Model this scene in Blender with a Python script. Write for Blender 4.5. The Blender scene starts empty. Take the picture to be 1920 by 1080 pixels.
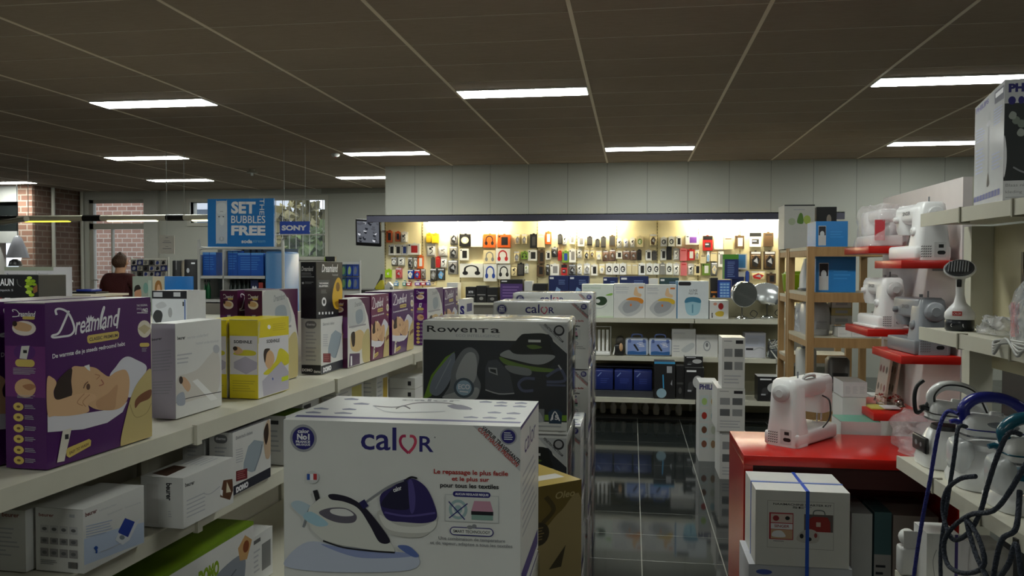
import bpy, bmesh, math, random
import numpy as np
from mathutils import Vector, Matrix
random.seed(11)
S = bpy.context.scene
COL = S.collection
PI = math.pi

# ---------------------------------------------------------------- camera, world, exposure
HC = 1.6                                   # eye height
FPX, YAW, PITCH, ROLL = 1531.5, .14659, -.02594, .00212
def _axes():
    cy, sy, cp, sp = math.cos(YAW), math.sin(YAW), math.cos(PITCH), math.sin(PITCH)
    cr, sr = math.cos(ROLL), math.sin(ROLL)
    f = Vector((-sy*cp, cy*cp, sp)); r = Vector((cy, sy, 0)); u = r.cross(f)
    return cr*r+sr*u, -sr*r+cr*u, f
CR, CU, CF = _axes()
cam_data = bpy.data.cameras.new('camera')
cam_data.sensor_width = 36; cam_data.lens = FPX/1920*36; cam_data.clip_end = 200
cam_data.clip_start = .05
cam = bpy.data.objects.new('camera', cam_data); COL.objects.link(cam)
cam.matrix_world = Matrix(((CR.x, CU.x, -CF.x, 0), (CR.y, CU.y, -CF.y, 0), (CR.z, CU.z, -CF.z, HC), (0, 0, 0, 1)))
S.camera = cam
vs = S.view_settings
vs.view_transform = 'Standard'; vs.look = 'None'; vs.gamma = 1; vs.use_curve_mapping = False
vs.exposure = 0.0
LAMP = 32.0                                # ceiling diffuser strength
TUBE = 170.0                               # tubes behind the valance
w = bpy.data.worlds.new('overcast_sky'); S.world = w; w.use_nodes = True
w.node_tree.nodes['Background'].inputs[0].default_value = (.80, .88, 1, 1)
w.node_tree.nodes['Background'].inputs[1].default_value = 2.2

# ---------------------------------------------------------------- turning a pixel of the photo into a place in the room
def ray(px, py): return CR*((px-960)/FPX)+CU*((540-py)/FPX)+CF
CP = Vector((0, 0, HC))
def atY(px, py, Y): d = ray(px, py); return d*(Y/d.y)+CP
def atX(px, py, X): d = ray(px, py); return d*(X/d.x)+CP
def atZ(px, py, Z): d = ray(px, py); return d*((Z-HC)/d.z)+CP
def atV(px, py, p, dr):
    d = ray(px, py); n = Vector((dr[1], -dr[0])); t = (n.x*p[0]+n.y*p[1])/(n.x*d.x+n.y*d.y); return d*t+CP

# ---------------------------------------------------------------- materials
def lin(c):
    return tuple(((x/255)/12.92 if x/255 <= .04045 else ((x/255+.055)/1.055)**2.4) for x in c[:3])
_M = {}
def mat(c, rough=.45, metal=0., spec=.5, var=.05, scale=14, emit=0, name=None, coat=0, bump=0, trans=0):
    key = (tuple(c), rough, metal, spec, var, scale, emit, coat, bump, trans)
    if key in _M: return _M[key]
    m = bpy.data.materials.new(name or 'surface_%d_%d_%d' % tuple(int(x) for x in c[:3])); m.use_nodes = True
    nt = m.node_tree; b = nt.nodes['Principled BSDF']
    l = lin(c)
    b.inputs['Roughness'].default_value = rough; b.inputs['Metallic'].default_value = metal
    b.inputs['Specular IOR Level'].default_value = spec; b.inputs['Coat Weight'].default_value = coat
    b.inputs['Base Color'].default_value = (*l, 1)
    if trans: b.inputs['Transmission Weight'].default_value = trans
    if emit:
        b.inputs['Emission Color'].default_value = (*l, 1); b.inputs['Emission Strength'].default_value = emit
    if var or bump:
        tc = nt.nodes.new('ShaderNodeTexCoord'); nz = nt.nodes.new('ShaderNodeTexNoise')
        nz.inputs['Scale'].default_value = scale; nz.inputs['Detail'].default_value = 3
        nt.links.new(tc.outputs['Object'], nz.inputs['Vector'])
        if var:
            mx = nt.nodes.new('ShaderNodeMix'); mx.data_type = 'RGBA'
            mx.inputs[6].default_value = (*[x*(1-var) for x in l], 1); mx.inputs[7].default_value = (*[min(1, x*(1+var)) for x in l], 1)
            nt.links.new(nz.outputs['Fac'], mx.inputs[0]); nt.links.new(mx.outputs[2], b.inputs['Base Color'])
        if bump:
            bp = nt.nodes.new('ShaderNodeBump'); bp.inputs['Strength'].default_value = bump; bp.inputs['Distance'].default_value = .02
            nt.links.new(nz.outputs['Fac'], bp.inputs['Height']); nt.links.new(bp.outputs[0], b.inputs['Normal'])
    _M[key] = m
    return m
def ink(*c): return mat(c, .38, var=0)
def emission(c, s, name):
    m = bpy.data.materials.new(name); m.use_nodes = True; nt = m.node_tree
    for n in list(nt.nodes): nt.nodes.remove(n)
    e = nt.nodes.new('ShaderNodeEmission'); o = nt.nodes.new('ShaderNodeOutputMaterial')
    e.inputs[0].default_value = (*lin(c), 1); e.inputs[1].default_value = s
    nt.links.new(e.outputs[0], o.inputs[0]); return m
def film(name, c=(255, 255, 255), clear=.8, rough=.08, bump=.6, scale=22):
    m = bpy.data.materials.new(name); m.use_nodes = True; nt = m.node_tree
    for n in list(nt.nodes): nt.nodes.remove(n)
    o = nt.nodes.new('ShaderNodeOutputMaterial'); mx = nt.nodes.new('ShaderNodeMixShader')
    t = nt.nodes.new('ShaderNodeBsdfTransparent'); g = nt.nodes.new('ShaderNodeBsdfPrincipled')
    g.inputs['Base Color'].default_value = (*lin(c), 1); g.inputs['Roughness'].default_value = rough
    tc = nt.nodes.new('ShaderNodeTexCoord'); nz = nt.nodes.new('ShaderNodeTexNoise'); bp = nt.nodes.new('ShaderNodeBump')
    nz.inputs['Scale'].default_value = scale; nz.inputs['Detail'].default_value = 2; bp.inputs['Strength'].default_value = bump
    bp.inputs['Distance'].default_value = .03
    nt.links.new(tc.outputs['Object'], nz.inputs['Vector']); nt.links.new(nz.outputs['Fac'], bp.inputs['Height'])
    nt.links.new(bp.outputs[0], g.inputs['Normal'])
    mx.inputs[0].default_value = 1-clear
    nt.links.new(t.outputs[0], mx.inputs[1]); nt.links.new(g.outputs[0], mx.inputs[2]); nt.links.new(mx.outputs[0], o.inputs[0])
    return m
def shrink(name, ior=1.14, rough=.06, bump=.35, scale=9):
    m = film(name, (255, 255, 255), .9, rough, bump, scale); nt = m.node_tree
    fr = nt.nodes.new('ShaderNodeFresnel'); fr.inputs[0].default_value = ior
    gl = nt.nodes.new('ShaderNodeBsdfGlossy'); gl.inputs['Roughness'].default_value = rough
    mx = [n for n in nt.nodes if n.type == 'MIX_SHADER'][0]; bp = [n for n in nt.nodes if n.type == 'BUMP'][0]
    nt.links.new(fr.outputs[0], mx.inputs[0]); nt.links.new(gl.outputs[0], mx.inputs[2]); nt.links.new(bp.outputs[0], gl.inputs['Normal'])
    return m
FILM = shrink('clear_film'); POLY = film('milky_polythene', (235, 228, 232), .45)
WHITE = mat((214, 215, 212), .42); CARTON = mat((206, 206, 204), .4); SHELF = mat((203, 200, 184), .4, name='cream_enamel')
BLACK = mat((20, 20, 22), .4); CHROME = mat((220, 222, 224), .06, 1, var=0, name='chrome')
PLASTIC = mat((226, 226, 226), .3, var=.01, name='white_plastic'); GREYP = mat((120, 123, 128), .4, var=.02)
RED = mat((182, 22, 12), .28, name='red_lacquer'); WOOD = None
PURPLE = mat((74, 22, 92), .3); MAROON = mat((78, 20, 64), .3); YELLOW = mat((214, 196, 20), .35)
NAVY = ink(38, 34, 110); DK = ink(30, 30, 36); GRY = ink(130, 132, 136); LGR = ink(170, 172, 178)
GOLD = ink(204, 180, 96); SKIN = ink(205, 165, 125); SKIN2 = ink(170, 120, 85); HAIR = ink(45, 28, 22); WINK = ink(228, 228, 232)
REDI = ink(170, 30, 36); BLUI = ink(40, 80, 160)

# ---------------------------------------------------------------- mesh building
def ortho(d):
    d = Vector(d).normalized(); a = Vector((0, 0, 1)) if abs(d.z) < .9 else Vector((1, 0, 0))
    u = d.cross(a).normalized(); return u, d.cross(u).normalized()
def RZ(a, loc=(0, 0, 0)): return Matrix.Translation(loc) @ Matrix.Rotation(a, 4, 'Z')
_BB = {}
def spline(p, n=6, closed=False):
    p = [Vector(q) for q in p]; N = len(p); out = []
    rng = range(N) if closed else range(N-1)
    for i in rng:
        a, b, c, d = (p[(i-1) % N], p[i], p[(i+1) % N], p[(i+2) % N]) if closed else (p[max(i-1, 0)], p[i], p[i+1], p[min(i+2, N-1)])
        for k in range(n):
            t = k/n; out.append(.5*((2*b)+(c-a)*t+(2*a-5*b+4*c-d)*t*t+(3*b-a-3*c+d)*t**3))
    if not closed: out.append(p[-1])
    return out
class G:
    """collects shapes and links them as ONE mesh object"""
    def __init__(s): s.v = []; s.f = []; s.m = []; s.s = []; s.mats = []
    def mi(s, m):
        if m not in s.mats: s.mats.append(m)
        return s.mats.index(m)
    def add(s, v, f, m, smooth=False, M=None):
        o = len(s.v); k = s.mi(m)
        s.v += [tuple(M @ Vector(p)) if M else tuple(p) for p in v]
        for q in f: s.f.append([o+i for i in q]); s.m.append(k); s.s.append(smooth)
        return s
    def box(s, a, b, m, M=None, bev=0, seg=2):
        x0, y0, z0 = a; x1, y1, z1 = b
        if not bev:
            v = [(x0, y0, z0), (x1, y0, z0), (x1, y1, z0), (x0, y1, z0), (x0, y0, z1), (x1, y0, z1), (x1, y1, z1), (x0, y1, z1)]
            return s.add(v, [(3, 2, 1, 0), (4, 5, 6, 7), (0, 1, 5, 4), (1, 2, 6, 5), (2, 3, 7, 6), (3, 0, 4, 7)], m, False, M)
        key = tuple(round(t, 5) for t in (x1-x0, y1-y0, z1-z0, bev, seg))
        if key not in _BB:
            bm = bmesh.new(); bmesh.ops.create_cube(bm, size=1)
            for q in bm.verts: q.co = Vector((q.co.x*key[0], q.co.y*key[1], q.co.z*key[2]))
            bmesh.ops.bevel(bm, geom=bm.edges[:], offset=bev, segments=seg, profile=.5, affect='EDGES')
            _BB[key] = ([q.co.copy() for q in bm.verts], [[q.index for q in f.verts] for f in bm.faces]); bm.free()
        v, f = _BB[key]; c = Vector(((x0+x1)/2, (y0+y1)/2, (z0+z1)/2))
        return s.add([p+c for p in v], f, m, True, M)
    def loft(s, secs, m, smooth=True, caps=True, M=None, closed=True):
        n = len(secs[0]); v = [p for q in secs for p in q]; f = []
        for i in range(len(secs)-1):
            for j in range(n if closed else n-1):
                k = (j+1) % n; f.append((i*n+j, i*n+k, (i+1)*n+k, (i+1)*n+j))
        s.add(v, f, m, smooth, M)
        if caps:
            s.add(secs[0], [tuple(range(n))[::-1]], m, False, M); s.add(secs[-1], [tuple(range(n))], m, False, M)
        return s
    def tube(s, pts, r, m, n=8, M=None, caps=True):
        pts = [Vector(p) for p in pts]; R = r if isinstance(r, (list, tuple)) else [r]*len(pts)
        secs = []; u = None
        for i, p in enumerate(pts):
            d = (pts[min(i+1, len(pts)-1)]-pts[max(i-1, 0)])
            d = d.normalized() if d.length > 1e-9 else Vector((0, 0, 1))
            if u is None: u, _ = ortho(d)
            u = (u-d*u.dot(d)); u = u.normalized() if u.length > 1e-6 else ortho(d)[0]
            w_ = d.cross(u)
            secs.append([p+(u*math.cos(2*PI*j/n)+w_*math.sin(2*PI*j/n))*R[i] for j in range(n)])
        return s.loft(secs, m, True, caps, M)
    def cyl(s, a, b, r, m, n=16, r2=None, M=None): return s.tube([a, b], [r, r if r2 is None else r2], m, n, M)
    def lathe(s, prof, m, n=24, M=None, smooth=True):
        return s.loft([[(r*math.cos(2*PI*j/n), r*math.sin(2*PI*j/n), z) for j in range(n)] for r, z in prof], m, smooth, True, M)
    def prism(s, poly, h0, h1, m, M=None, smooth=False):
        return s.loft([[(p[0], p[1], h0) for p in poly], [(p[0], p[1], h1) for p in poly]], m, smooth, True, M)
    def ball(s, c, r, m, M=None, n=16):
        c = Vector(c); r = Vector(r) if isinstance(r, (tuple, list)) else Vector((r, r, r)); k = n//2; secs = []
        for i in range(k+1):
            t = PI*(i+.02)/(k+.04); secs.append([(c.x+r.x*math.sin(t)*math.cos(2*PI*j/n), c.y+r.y*math.sin(t)*math.sin(2*PI*j/n), c.z-r.z*math.cos(t)) for j in range(n)])
        return s.loft(secs, m, True, True, M)
    def quad(s, a, b, c, d, m, M=None): return s.add([a, b, c, d], [(0, 1, 2, 3)], m, False, M)
    def mesh(s, name):
        me = bpy.data.meshes.new(name); me.from_pydata(s.v, [], s.f)
        for m in s.mats: me.materials.append(m)
        me.polygons.foreach_set('material_index', s.m); me.polygons.foreach_set('use_smooth', s.s); me.update()
        return me
    def obj(s, name, parent=None, loc=None, rot=0, **kw):
        o = bpy.data.objects.new(name, s.mesh(name)); COL.objects.link(o)
        if loc is not None: o.location = loc
        if rot: o.rotation_euler = (0, 0, rot)
        if parent: o.parent = parent
        tag(o, **kw); return o
def tag(o, label=None, cat=None, group=None, kind=None):
    if label: o['label'] = label
    if cat: o['category'] = cat
    if group: o['group'] = group
    if kind: o['kind'] = kind
    return o
def thing(name, label, cat, loc=(0, 0, 0), rot=0, group=None):
    o = bpy.data.objects.new(name, None); COL.objects.link(o); o.empty_display_size = .1
    o.location = loc; o.rotation_euler = (0, 0, rot); return tag(o, label, cat, group)
def struct(name, g): return g.obj(name, kind='structure')
def dup(root, loc=None, rot=None, label=None, parent=None):
    r = root.copy(); COL.objects.link(r)
    if parent: r.parent = parent
    if loc is not None: r.location = loc
    if rot is not None: r.rotation_euler = (0, 0, rot)
    if label: r['label'] = label
    for ch in list(root.children): dup(ch, parent=r)
    return r

# ---------------------------------------------------------------- lettering and printed faces
_T = {}
def glyphs(txt, bold=0., shear=0., space=1.):
    key = (txt, bold, shear, space)
    if key not in _T:
        cu = bpy.data.curves.new('lettering', 'FONT'); cu.body = txt; cu.offset = bold; cu.shear = shear; cu.space_character = space
        cu.resolution_u = 3; cu.fill_mode = 'FRONT'
        o = bpy.data.objects.new('lettering', cu); COL.objects.link(o); dg = bpy.context.evaluated_depsgraph_get()
        me = o.evaluated_get(dg).to_mesh(); v = [(q.co.x, q.co.y) for q in me.vertices]; f = [list(p.vertices) for p in me.polygons]
        o.evaluated_get(dg).to_mesh_clear(); bpy.data.objects.remove(o); bpy.data.curves.remove(cu)
        xs = [p[0] for p in v] or [0, 1]; ys = [p[1] for p in v] or [0, 1]
        x0, x1, y0, y1 = min(xs), max(xs), min(ys), max(ys)
        _T[key] = ([((a-x0)/max(1e-6, x1-x0), (b-y0)/max(1e-6, y1-y0)) for a, b in v], f)
    return _T[key]
class Print:
    """ink on one flat face: coordinates are those of a crop of the photo, whose quad (TL,TR,BR,BL) is the face"""
    def __init__(s, g, o, u, v, W, H, crop=None, M=None, off=.00005):
        s.g, s.o, s.u, s.v, s.W, s.H, s.M = g, Vector(o), Vector(u), Vector(v), W, H, M
        s.n = s.u.cross(s.v); s.k = 0; s.off = off
        if crop is None: crop = (0, 0, 1, 1)
        if len(crop) == 4 and not isinstance(crop[0], (tuple, list)):
            x0, y0, x1, y1 = crop; crop = ((x0, y0), (x1, y0), (x1, y1), (x0, y1))
        A = []; B = []
        for (x, y), (U, V) in zip(crop, ((0, 1), (1, 1), (1, 0), (0, 0))):
            A += [[x, y, 1, 0, 0, 0, -x*U, -y*U], [0, 0, 0, x, y, 1, -x*V, -y*V]]; B += [U, V]
        s.h = np.linalg.solve(np.array(A, float), np.array(B, float)); s.x0, s.y0 = crop[0]
    def P(s, x, y):
        h = s.h; w_ = h[6]*x+h[7]*y+1; U = (h[0]*x+h[1]*y+h[2])/w_; V = (h[3]*x+h[4]*y+h[5])/w_
        U = min(max(U, 0), 1); V = min(max(V, 0), 1)
        return s.o+s.u*(U*s.W)+s.v*(V*s.H)+s.n*(s.off*(s.k+1))
    def poly(s, pts, m):
        s.g.add([s.P(*p) for p in pts][::-1], [tuple(range(len(pts)))], m, False, s.M); s.k += 1; return s
    def rect(s, x0, y0, x1, y1, m): return s.poly([(x0, y0), (x1, y0), (x1, y1), (x0, y1)], m)
    def blob(s, pts, m, n=5): return s.poly([(p.x, p.y) for p in spline([(a, b, 0) for a, b in pts], n, True)], m)
    def ell(s, cx, cy, rx, ry, m, n=20): return s.poly([(cx+rx*math.cos(2*PI*i/n), cy+ry*math.sin(2*PI*i/n)) for i in range(n)], m)
    def pill(s, x0, y0, x1, y1, m):
        r = (y1-y0)/2; p = [(x1-r+r*math.sin(PI*i/8), (y0+y1)/2-r*math.cos(PI*i/8)) for i in range(9)]
        return s.poly(p+[(x0+r-r*math.sin(PI*i/8), (y0+y1)/2+r*math.cos(PI*i/8)) for i in range(9)], m)
    def stroke(s, pts, w_, m, n=5, sm=True):
        q = [Vector((a, b, 0)) for a, b in pts]; q = spline(q, n) if sm and len(q) > 2 else q; L = []; R = []
        for i, p in enumerate(q):
            d = (q[min(i+1, len(q)-1)]-q[max(i-1, 0)]).normalized(); L.append((p.x-d.y*w_/2, p.y+d.x*w_/2)); R.append((p.x+d.y*w_/2, p.y-d.x*w_/2))
        v = [s.P(*p) for p in L]+[s.P(*p) for p in R]; k = len(q)
        s.g.add(v, [(i, i+1, k+i+1, k+i) for i in range(k-1)], m, False, s.M); s.k += 1; return s
    def text(s, t, x0, y0, x1, y1, m, bold=0., shear=0., rot=0., dy=0., space=1.):
        v, f = glyphs(t, bold, shear, space); cx, cy = (x0+x1)/2, (y0+y1)/2; c, q = math.cos(rot), math.sin(rot); P = []
        for a, b in v:
            x = x0+a*(x1-x0)-cx; y = y1-b*(y1-y0)-cy; P.append(s.P(cx+x*c-y*q, cy+x*q+y*c+dy*a))
        s.g.add(P, f, m, False, s.M); s.k += 1; return s
    def lines(s, x0, y0, x1, y1, n, m, dy=0., fill=.35, ragged=.3):
        h = (y1-y0)/n
        for i in range(n):
            e = x1-(x1-x0)*random.random()*ragged; t = (e-x0)/(x1-x0)*dy; y = y0+i*h
            s.poly([(x0, y), (e, y+t), (e, y+t+h*fill), (x0, y+h*fill)], m); s.k -= 1
        s.k += 1; return s
def face(g, k, w_, d, h, crop=None, M=None):
    """k: F front(-y) L left(-x) R right(+x) T top B back of a carton standing at the origin"""
    o, u, v, W, H = {'F': ((-w_/2, -d/2, 0), (1, 0, 0), (0, 0, 1), w_, h), 'L': ((-w_/2, d/2, 0), (0, -1, 0), (0, 0, 1), d, h),
                     'R': ((w_/2, -d/2, 0), (0, 1, 0), (0, 0, 1), d, h), 'T': ((-w_/2, -d/2, h), (1, 0, 0), (0, 1, 0), w_, d),
                     'B': ((w_/2, d/2, 0), (-1, 0, 0), (0, 0, 1), w_, h)}[k]
    return Print(g, o, u, v, W, H, crop, M)
def carton_g(w_, d, h, m, seam=True, top=None):
    g = G(); g.box((-w_/2, -d/2, 0), (w_/2, d/2, h), m)
    if top: q = face(g, 'T', w_, d, h); q.off = .00002; q.rect(0, 0, 1, 1, top)
    if seam:
        t = face(g, 'T', w_, d, h); t.off = .000035; s_ = ink(150, 148, 142)
        t.rect(0, .495, 1, .502, s_)
        for k in 'LR':
            f = face(g, k, w_, d, h); f.off = .00003; f.rect(0, .0, 1, .006, s_)
    return g
class Fit:
    """size and place of a carton from its corner, the far end of its front, its top and its side"""
    pass
def fit(corner, z, dr, xfar, ytop, xside=None, depth=None, Y=None):
    """dr: unit (x,y) along the front face away from the near corner; the depth runs to the left of dr"""
    dr = Vector(dr).normalized(); nl = Vector((-dr.y, dr.x)); f = Fit()
    c = atY(corner[0], corner[1], Y) if Y else atZ(corner[0], corner[1], z)
    if Y and z is None: z = c.z
    e = atV(xfar, corner[1], c.xy, dr); f.w = (e.xy-c.xy).length
    r = ray(corner[0], ytop); t = (c.xy.length)/(r.xy.length); f.h = HC+r.z*t-z
    f.d = depth if depth else (atV(xside, corner[1], c.xy, nl).xy-c.xy).length
    q = c.xy+dr*(f.w/2)+nl*(f.d/2); f.loc = Vector((q.x, q.y, z)); f.rot = math.atan2(dr.y, dr.x)
    return f
# ================================================================= THE ROOM
ZC = HC+1.579
def nodes(name):
    m = bpy.data.materials.new(name); m.use_nodes = True; nt = m.node_tree; return m, nt, nt.nodes['Principled BSDF']
def math_node(nt, op, a, b=None):
    n = nt.nodes.new('ShaderNodeMath'); n.operation = op
    for i, x in enumerate((a, b)):
        if x is None: continue
        if isinstance(x, (int, float)): n.inputs[i].default_value = x
        else: nt.links.new(x, n.inputs[i])
    return n.outputs[0]
def tiles_mat():
    m, nt, b = nodes('dark_polished_tiles')
    tc = nt.nodes.new('ShaderNodeTexCoord'); sp = nt.nodes.new('ShaderNodeSeparateXYZ'); nt.links.new(tc.outputs['Object'], sp.inputs[0])
    def joint(o, off, pitch, half):
        t = math_node(nt, 'MODULO', math_node(nt, 'ADD', math_node(nt, 'SUBTRACT', o, off), 40*pitch), pitch)
        return math_node(nt, 'LESS_THAN', math_node(nt, 'ABSOLUTE', math_node(nt, 'SUBTRACT', t, half)), half)
    jx = joint(sp.outputs[0], .055, .437, .003); jy = joint(sp.outputs[1], 4.472, .437, .0025)
    j = math_node(nt, 'MAXIMUM', jx, math_node(nt, 'MULTIPLY', jy, .35))
    nz = nt.nodes.new('ShaderNodeTexNoise'); nz.inputs['Scale'].default_value = 5; nz.inputs['Detail'].default_value = 5
    nt.links.new(tc.outputs['Object'], nz.inputs['Vector'])
    r = nt.nodes.new('ShaderNodeMix'); r.data_type = 'RGBA'; r.inputs[6].default_value = (*lin((30, 35, 36)), 1); r.inputs[7].default_value = (*lin((44, 48, 48)), 1)
    nt.links.new(nz.outputs['Fac'], r.inputs[0])
    x = nt.nodes.new('ShaderNodeMix'); x.data_type = 'RGBA'; x.inputs[7].default_value = (*lin((136, 138, 130)), 1)
    nt.links.new(j, x.inputs[0]); nt.links.new(r.outputs[2], x.inputs[6]); nt.links.new(x.outputs[2], b.inputs['Base Color'])
    rr = math_node(nt, 'ADD', math_node(nt, 'MULTIPLY', j, .5), .055); nt.links.new(rr, b.inputs['Roughness'])
    b.inputs['Specular IOR Level'].default_value = .8
    return m
def ceiling_mat():
    m, nt, b = nodes('mineral_fibre_board')
    tc = nt.nodes.new('ShaderNodeTexCoord'); mp = nt.nodes.new('ShaderNodeMapping'); mp.inputs['Scale'].default_value = (4, 30, 1)
    nt.links.new(tc.outputs['Object'], mp.inputs[0]); n1 = nt.nodes.new('ShaderNodeTexNoise'); n1.inputs['Scale'].default_value = 3
    n1.inputs['Detail'].default_value = 6; nt.links.new(mp.outputs[0], n1.inputs['Vector'])
    n2 = nt.nodes.new('ShaderNodeTexNoise'); n2.inputs['Scale'].default_value = 1.1; nt.links.new(tc.outputs['Object'], n2.inputs['Vector'])
    f = math_node(nt, 'ADD', math_node(nt, 'MULTIPLY', n1.outputs['Fac'], .6), math_node(nt, 'MULTIPLY', n2.outputs['Fac'], .5))
    r = nt.nodes.new('ShaderNodeMix'); r.data_type = 'RGBA'; r.inputs[6].default_value = (*lin((136, 121, 107)), 1); r.inputs[7].default_value = (*lin((170, 154, 138)), 1)
    nt.links.new(f, r.inputs[0]); nt.links.new(r.outputs[2], b.inputs['Base Color']); b.inputs['Roughness'].default_value = .95
    b.inputs['Specular IOR Level'].default_value = .1
    return m
def brick_mat(a, c, mortar):
    m, nt, b = nodes('brickwork'); tc = nt.nodes.new('ShaderNodeTexCoord'); sp = nt.nodes.new('ShaderNodeSeparateXYZ')
    nt.links.new(tc.outputs['Object'], sp.inputs[0]); cb = nt.nodes.new('ShaderNodeCombineXYZ')
    nt.links.new(math_node(nt, 'ADD', sp.outputs[0], sp.outputs[1]), cb.inputs[0]); nt.links.new(sp.outputs[2], cb.inputs[1])
    k = nt.nodes.new('ShaderNodeTexBrick'); k.inputs['Scale'].default_value = 1; k.inputs['Brick Width'].default_value = .26; k.inputs['Row Height'].default_value = .115
    k.inputs['Mortar Size'].default_value = .012; k.inputs['Color1'].default_value = (*lin(a), 1); k.inputs['Color2'].default_value = (*lin(c), 1); k.inputs['Mortar'].default_value = (*lin(mortar), 1)
    nt.links.new(cb.outputs[0], k.inputs['Vector']); nt.links.new(k.outputs[0], b.inputs['Base Color']); b.inputs['Roughness'].default_value = .9
    return m
WALL = mat((178, 180, 172), .7, var=.02, scale=2, name='painted_wall'); FARWALL = mat((178, 178, 168), .75, var=.02, scale=2)
FRAME = mat((188, 186, 174), .5); SEAM = mat((120, 122, 116), .8)
BRICK = brick_mat((168, 128, 108), (146, 106, 90), (196, 182, 166)); BRICK_SHADED = brick_mat((116, 90, 76), (96, 74, 62), (128, 114, 102))  # second one is the same brick with shade put into its colours
X0, X1, Y0, YB, YF, XR = -16., 6.2, -4., 12.5, 15.9, -3.87
struct('floor', G().box((X0, Y0, -.1), (X1, 19, 0), tiles_mat()))
struct('ceiling', G().box((X0, Y0, ZC), (X1, YF+.3, ZC+.1), ceiling_mat()))
g = G(); TB = mat((226, 212, 190), .5); TB2 = mat((188, 174, 154), .5)
for i in range(-11, 8):
    x = -2.79+1.2*i+.0
    if X0 < x < X1: g.box((x-.013, Y0, ZC-.004), (x+.013, YF if x < XR else YB, ZC+.001), TB)
for k in range(-14, 20):
    y = 4.4976+.6*k
    if Y0 < y < YF: g.box((X0, y-.0045, ZC-.002), (X1 if y < YB else XR, y+.0045, ZC+.001), TB2)
struct('trim_1', g)
g = G(); g.box((XR, YB, 0), (X1, YB+.15, ZC), WALL)
for i in range(-10, 20):
    x = 0.21+.6*i
    if XR+.05 < x < X1: g.box((x-.003, YB-.001, 2.3), (x+.003, YB+.01, ZC), SEAM)
struct('wall_back', g)
struct('wall_return', G().box((XR-.0, YB+.15, 0), (XR+.15, YF+.3, ZC), WALL))
struct('wall_right', G().box((X1, Y0, 0), (X1+.15, YB+.15, ZC), WALL))
struct('wall_behind', G().box((X0, Y0-.15, 0), (X1, Y0, ZC), WALL))
struct('wall_side', G().box((X0-.15, Y0, 0), (X0, YF, ZC), FARWALL))
# far wall with a door opening and two windows
D0, D1, DZ = -11.45, -10.15, 3.0; W1 = (-9.12, -8.0, 2.5, 2.93); W2 = (-7.75, -6.19, 1.80, 2.98)
g = G()
def slab(x0, x1, z0, z1): g.box((x0, YF, z0), (x1, YF+.25, z1), FARWALL)
slab(-11.65, D0, 0, ZC); slab(D0, D1, DZ, ZC); slab(D1, W1[0], 0, ZC); slab(W1[0], W1[1], 0, W1[2]); slab(W1[0], W1[1], W1[3], ZC)
slab(W1[1], W2[0], 0, ZC); slab(W2[0], W2[1], 0, W2[2]); slab(W2[0], W2[1], W2[3], ZC); slab(W2[1], XR, 0, ZC)
g.box((D1, YF-.06, 0), (D1+.32, YF, ZC), mat((176, 175, 166), .7))
g.box((-6.25, YF-.05, ZC-.1), (XR, YF, ZC), mat((138, 136, 126), .7))
struct('wall_far', g)
def window(name, r, mull=(), bars=()):
    g = G(); x0, x1, z0, z1 = r; t = .07
    for a, b in (((x0-t, z0-t), (x1+t, z0)), ((x0-t, z1), (x1+t, z1+t)), ((x0-t, z0), (x0, z1)), ((x1, z0), (x1+t, z1))):
        g.box((a[0], YF-.03, a[1]), (b[0], YF+.12, b[1]), FRAME)
    for x in mull: g.box((x-.012, YF+.05, z0), (x+.012, YF+.08, z1), FRAME)
    for z in bars: g.box((x0, YF+.05, z-.012), (x1, YF+.08, z+.012), FRAME)
    o = g.obj(name, kind='structure')
    gl = bpy.data.materials.new('window_glass'); gl.use_nodes = True
    G().box((x0, YF+.1, z0), (x1, YF+.106, z1), film('window_pane_glass', (230, 240, 245), .93, .02, 0)).obj('pane', o)
    return o
window('window_1', W1, bars=())
window('window_2', W2, mull=(), bars=(2.25,))
# vertical blind strips pulled to the glass
g = G(); BL = mat((196, 194, 186), .6)
for i in range(11): g.box((W2[0]+.05+.145*i, YF+.02, W2[2]+.02), (W2[0]+.06+.145*i, YF+.034, W2[3]), BL)
g.box((W2[0], YF-.0, W2[3]-.03), (W2[1], YF+.05, W2[3]), BL)
g.obj('vertical_blind', label='open vertical blind strips hanging in the far window', cat='blind')
# glazed door with a transom
g = G(); FR = mat((150, 146, 134), .5)
for a, b in (((D0, 0), (D0+.09, DZ)), ((D1-.05, 0), (D1, DZ)), ((D0, 2.38), (D1, 2.5)), ((D0, DZ-.07), (D1, DZ)), ((D0, 0), (D1, .25)), ((-10.95, .25), (-10.92, 2.38))):
    g.box((a[0], YF+.02, a[1]), (b[0], YF+.1, b[1]), FR)
d = g.obj('door_1', kind='structure')
G().box((D0+.09, YF+.05, .25), (D1-.05, YF+.056, DZ), film('door_glass', (225, 235, 235), .9, .02, 0)).obj('pane', d)
G().tube([(-11.37, YF+.01, 1.3), (-11.37, YF-.05, 1.3), (-11.22, YF-.05, 1.3)], .012, CHROME).obj('door_handle', d)
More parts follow.
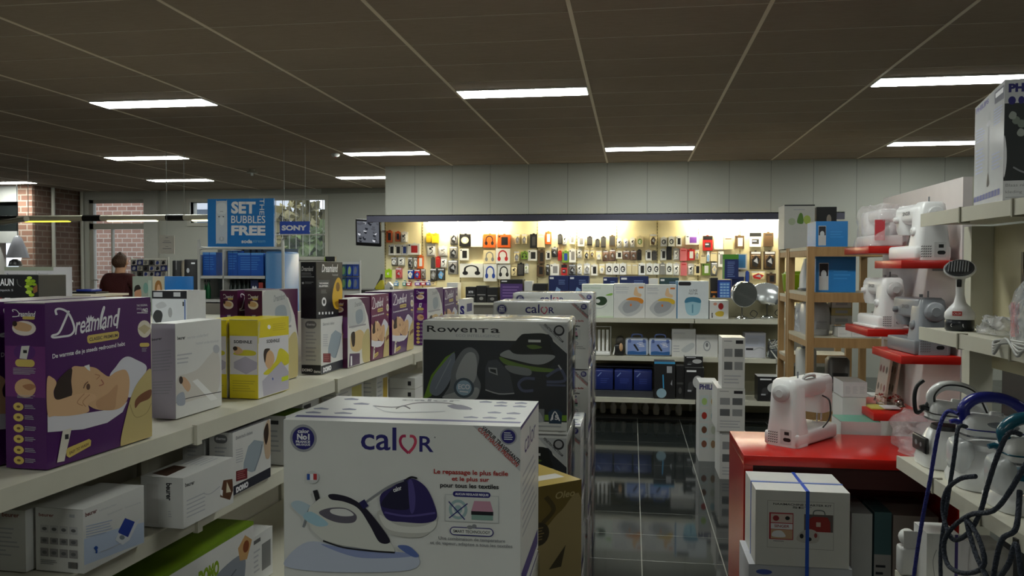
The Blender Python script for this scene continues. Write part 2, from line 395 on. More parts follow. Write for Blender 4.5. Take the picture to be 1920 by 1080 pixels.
# brick side wall, brick pier, posts and beams at the far end
struct('wall_left', G().box((-11.95, 14.57, 0), (-11.65, YF+.25, ZC), BRICK_SHADED))
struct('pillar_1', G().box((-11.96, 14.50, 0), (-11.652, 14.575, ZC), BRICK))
g = G(); WB = mat((205, 205, 200), .6)
g.box((X0, 14.5, 2.86), (-11.96, 14.7, ZC), WB); g.box((X0, 14.5, 2.05), (-11.95, 14.7, 2.28), WB); g.box((X0, 14.5, 0), (-12.4, 14.7, 2.05), WB)
g.box((X0, 14.62, 2.28), (-11.96, 14.66, 2.86), mat((40, 44, 44), .2)); g.box((-12.75, 14.5, 2.28), (-12.72, 14.64, 2.86), FRAME)
g.box((-12.4, 15.6, 0), (-11.95, 15.7, 2.05), mat((196, 180, 140), .7))
struct('wall_corner', g)
for i, (x, y, z) in enumerate(((-11.6, 15.02, 1.0), (-11.58, 15.86, .4))):
    G().cyl((x, y, z), (x, y, ZC), .035, FRAME).obj('trim_%d' % (i+2), kind='structure')
# outdoors seen through the glass
G().box((-20, YF+.3, -.12), (4, 40, -.02), mat((96, 100, 84), .9)).obj('ground_outside', kind='structure')
struct('wall_outside', G().box((-14.2, 19.0, 0), (-11.3, 19.3, 4.2), BRICK))
t = thing('neighbour_building', 'white rendered house outside behind the small high window', 'building', (-15.2, 27, 0))
G().box((-3, 0, 0), (2.2, 4, 4.6), mat((210, 212, 214), .8)).obj('wall', t)
G().box((-2.6, -.05, 2.2), (1.8, 0, 3.6), mat((60, 72, 84), .15)).obj('window', t)
G().box((-3.2, -.3, 4.6), (2.4, 4.2, 4.75), mat((120, 116, 112), .8)).obj('roof', t)
def tree(x, y, h, r, c, label, n=900):
    t = thing('bushy_tree', label, 'tree', (x, y, 0), group='trees outside the far window')
    g = G(); BK = mat((70, 58, 44), .9); g.tube([(0, 0, 0), (.05, 0, h*.4), (-.05, .05, h*.8)], [.12, .09, .03], BK)
    for k in range(9):
        a = random.random()*6.28; z = h*(.25+.06*k); g.tube([(0, 0, z), (math.cos(a)*r*.5, math.sin(a)*r*.5, z+.4), (math.cos(a)*r*.9, math.sin(a)*r*.9, z+.55)], [.04, .025, .01], BK, 5)
    g.obj('trunk', t)
    g = G(); ms = [mat(tuple(int(q*k) for q in c), .8) for k in (.75, 1, 1.25)]
    for k in range(n):
        u = random.uniform(-1, 1); a = random.random()*6.283; q = random.random()**.45; s_ = math.sqrt(1-u*u)
        p = Vector((r*q*s_*math.cos(a), r*q*s_*math.sin(a), h*.55+h*.48*q*u)); e = .13+.12*random.random()
        d1 = Vector((random.gauss(0, 1), random.gauss(0, 1), random.gauss(0, 1))).normalized()*e; d2 = Vector((random.gauss(0, 1), random.gauss(0, 1), random.gauss(0, 1))).normalized()*e
        g.add([p-d1, p+d2, p+d1, p-d2], [(0, 1, 2, 3)], ms[k % 3])
    g.obj('foliage', t)
tree(-9.5, 22.4, 3.5, 1.05, (120, 112, 74), 'brown leaved tree outside the far window behind the blue maker sign')
tree(-11.9, 23.4, 3.4, 1.1, (128, 110, 80), 'tall thin russet tree outside beside the white house')
tree(-8.2, 20.4, 2.6, .95, (86, 100, 58), 'low green bush outside the far window at its monitor side')
# ================================================================= LAMPS OF THE ROOM
DIFF = emission((250, 255, 248), LAMP, 'lit_diffuser'); HOUS = mat((200, 200, 196), .5)
def ceiling_light(x, y, label):
    t = thing('ceiling_light', label, 'ceiling light', (x, y, ZC), group='fluorescent ceiling lights')
    G().box((-.585, -.152, -.012), (.585, .152, 0), HOUS).obj('housing', t)
    G().box((-.575, -.145, -.015), (.575, .145, -.011), DIFF).obj('diffuser', t)
rows = {7.35: ((-4.59, 'lit ceiling light over the purple boxes, middle row of three'), (-.99, 'lit ceiling light high over the black steam station box'), (2.61, 'lit ceiling light above the tall garment steamer carton')),
        11.02: ((-7.0, 'lit ceiling light over the far counter with the man in red'), (-3.39, 'lit ceiling light beside the round smoke detector'), (.21, 'lit ceiling light just before the white wall above the lit accessory wall'), (3.81, 'lit ceiling light partly hidden by the steamer carton on the top shelf')),
        13.95: ((-11.8, 'lit ceiling light in front of the brick pier'), (-8.2, 'lit ceiling light over the hanging tube lamps near the small window'), (-4.6, 'lit ceiling light beside the corner of the white wall')),
        3.75: ((-7.0, None), (-3.39, None), (.21, None), (3.81, None)), 0.15: ((-4.59, None), (2.61, None)), -1.65: ((-.99, None),)}
for y, rs in rows.items():
    for x, lab in rs: ceiling_light(x, y, lab or 'lit ceiling light above the near end of the shop, out of the picture')
t = thing('smoke_detector', 'round white smoke detector on the ceiling beside a lit lamp', 'smoke detector', (-4.12, 10.98, ZC))
G().lathe([(.05, 0), (.06, -.012), (.055, -.035), (.03, -.05)], WHITE).obj('body', t)
G().lathe([(.012, -.05), (.01, -.056)], mat((200, 40, 30), .3), 10).obj('indicator', t)
t = thing('ceiling_speaker', 'small white sensor on the ceiling above the blue bubbles sign', 'sensor', (-6.15, 12.6, ZC))
G().lathe([(.05, 0), (.05, -.03), (.09, -.05), (.09, -.06)], mat((160, 155, 140), .5)).obj('body', t)
G().cyl((0, 0, -.06), (0, 0, -.1), .02, WHITE, 10).obj('stem', t)
# hanging tube lighting system near the far counter
HY = 10.5; t = thing('tube_lighting', 'hanging white tube lighting rail with black joints near the far counter', 'pendant light', (-7.6, HY, 2.27))
TW = mat((214, 210, 190), .4); WARM = emission((255, 250, 190), 5, 'warm_slot'); DIM = emission((220, 215, 70), 2.2, 'yellow_slot')
for a, b, m in ((-9.12, -8.66, 0), (-8.66, -7.64, 1), (-7.64, -7.37, 0), (-7.37, -6.38, 1), (-6.38, -6.12, 0), (-6.12, -5.3, 1)):
    n = 'tube' if m else 'joint'
    G().cyl((a+7.6, 0, 0), (b+7.6, 0, 0), .042 if m else .045, TW if m else BLACK).obj(n, t)
for a, b, m in ((-8.55, -7.85, DIM), (-7.27, -6.52, WARM), (-6.0, -5.4, WARM)):
    G().box((a+7.6, -.024, -.052), (b+7.6, .024, -.03), m, bev=.008).obj('light_slot', t)
G().cyl((-1.25, -.1, -.06), (-.2, -.9, -.06), .035, TW).obj('branch_tube', t)
sp = G().cyl((-1.35, -.15, -.02), (-1.5, -.2, -.12), .06, TW).obj('spot_head', t)
G().lathe([(.055, 0), (.05, -.01)], WARM, 16, Matrix.Translation((-1.52, -.21, -.13)) @ Matrix.Rotation(-.7, 4, 'Y')).obj('spot_lamp', sp)
for x in (1.22, 1.48, -.9): G().cyl((x, 0, .03), (x, 0, ZC-2.27), .004, mat((150, 150, 140), .4), 6).obj('suspension_wire', t)
# ================================================================= DOUBLE SIDED SHELVING ALONG THE AISLE
L0 = Vector((-1.305, 1.521)); LD = Vector((.05475, .9985)); LN = Vector((-LD.y, LD.x)); LROT = math.atan2(LD.y, LD.x)
def lg(s, d, z=0): p = L0+LD*s+LN*d; return Vector((p.x, p.y, z))
ZT, Z2, Z3 = 1.13, .872, .50
t = thing('gondola_shelving', 'cream double sided gondola shelving full of purple and white bedding boxes', 'shelving', lg(0, 0, 0), LROT)
SM = SHELF
def shelf(parent, x0, x1, y0, y1, z, front=-1):
    g = G(); g.box((x0, y0, z-.03), (x1, y1, z), SM)
    ye = y0 if front < 0 else y1
    g.box((x0, ye-.006, z-.045), (x1, ye+.006, z+.004), SM)
    x = x0+.7
    while x < x1: g.box((x-.012, ye-.016 if front < 0 else ye, z-.052), (x+.012, ye if front < 0 else ye+.016, z+.007), SM); x += 1.0
    return g.obj('shelf', parent)
for z, d in ((ZT, 0), (Z2, 0), (Z3, -.02), (.12, -.03)): shelf(t, -2., 5.2, d, .44, z); shelf(t, -2., 5.2, .50, .94, z, 1)
G().box((-2., .455, 0), (5.2, .485, 1.375), mat((196, 192, 178), .5)).obj('back_panel', t)
for i in range(8): G().box((-2.+i*1.02, .44, 0), (-1.96+i*1.02, .5, 1.39), SM).obj('upright', t)
G().box((-2., 0, 0), (5.2, .94, .1), mat((70, 68, 64), .6)).obj('plinth', t)

def dream_front(P, plain=False):
    P.rect(352, 160, 1136, 640, ink(66, 22, 96)) if plain else None
    sw = [(428, 250), (422, 215), (455, 205), (505, 232), (538, 300), (548, 360), (520, 398), (465, 408), (405, 414), (398, 400), (440, 382), (475, 310), (512, 218)]
    P.stroke(sw, 15, WINK, 6)
    P.text('reamland', 552, 262, 884, 398, WINK, .012, .28, 0, -72)
    P.stroke([(768, 360), (742, 330), (752, 260), (770, 192), (762, 188), (742, 260), (736, 340)], 9, WINK, 5)
    P.stroke([(886, 190), (872, 290), (862, 350)], 10, WINK, 4)
    P.poly([(634, 262), (645, 275), (652, 248), (660, 272), (668, 246), (676, 268), (690, 256), (684, 292), (640, 298)], WINK)
    P.poly([(646, 402), (868, 370), (880, 385), (878, 418), (866, 432), (652, 464), (640, 450), (638, 416)], GOLD)
    P.text('CLASSIC PREMIUM', 655, 420, 868, 446, ink(60, 36, 60), .02, 0, 0, -30)
    P.text('De warmte die je steeds gedroomd hebt', 395, 535, 925, 578, WINK, .02, 0, 0, -82)
    P.text('THE ORIGINAL', 1022, 160, 1112, 176, WINK, .01, 0, 0, -8); P.text('SINCE', 1022, 186, 1060, 200, WINK); P.text('1962', 1064, 190, 1114, 222, WINK, .04, 0, 0, -6); P.rect(1024, 222, 1112, 228, WINK)
    P.ell(1084, 355, 56, 70, ink(214, 206, 190)); P.poly([(1030, 352), (1084, 318), (1134, 350), (1084, 398)], ink(190, 176, 140)); P.pill(1042, 468, 1124, 500, GOLD); P.lines(1060, 510, 1112, 545, 3, LGR)
    P.poly([(356, 1098), (356, 970), (560, 992), (870, 975), (938, 930), (900, 1010), (780, 1080), (600, 1108)], ink(214, 212, 220))
    P.blob([(802, 722), (850, 650), (900, 590), (950, 574), (1010, 600), (1094, 652), (1086, 720), (1030, 830), (950, 900), (880, 780)], ink(206, 206, 216))
    P.blob([(520, 650), (600, 636), (690, 648), (745, 690), (795, 722), (850, 690), (920, 676), (952, 730), (955, 820), (930, 930), (850, 985), (700, 968), (600, 900), (520, 860)], SKIN)
    P.blob([(700, 905), (790, 850), (860, 790), (850, 900), (830, 980), (720, 970)], ink(190, 148, 110))
    P.blob([(403, 820), (420, 745), (470, 680), (526, 646), (520, 740), (524, 840), (470, 885), (420, 870)], HAIR)
    P.blob([(356, 712), (392, 706), (418, 745), (398, 810), (420, 868), (520, 848), (610, 835), (680, 850), (698, 888), (640, 920), (640, 980), (520, 995), (400, 985), (356, 965)], ink(212, 172, 132))
    P.stroke([(612, 840), (560, 900), (600, 930)], 5, SKIN2); P.stroke([(650, 850), (600, 900), (622, 940)], 5, SKIN2)
    P.poly([(612, 632), (650, 622), (656, 672), (640, 664)], ink(228, 228, 226)); P.stroke([(606, 800), (618, 770), (640, 752)], 8, ink(110, 78, 58)); P.ell(640, 790, 14, 24, ink(96, 66, 50)); P.stroke([(720, 790), (752, 776), (735, 742)], 8, ink(160, 98, 80)); P.stroke([(690, 700), (725, 712), (700, 738)], 6, SKIN2)
    P.blob([(880, 1288), (925, 1040), (985, 850), (1060, 740), (1136, 690), (1136, 960), (1136, 1232), (1010, 1262)], ink(190, 172, 116))
    P.blob([(1000, 930), (1050, 880), (1134, 850), (1120, 920), (1040, 950), (1000, 990)], ink(120, 74, 50)); P.stroke([(955, 955), (1000, 1060), (1090, 1040), (1134, 960)], 7, ink(160, 142, 92))
    P.poly([(456, 1098), (518, 1088), (464, 1325), (414, 1328)], ink(214, 208, 196)); P.rect(470, 1130, 496, 1166, DK)
    P.poly([(490, 1232), (640, 1186), (656, 1200), (652, 1240), (500, 1306), (480, 1290), (478, 1250)], GOLD); P.text('EASY TO WASH', 500, 1262, 636, 1284, ink(80, 50, 40), .02, 0, 0, -50)
def dream_side(P):
    P.rect(52, 480, 348, 850, ink(104, 40, 112))
    P.stroke([(118, 232), (112, 218), (140, 220), (160, 245), (150, 264), (110, 268)], 6, WINK); P.text('reamland', 158, 226, 282, 268, WINK, .02, .28); P.pill(185, 264, 276, 286, GOLD)
    P.ell(196, 350, 88, 54, ink(226, 214, 206)); P.blob([(112, 320), (160, 304), (250, 330), (230, 372), (140, 362)], SKIN); P.ell(128, 318, 18, 20, HAIR)
    P.ell(198, 524, 80, 58, ink(84, 34, 110)); P.poly([(176, 480), (236, 476), (214, 574), (160, 570)], ink(210, 208, 204)); P.rect(188, 508, 216, 530, DK)
    P.pill(128, 576, 272, 630, GOLD); P.lines(112, 640, 284, 692, 5, LGR)
    P.ell(200, 784, 78, 68, SKIN); P.blob([(180, 770), (240, 752), (278, 770), (230, 800)], SKIN2); P.lines(140, 836, 272, 862, 3, LGR)
    for y in (922, 1000, 1080, 1158, 1238, 1314): P.ell(148, y, 38, 30, GOLD); P.ell(148, y, 14, 9, ink(110, 80, 50)); P.lines(194, y-16, 276, y+18, 3, LGR)
QF = ((350, 165), (1138, 95), (1138, 1235), (350, 1370)); QS = ((50, 165), (350, 165), (350, 1370), (50, 1375))
def dream_box(f, label, wave=False, base=PURPLE, group='blanket boxes on the top shelf', name='blanket_box'):
    g = carton_g(f.w, f.d, f.h, base, True, mat((150, 136, 140), .3))
    dream_side(face(g, 'L', f.w, f.d, f.h, QS))
    P = face(g, 'F', f.w, f.d, f.h, (0, 0, 1, 1) if wave else QF)
    if wave:
        P.rect(.0, 0, 1, 1, ink(206, 204, 200)); P.poly([(.45, 0), (1, 0), (1, .55), (.9, .3), (.72, .1)], base); P.blob([(.04, 0.02), (.5, 0.01), (.7, .12), (.8, .35), (.5, .42), (.05, .4)], ink(176, 178, 178))
        P.blob([(.35, .2), (.62, .18), (.66, .34), (.4, .38)], ink(140, 150, 158)); P.text('Dreamland', .3, .06, .62, .13, GRY, .02, .25, 0, -.02); P.rect(.05, .4, .8, .425, ink(150, 146, 150))
        P.blob([(.12, .55), (.3, .5), (.55, .48), (.72, .56), (.7, .72), (.45, .8), (.15, .74)], ink(206, 178, 128)); P.blob([(.14, .52), (.3, .5), (.3, .68), (.2, .7)], HAIR)
        P.blob([(.65, .62), (.95, .5), (.99, .98), (.66, .96)], ink(186, 172, 120)); P.poly([(.08, .8), (.52, .83), (.52, .99), (.04, .99)], ink(70, 40, 80)); P.rect(.12, .84, .18, .98, WINK)
    else: dream_front(P)
    return g.obj(name, loc=f.loc, rot=f.rot, label=label, cat='box', group=group)
tf = lambda c, xf, yt, xs=None, dep=None, z=ZT+.004, dr=LD: fit(c, z, dr, xf, yt, xs, dep)
# bottoms stand a little behind the price rail: corner pixels are where the box meets the shelf
f = tf((88, 881), 285, 568, 12); dream_box(f, 'big purple blanket box with a sleeping woman, at the near end of the top shelf', name='blanket_box')
f2 = Fit(); f2.w, f2.d, f2.h, f2.rot = f.w, .15, f.h*1.0, f.rot; q = Vector((f.loc.x, f.loc.y))+LN*(f.d/2+.03+.075); f2.loc = Vector((q.x, q.y, f.loc.z))
dream_box(f2, 'purple blanket box hidden behind the big one with the sleeping woman')
# beurer heat pad
f = tf((330, 786), 416, 607, 285)
g = carton_g(f.w, f.d, f.h, CARTON, True); P = face(g, 'L', f.w, f.d, f.h, ((1142, 290), (1318, 320), (1318, 960), (1142, 955)))
P.rect(1144, 300, 1316, 958, ink(190, 186, 196)); P.text('beurer', 1146, 396, 1222, 414, DK, .02); P.lines(1150, 490, 1300, 640, 7, LGR); P.lines(1150, 700, 1300, 800, 5, LGR)
P = face(g, 'F', f.w, f.d, f.h, ((1318, 310), (1670, 270), (1670, 830), (1318, 960)))
P.text('beurer', 1334, 396, 1398, 420, DK, .03, 0, 0, -8); P.text('warme-onderbed', 1412, 392, 1572, 412, LGR, 0, 0, 0, -26); P.text('heated underblanket', 1480, 428, 1650, 446, LGR, 0, 0, 0, -24)
P.blob([(1330, 680), (1420, 640), (1500, 600), (1620, 480), (1660, 560), (1640, 740), (1500, 800), (1340, 840)], ink(196, 192, 186)); P.poly([(1450, 690), (1490, 672), (1640, 790), (1590, 808)], ink(222, 222, 222)); P.blob([(1352, 690), (1390, 668), (1436, 720), (1410, 764)], ink(196, 160, 130)); P.ell(1360, 690, 16, 26, HAIR)
P.stroke([(1320, 848), (1420, 806), (1666, 742)], 5, DK); P.lines(1330, 520, 1450, 600, 3, LGR, -20); P.ell(1632, 468, 24, 28, LGR); P.blob([(1325, 800), (1380, 770), (1390, 850), (1330, 862)], ink(150, 156, 170))
g.obj('underblanket_box', loc=f.loc, rot=f.rot, label='white underblanket box between the big purple box and the yellow boxes', cat='box')
# yellow heat pad boxes
def yellow(f, label, back=False):
    g = carton_g(f.w, f.d, f.h, YELLOW, True)
    P = face(g, 'L', f.w, f.d, f.h, (120, 485, 318, 995)); P.rect(122, 590, 316, 840, ink(210, 206, 210)); P.text('SOEHNLE', 150, 618, 278, 638, DK, .03)
    P.blob([(150, 700), (230, 680), (300, 690), (290, 715), (170, 716)], ink(200, 190, 40)); P.blob([(145, 670), (180, 660), (215, 690), (170, 712)], SKIN); P.ell(160, 672, 16, 14, HAIR); P.poly([(150, 760), (230, 722), (314, 760), (310, 800), (235, 838), (150, 800)], ink(172, 166, 184)); P.lines(140, 880, 300, 960, 5, ink(180, 164, 20))
    P = face(g, 'F', f.w, f.d, f.h, ((320, 490), (545, 455), (545, 910), (320, 995)))
    P.poly([(322, 605), (543, 570), (543, 908), (322, 993)], ink(208, 206, 210)); P.text('SOEHNLE', 385, 612, 480, 634, DK, .03, 0, 0, -14); P.ell(404, 530, 12, 14, WINK); P.lines(430, 510, 540, 560, 4, ink(190, 170, 30), -16)
    P.blob([(360, 830), (400, 790), (450, 740), (480, 660), (540, 690), (540, 750), (470, 780), (400, 830)], ink(206, 196, 40)); P.blob([(366, 700), (392, 672), (430, 690), (440, 740), (405, 795), (376, 770)], SKIN); P.blob([(362, 710), (372, 672), (410, 668), (385, 700), (372, 760)], HAIR)
    P.poly([(350, 880), (490, 740), (543, 800), (543, 905), (360, 975)], ink(176, 172, 186)); P.ell(428, 856, 5, 8, BLUI); P.poly([(492, 840), (540, 822), (540, 850), (492, 868)], ink(190, 204, 40)); P.stroke([(322, 560), (334, 500), (322, 640)], 8, ink(200, 190, 130))
    return g.obj('heat_pad_box', loc=f.loc, rot=f.rot, label=label, cat='box', group='yellow heat pad boxes')
f = tf((484, 748), 542, 600, 431); yellow(f, 'yellow heat pad box in front of its twin, beside the white underblanket box')
f2 = Fit(); f2.w, f2.d, f2.h, f2.rot = f.w, .10, f.h*.99, f.rot; q = f.loc.xy+LN*(f.d/2+.012+.05); f2.loc = Vector((q.x, q.y, f.loc.z)); yellow(f2, 'second yellow heat pad box, behind the front yellow one')
# purple and white wave blanket boxes further along
f = tf((489, 726), 562, 545, 456); f.w -= .03; dream_box(f, 'wave printed blanket box standing behind the yellow heat pad boxes', True, MAROON)
fb = Fit(); fb.w, fb.d, fb.h, fb.rot = f.w, f.d, f.h, f.rot; q = f.loc.xy+LN*(f.d*1.42); fb.loc = Vector((q.x, q.y, f.loc.z)); dream_box(fb, 'maroon ended blanket box showing above the white underblanket box', False, MAROON)
f = tf((602, 702), 650, 598, 565)
def domo(f, label, name='heat_pad_box', dark=True):
    g = carton_g(f.w, f.d, f.h, CARTON, True, mat((90, 90, 94), .5) if dark else None)
    P = face(g, 'L', f.w, f.d, f.h, (636, 455, 775, 835)); P.rect(638, 772, 774, 834, ink(34, 34, 42)); P.text('DOMO', 642, 798, 716, 818, WINK, .05); P.text('thermo', 724, 806, 770, 826, WINK, .03)
    P.pill(664, 470, 744, 522, ink(120, 120, 124)); P.text('thermo', 676, 484, 734, 502, WINK, .03); P.lines(668, 545, 744, 640, 4, LGR); P.lines(668, 650, 744, 760, 4, LGR)
    P = face(g, 'F', f.w, f.d, f.h, ((775, 452), (960, 430), (960, 780), (775, 835)))
    P.poly([(776, 778), (959, 722), (959, 779), (776, 834)], ink(38, 40, 52)); P.text('DOMO', 790, 788, 850, 824, WINK, .08, 0, 0, -20); P.text('Elektrisch deken', 790, 480, 872, 500, GRY, .02, 0, 0, -10)
    P.poly([(828, 650), (850, 560), (880, 530), (926, 556), (915, 620), (884, 720), (866, 722), (826, 690)], ink(148, 160, 170)); P.stroke([(880, 716), (905, 640), (918, 570)], 4, ink(110, 120, 130)); P.rect(790, 690, 845, 752, ink(110, 32, 40)); P.lines(796, 698, 838, 746, 4, ink(170, 110, 110)); P.lines(790, 560, 830, 650, 6, LGR)
    P.blob([(930, 470), (956, 440), (958, 640), (936, 660), (926, 560)], ink(190, 166, 140)); P.blob([(926, 500), (945, 450), (950, 520), (936, 580)], HAIR)
    return g.obj(name, loc=f.loc, rot=f.rot, label=label, cat='box')
domo(f, 'white heated blanket box with dark base band under the black slipper box')
fa = Fit(); fa.rot = LROT; fa.w, fa.d, fa.h = .30, .16, .26
bt = f.loc.z+f.h+.002
f3 = fit((561, 594), bt, LD, 611, 491, 533); f3.loc = Vector((f.loc.x-.01, f.loc.y+.0, bt)); f3.d = min(f3.d, f.d+.02)
g = carton_g(f3.w, f3.d, f3.h, mat((30, 30, 36), .35), True)
P = face(g, 'L', f3.w, f3.d, f3.h, (510, 30, 620, 440)); P.text('Dreamland', 516, 64, 600, 98, WINK, .02, .25); P.lines(516, 110, 606, 150, 3, LGR); P.ell(526, 184, 8, 8, WINK); P.lines(540, 176, 600, 194, 2, LGR)
P = face(g, 'F', f3.w, f3.d, f3.h, ((622, 32), (808, 34), (808, 420), (622, 442))); P.text('Dreamland', 662, 50, 776, 108, WINK, .02, .25); P.text('heated', 736, 118, 776, 134, LGR)
P.blob([(735, 290), (752, 190), (780, 146), (804, 190), (806, 290), (790, 372), (750, 368)], ink(206, 164, 40)); P.ell(775, 215, 14, 34, ink(120, 84, 26)); P.blob([(752, 330), (780, 318), (796, 340), (770, 368)], ink(150, 110, 30))
P.rect(632, 164, 714, 220, ink(72, 72, 78)); P.text('WARM', 642, 182, 706, 194, WINK, .04); P.text('SLIPPER', 642, 202, 706, 214, WINK, .04); P.ell(676, 322, 16, 32, WINK); P.ell(676, 322, 8, 16, DK); P.lines(656, 236, 700, 266, 3, GRY)
for i in range(5): P.rect(638+23*i, 396, 648+23*i, 414, WINK)
g.obj('slipper_box', loc=f3.loc, rot=f3.rot, label='black box with a yellow slipper, standing on the white dark banded box', cat='box')
f = tf((652, 690), 694, 561, 619); dream_box(f, 'wave printed blanket box right after the white box under the black slipper box', True, MAROON)
f = tf((696, 677), 729, 553, None, .14); dream_box(f, 'reddish maroon blanket box, third from the far end of the purple row', False, mat((104, 30, 74), .3))
f = tf((735, 666), 775, 547, None, .15); dream_box(f, 'purple blanket box between the reddish one and the tall wave printed one')
f = tf((801, 647), 831, 541, 776); dream_box(f, 'tall wave printed blanket box with a dark end panel, near the purple row end', True)
f = tf((833, 637), 858, 541, None, .15); dream_box(f, 'bright purple blanket box at the far end of the purple row')
f = fit((872, 622), ZT+.004, LD, 888, 561, 860)
g = carton_g(f.w, f.d, f.h, CARTON); P = face(g, 'L', f.w, f.d, f.h); P.text('S', .2, .2, .9, .5, NAVY, .06); P.rect(.3, .6, .9, .8, DK); P = face(g, 'F', f.w, f.d, f.h); P.rect(.2, .15, .8, .4, NAVY); P.lines(.1, .5, .9, .9, 5, LGR)
g.obj('foot_warmer_box', loc=f.loc, rot=f.rot, label='small white box with blue lettering past the purple row on the top shelf', cat='box')
# boxes on the second shelf
zf = lambda c, xf, yt, xs=None, dep=None, z=Z2+.004: fit(c, z, LD, xf, yt, xs, dep)
f = zf((157, 1076), 271, 956, 68)
g = carton_g(f.w, f.d, f.h, CARTON, True); P = face(g, 'L', f.w, f.d, f.h, (250, 635, 565, 1080)); P.text('beurer', 272, 676, 372, 700, ink(120, 40, 36), .02); P.rect(475, 672, 510, 694, LGR)
for r_ in range(3):
    for i in range(4): P.rect(282+64*i, (758, 845, 920)[r_], 336+64*i, (812, 890, 978)[r_], ink(186, 186, 188) if r_ == 0 else ink(140, 138, 140)); P.ell(309+64*i, (785, 866, 950)[r_], 16, 12, ink(100, 100, 104))
P.lines(282, 1002, 400, 1040, 3, GRY)
for i in range(8): P.rect(468+8*i, 1004, 472+8*i, 1050, DK)
P = face(g, 'F', f.w, f.d, f.h, ((568, 632), (970, 450), (978, 842), (568, 1070)))
P.poly([(572, 830), (760, 760), (976, 700), (976, 840), (572, 1010)], ink(176, 190, 214)); P.text('beurer', 582, 650, 660, 680, ink(90, 40, 40), .03, 0, 0, -34); P.text('luftbefeuchter', 675, 626, 790, 640, LGR, 0, 0, 0, -50); P.text('bloeddrukmeter', 730, 650, 830, 664, LGR, 0, 0, 0, -46); P.text('tensiometre', 845, 600, 950, 612, LGR, 0, 0, 0, -40)
P.poly([(800, 770), (846, 676), (912, 700), (866, 806), (812, 800)], ink(36, 60, 150)); P.poly([(780, 830), (802, 780), (868, 808), (912, 704), (950, 672), (876, 826), (830, 862)], ink(206, 210, 218)); P.ell(826, 810, 18, 16, ink(120, 130, 140)); P.stroke([(640, 884), (655, 905), (652, 924)], 12, BLUI); P.ell(652, 886, 12, 12, BLUI); P.stroke([(680, 915), (760, 880), (820, 850)], 4, LGR); P.lines(585, 740, 760, 830, 5, ink(160, 174, 200), -50)
g.obj('massage_mat_box', loc=f.loc, rot=f.rot, label='white box with a blue device picture, nearest on the second shelf', cat='box', group='white medical boxes on the second shelf')
f2 = Fit(); f2.w, f2.d, f2.h, f2.rot = f.w, .17, f.h*.97, f.rot; q = f.loc.xy+LN*(f.d/2+.01+.085)-LD*.02; f2.loc = Vector((q.x, q.y, Z2+.004))
g = carton_g(f2.w, f2.d, f2.h, CARTON, True); P = face(g, 'L', f2.w, f2.d, f2.h); P.text('beurer', .62, .05, .9, .12, ink(120, 40, 36), .02); P.lines(.1, .3, .9, .8, 7, LGR)
g.obj('massage_mat_box', loc=f2.loc, rot=f2.rot, label='plain grey white box behind the blue device box on the second shelf', cat='box', group='white medical boxes on the second shelf')
f = zf((344, 992), 438, 897, 265); f.h = min(f.h, .19); f.d = min(f.d, .33)
g = carton_g(f.w, f.d, f.h, CARTON, True); P = face(g, 'T', f.w, f.d, f.h); P.poly([(.12, .1), (.5, .12), (.46, .5), (.05, .55)], ink(66, 44, 34)); P.lines(.55, .2, .95, .8, 5, LGR)
P = face(g, 'L', f.w, f.d, f.h, (985, 420, 1240, 765)); P.text('beurer', 1095, 500, 1215, 535, DK, .04, 0, PI/2); P.rect(1020, 470, 1090, 740, ink(196, 194, 192)); P.lines(1150, 650, 1170, 700, 3, LGR)
P = face(g, 'F', f.w, f.d, f.h, ((1240, 420), (1578, 268), (1578, 585), (1240, 765))); P.text('beurer', 1254, 452, 1316, 480, DK, .03, 0, 0, -22); P.lines(1262, 570, 1390, 710, 5, LGR, -60, .3, .1)
P.poly([(1510, 430), (1572, 420), (1576, 500), (1554, 566), (1486, 545)], ink(92, 58, 38)); P.poly([(1534, 440), (1562, 510), (1528, 516)], ink(206, 196, 170)); P.stroke([(1372, 522), (1420, 524), (1486, 472)], 6, LGR); P.poly([(1488, 490), (1506, 500), (1502, 540), (1490, 530)], WINK)
g.obj('hair_care_box', loc=f.loc, rot=f.rot, label='long white box with a brown square picture, middle of the second shelf', cat='box', group='white medical boxes on the second shelf')
f = zf((437, 930), 508, 801, 393); f.h = min(f.h, .2); f.d = min(f.d, .19); domo(f, 'white heated blanket box with dark base band on the second shelf')
f2 = Fit(); f2.w, f2.d, f2.h, f2.rot = f.w, f.d*.9, f.h*.98, f.rot; q = f.loc.xy+LN*(f.d*.95+.02); f2.loc = Vector((q.x, q.y, Z2+.004)); domo(f2, 'heated blanket box deeper in, beside the dark banded one on the second shelf')
def plain_box(f, name, label, prints=None, m=CARTON, group=None, top=None, cat='box'):
    g = carton_g(f.w, f.d, f.h, m, True, top)
    if prints: prints(g, f)
    return g.obj(name, loc=f.loc, rot=f.rot, label=label, cat=cat, group=group)
def p_grey(c1, c2):
    def fn(g, f):
        P = face(g, 'F', f.w, f.d, f.h); P.rect(.55, .25, .92, .8, ink(*c1)); P.lines(.08, .3, .5, .8, 5, LGR); P.rect(.05, .08, .5, .16, ink(*c2)); P = face(g, 'L', f.w, f.d, f.h); P.lines(.15, .3, .85, .8, 5, LGR); P.rect(.15, .1, .7, .18, ink(*c2))
    return fn
f = zf((545, 868), 565, 762, 500); f.h = .18; f.w = .16; plain_box(f, 'waffle_maker_box', 'grey and green box behind the big white iron box on the second shelf', p_grey((110, 130, 60), (60, 60, 60)), CARTON, None, mat((92, 120, 30), .4))
f = zf((568, 850), 598, 762, None, .3); f.h = .2; plain_box(f, 'waffle_maker_box', 'white box with green lid just past the grey green box on the second shelf', p_grey((150, 160, 60), (60, 60, 60)), CARTON, None, mat((110, 140, 40), .4))
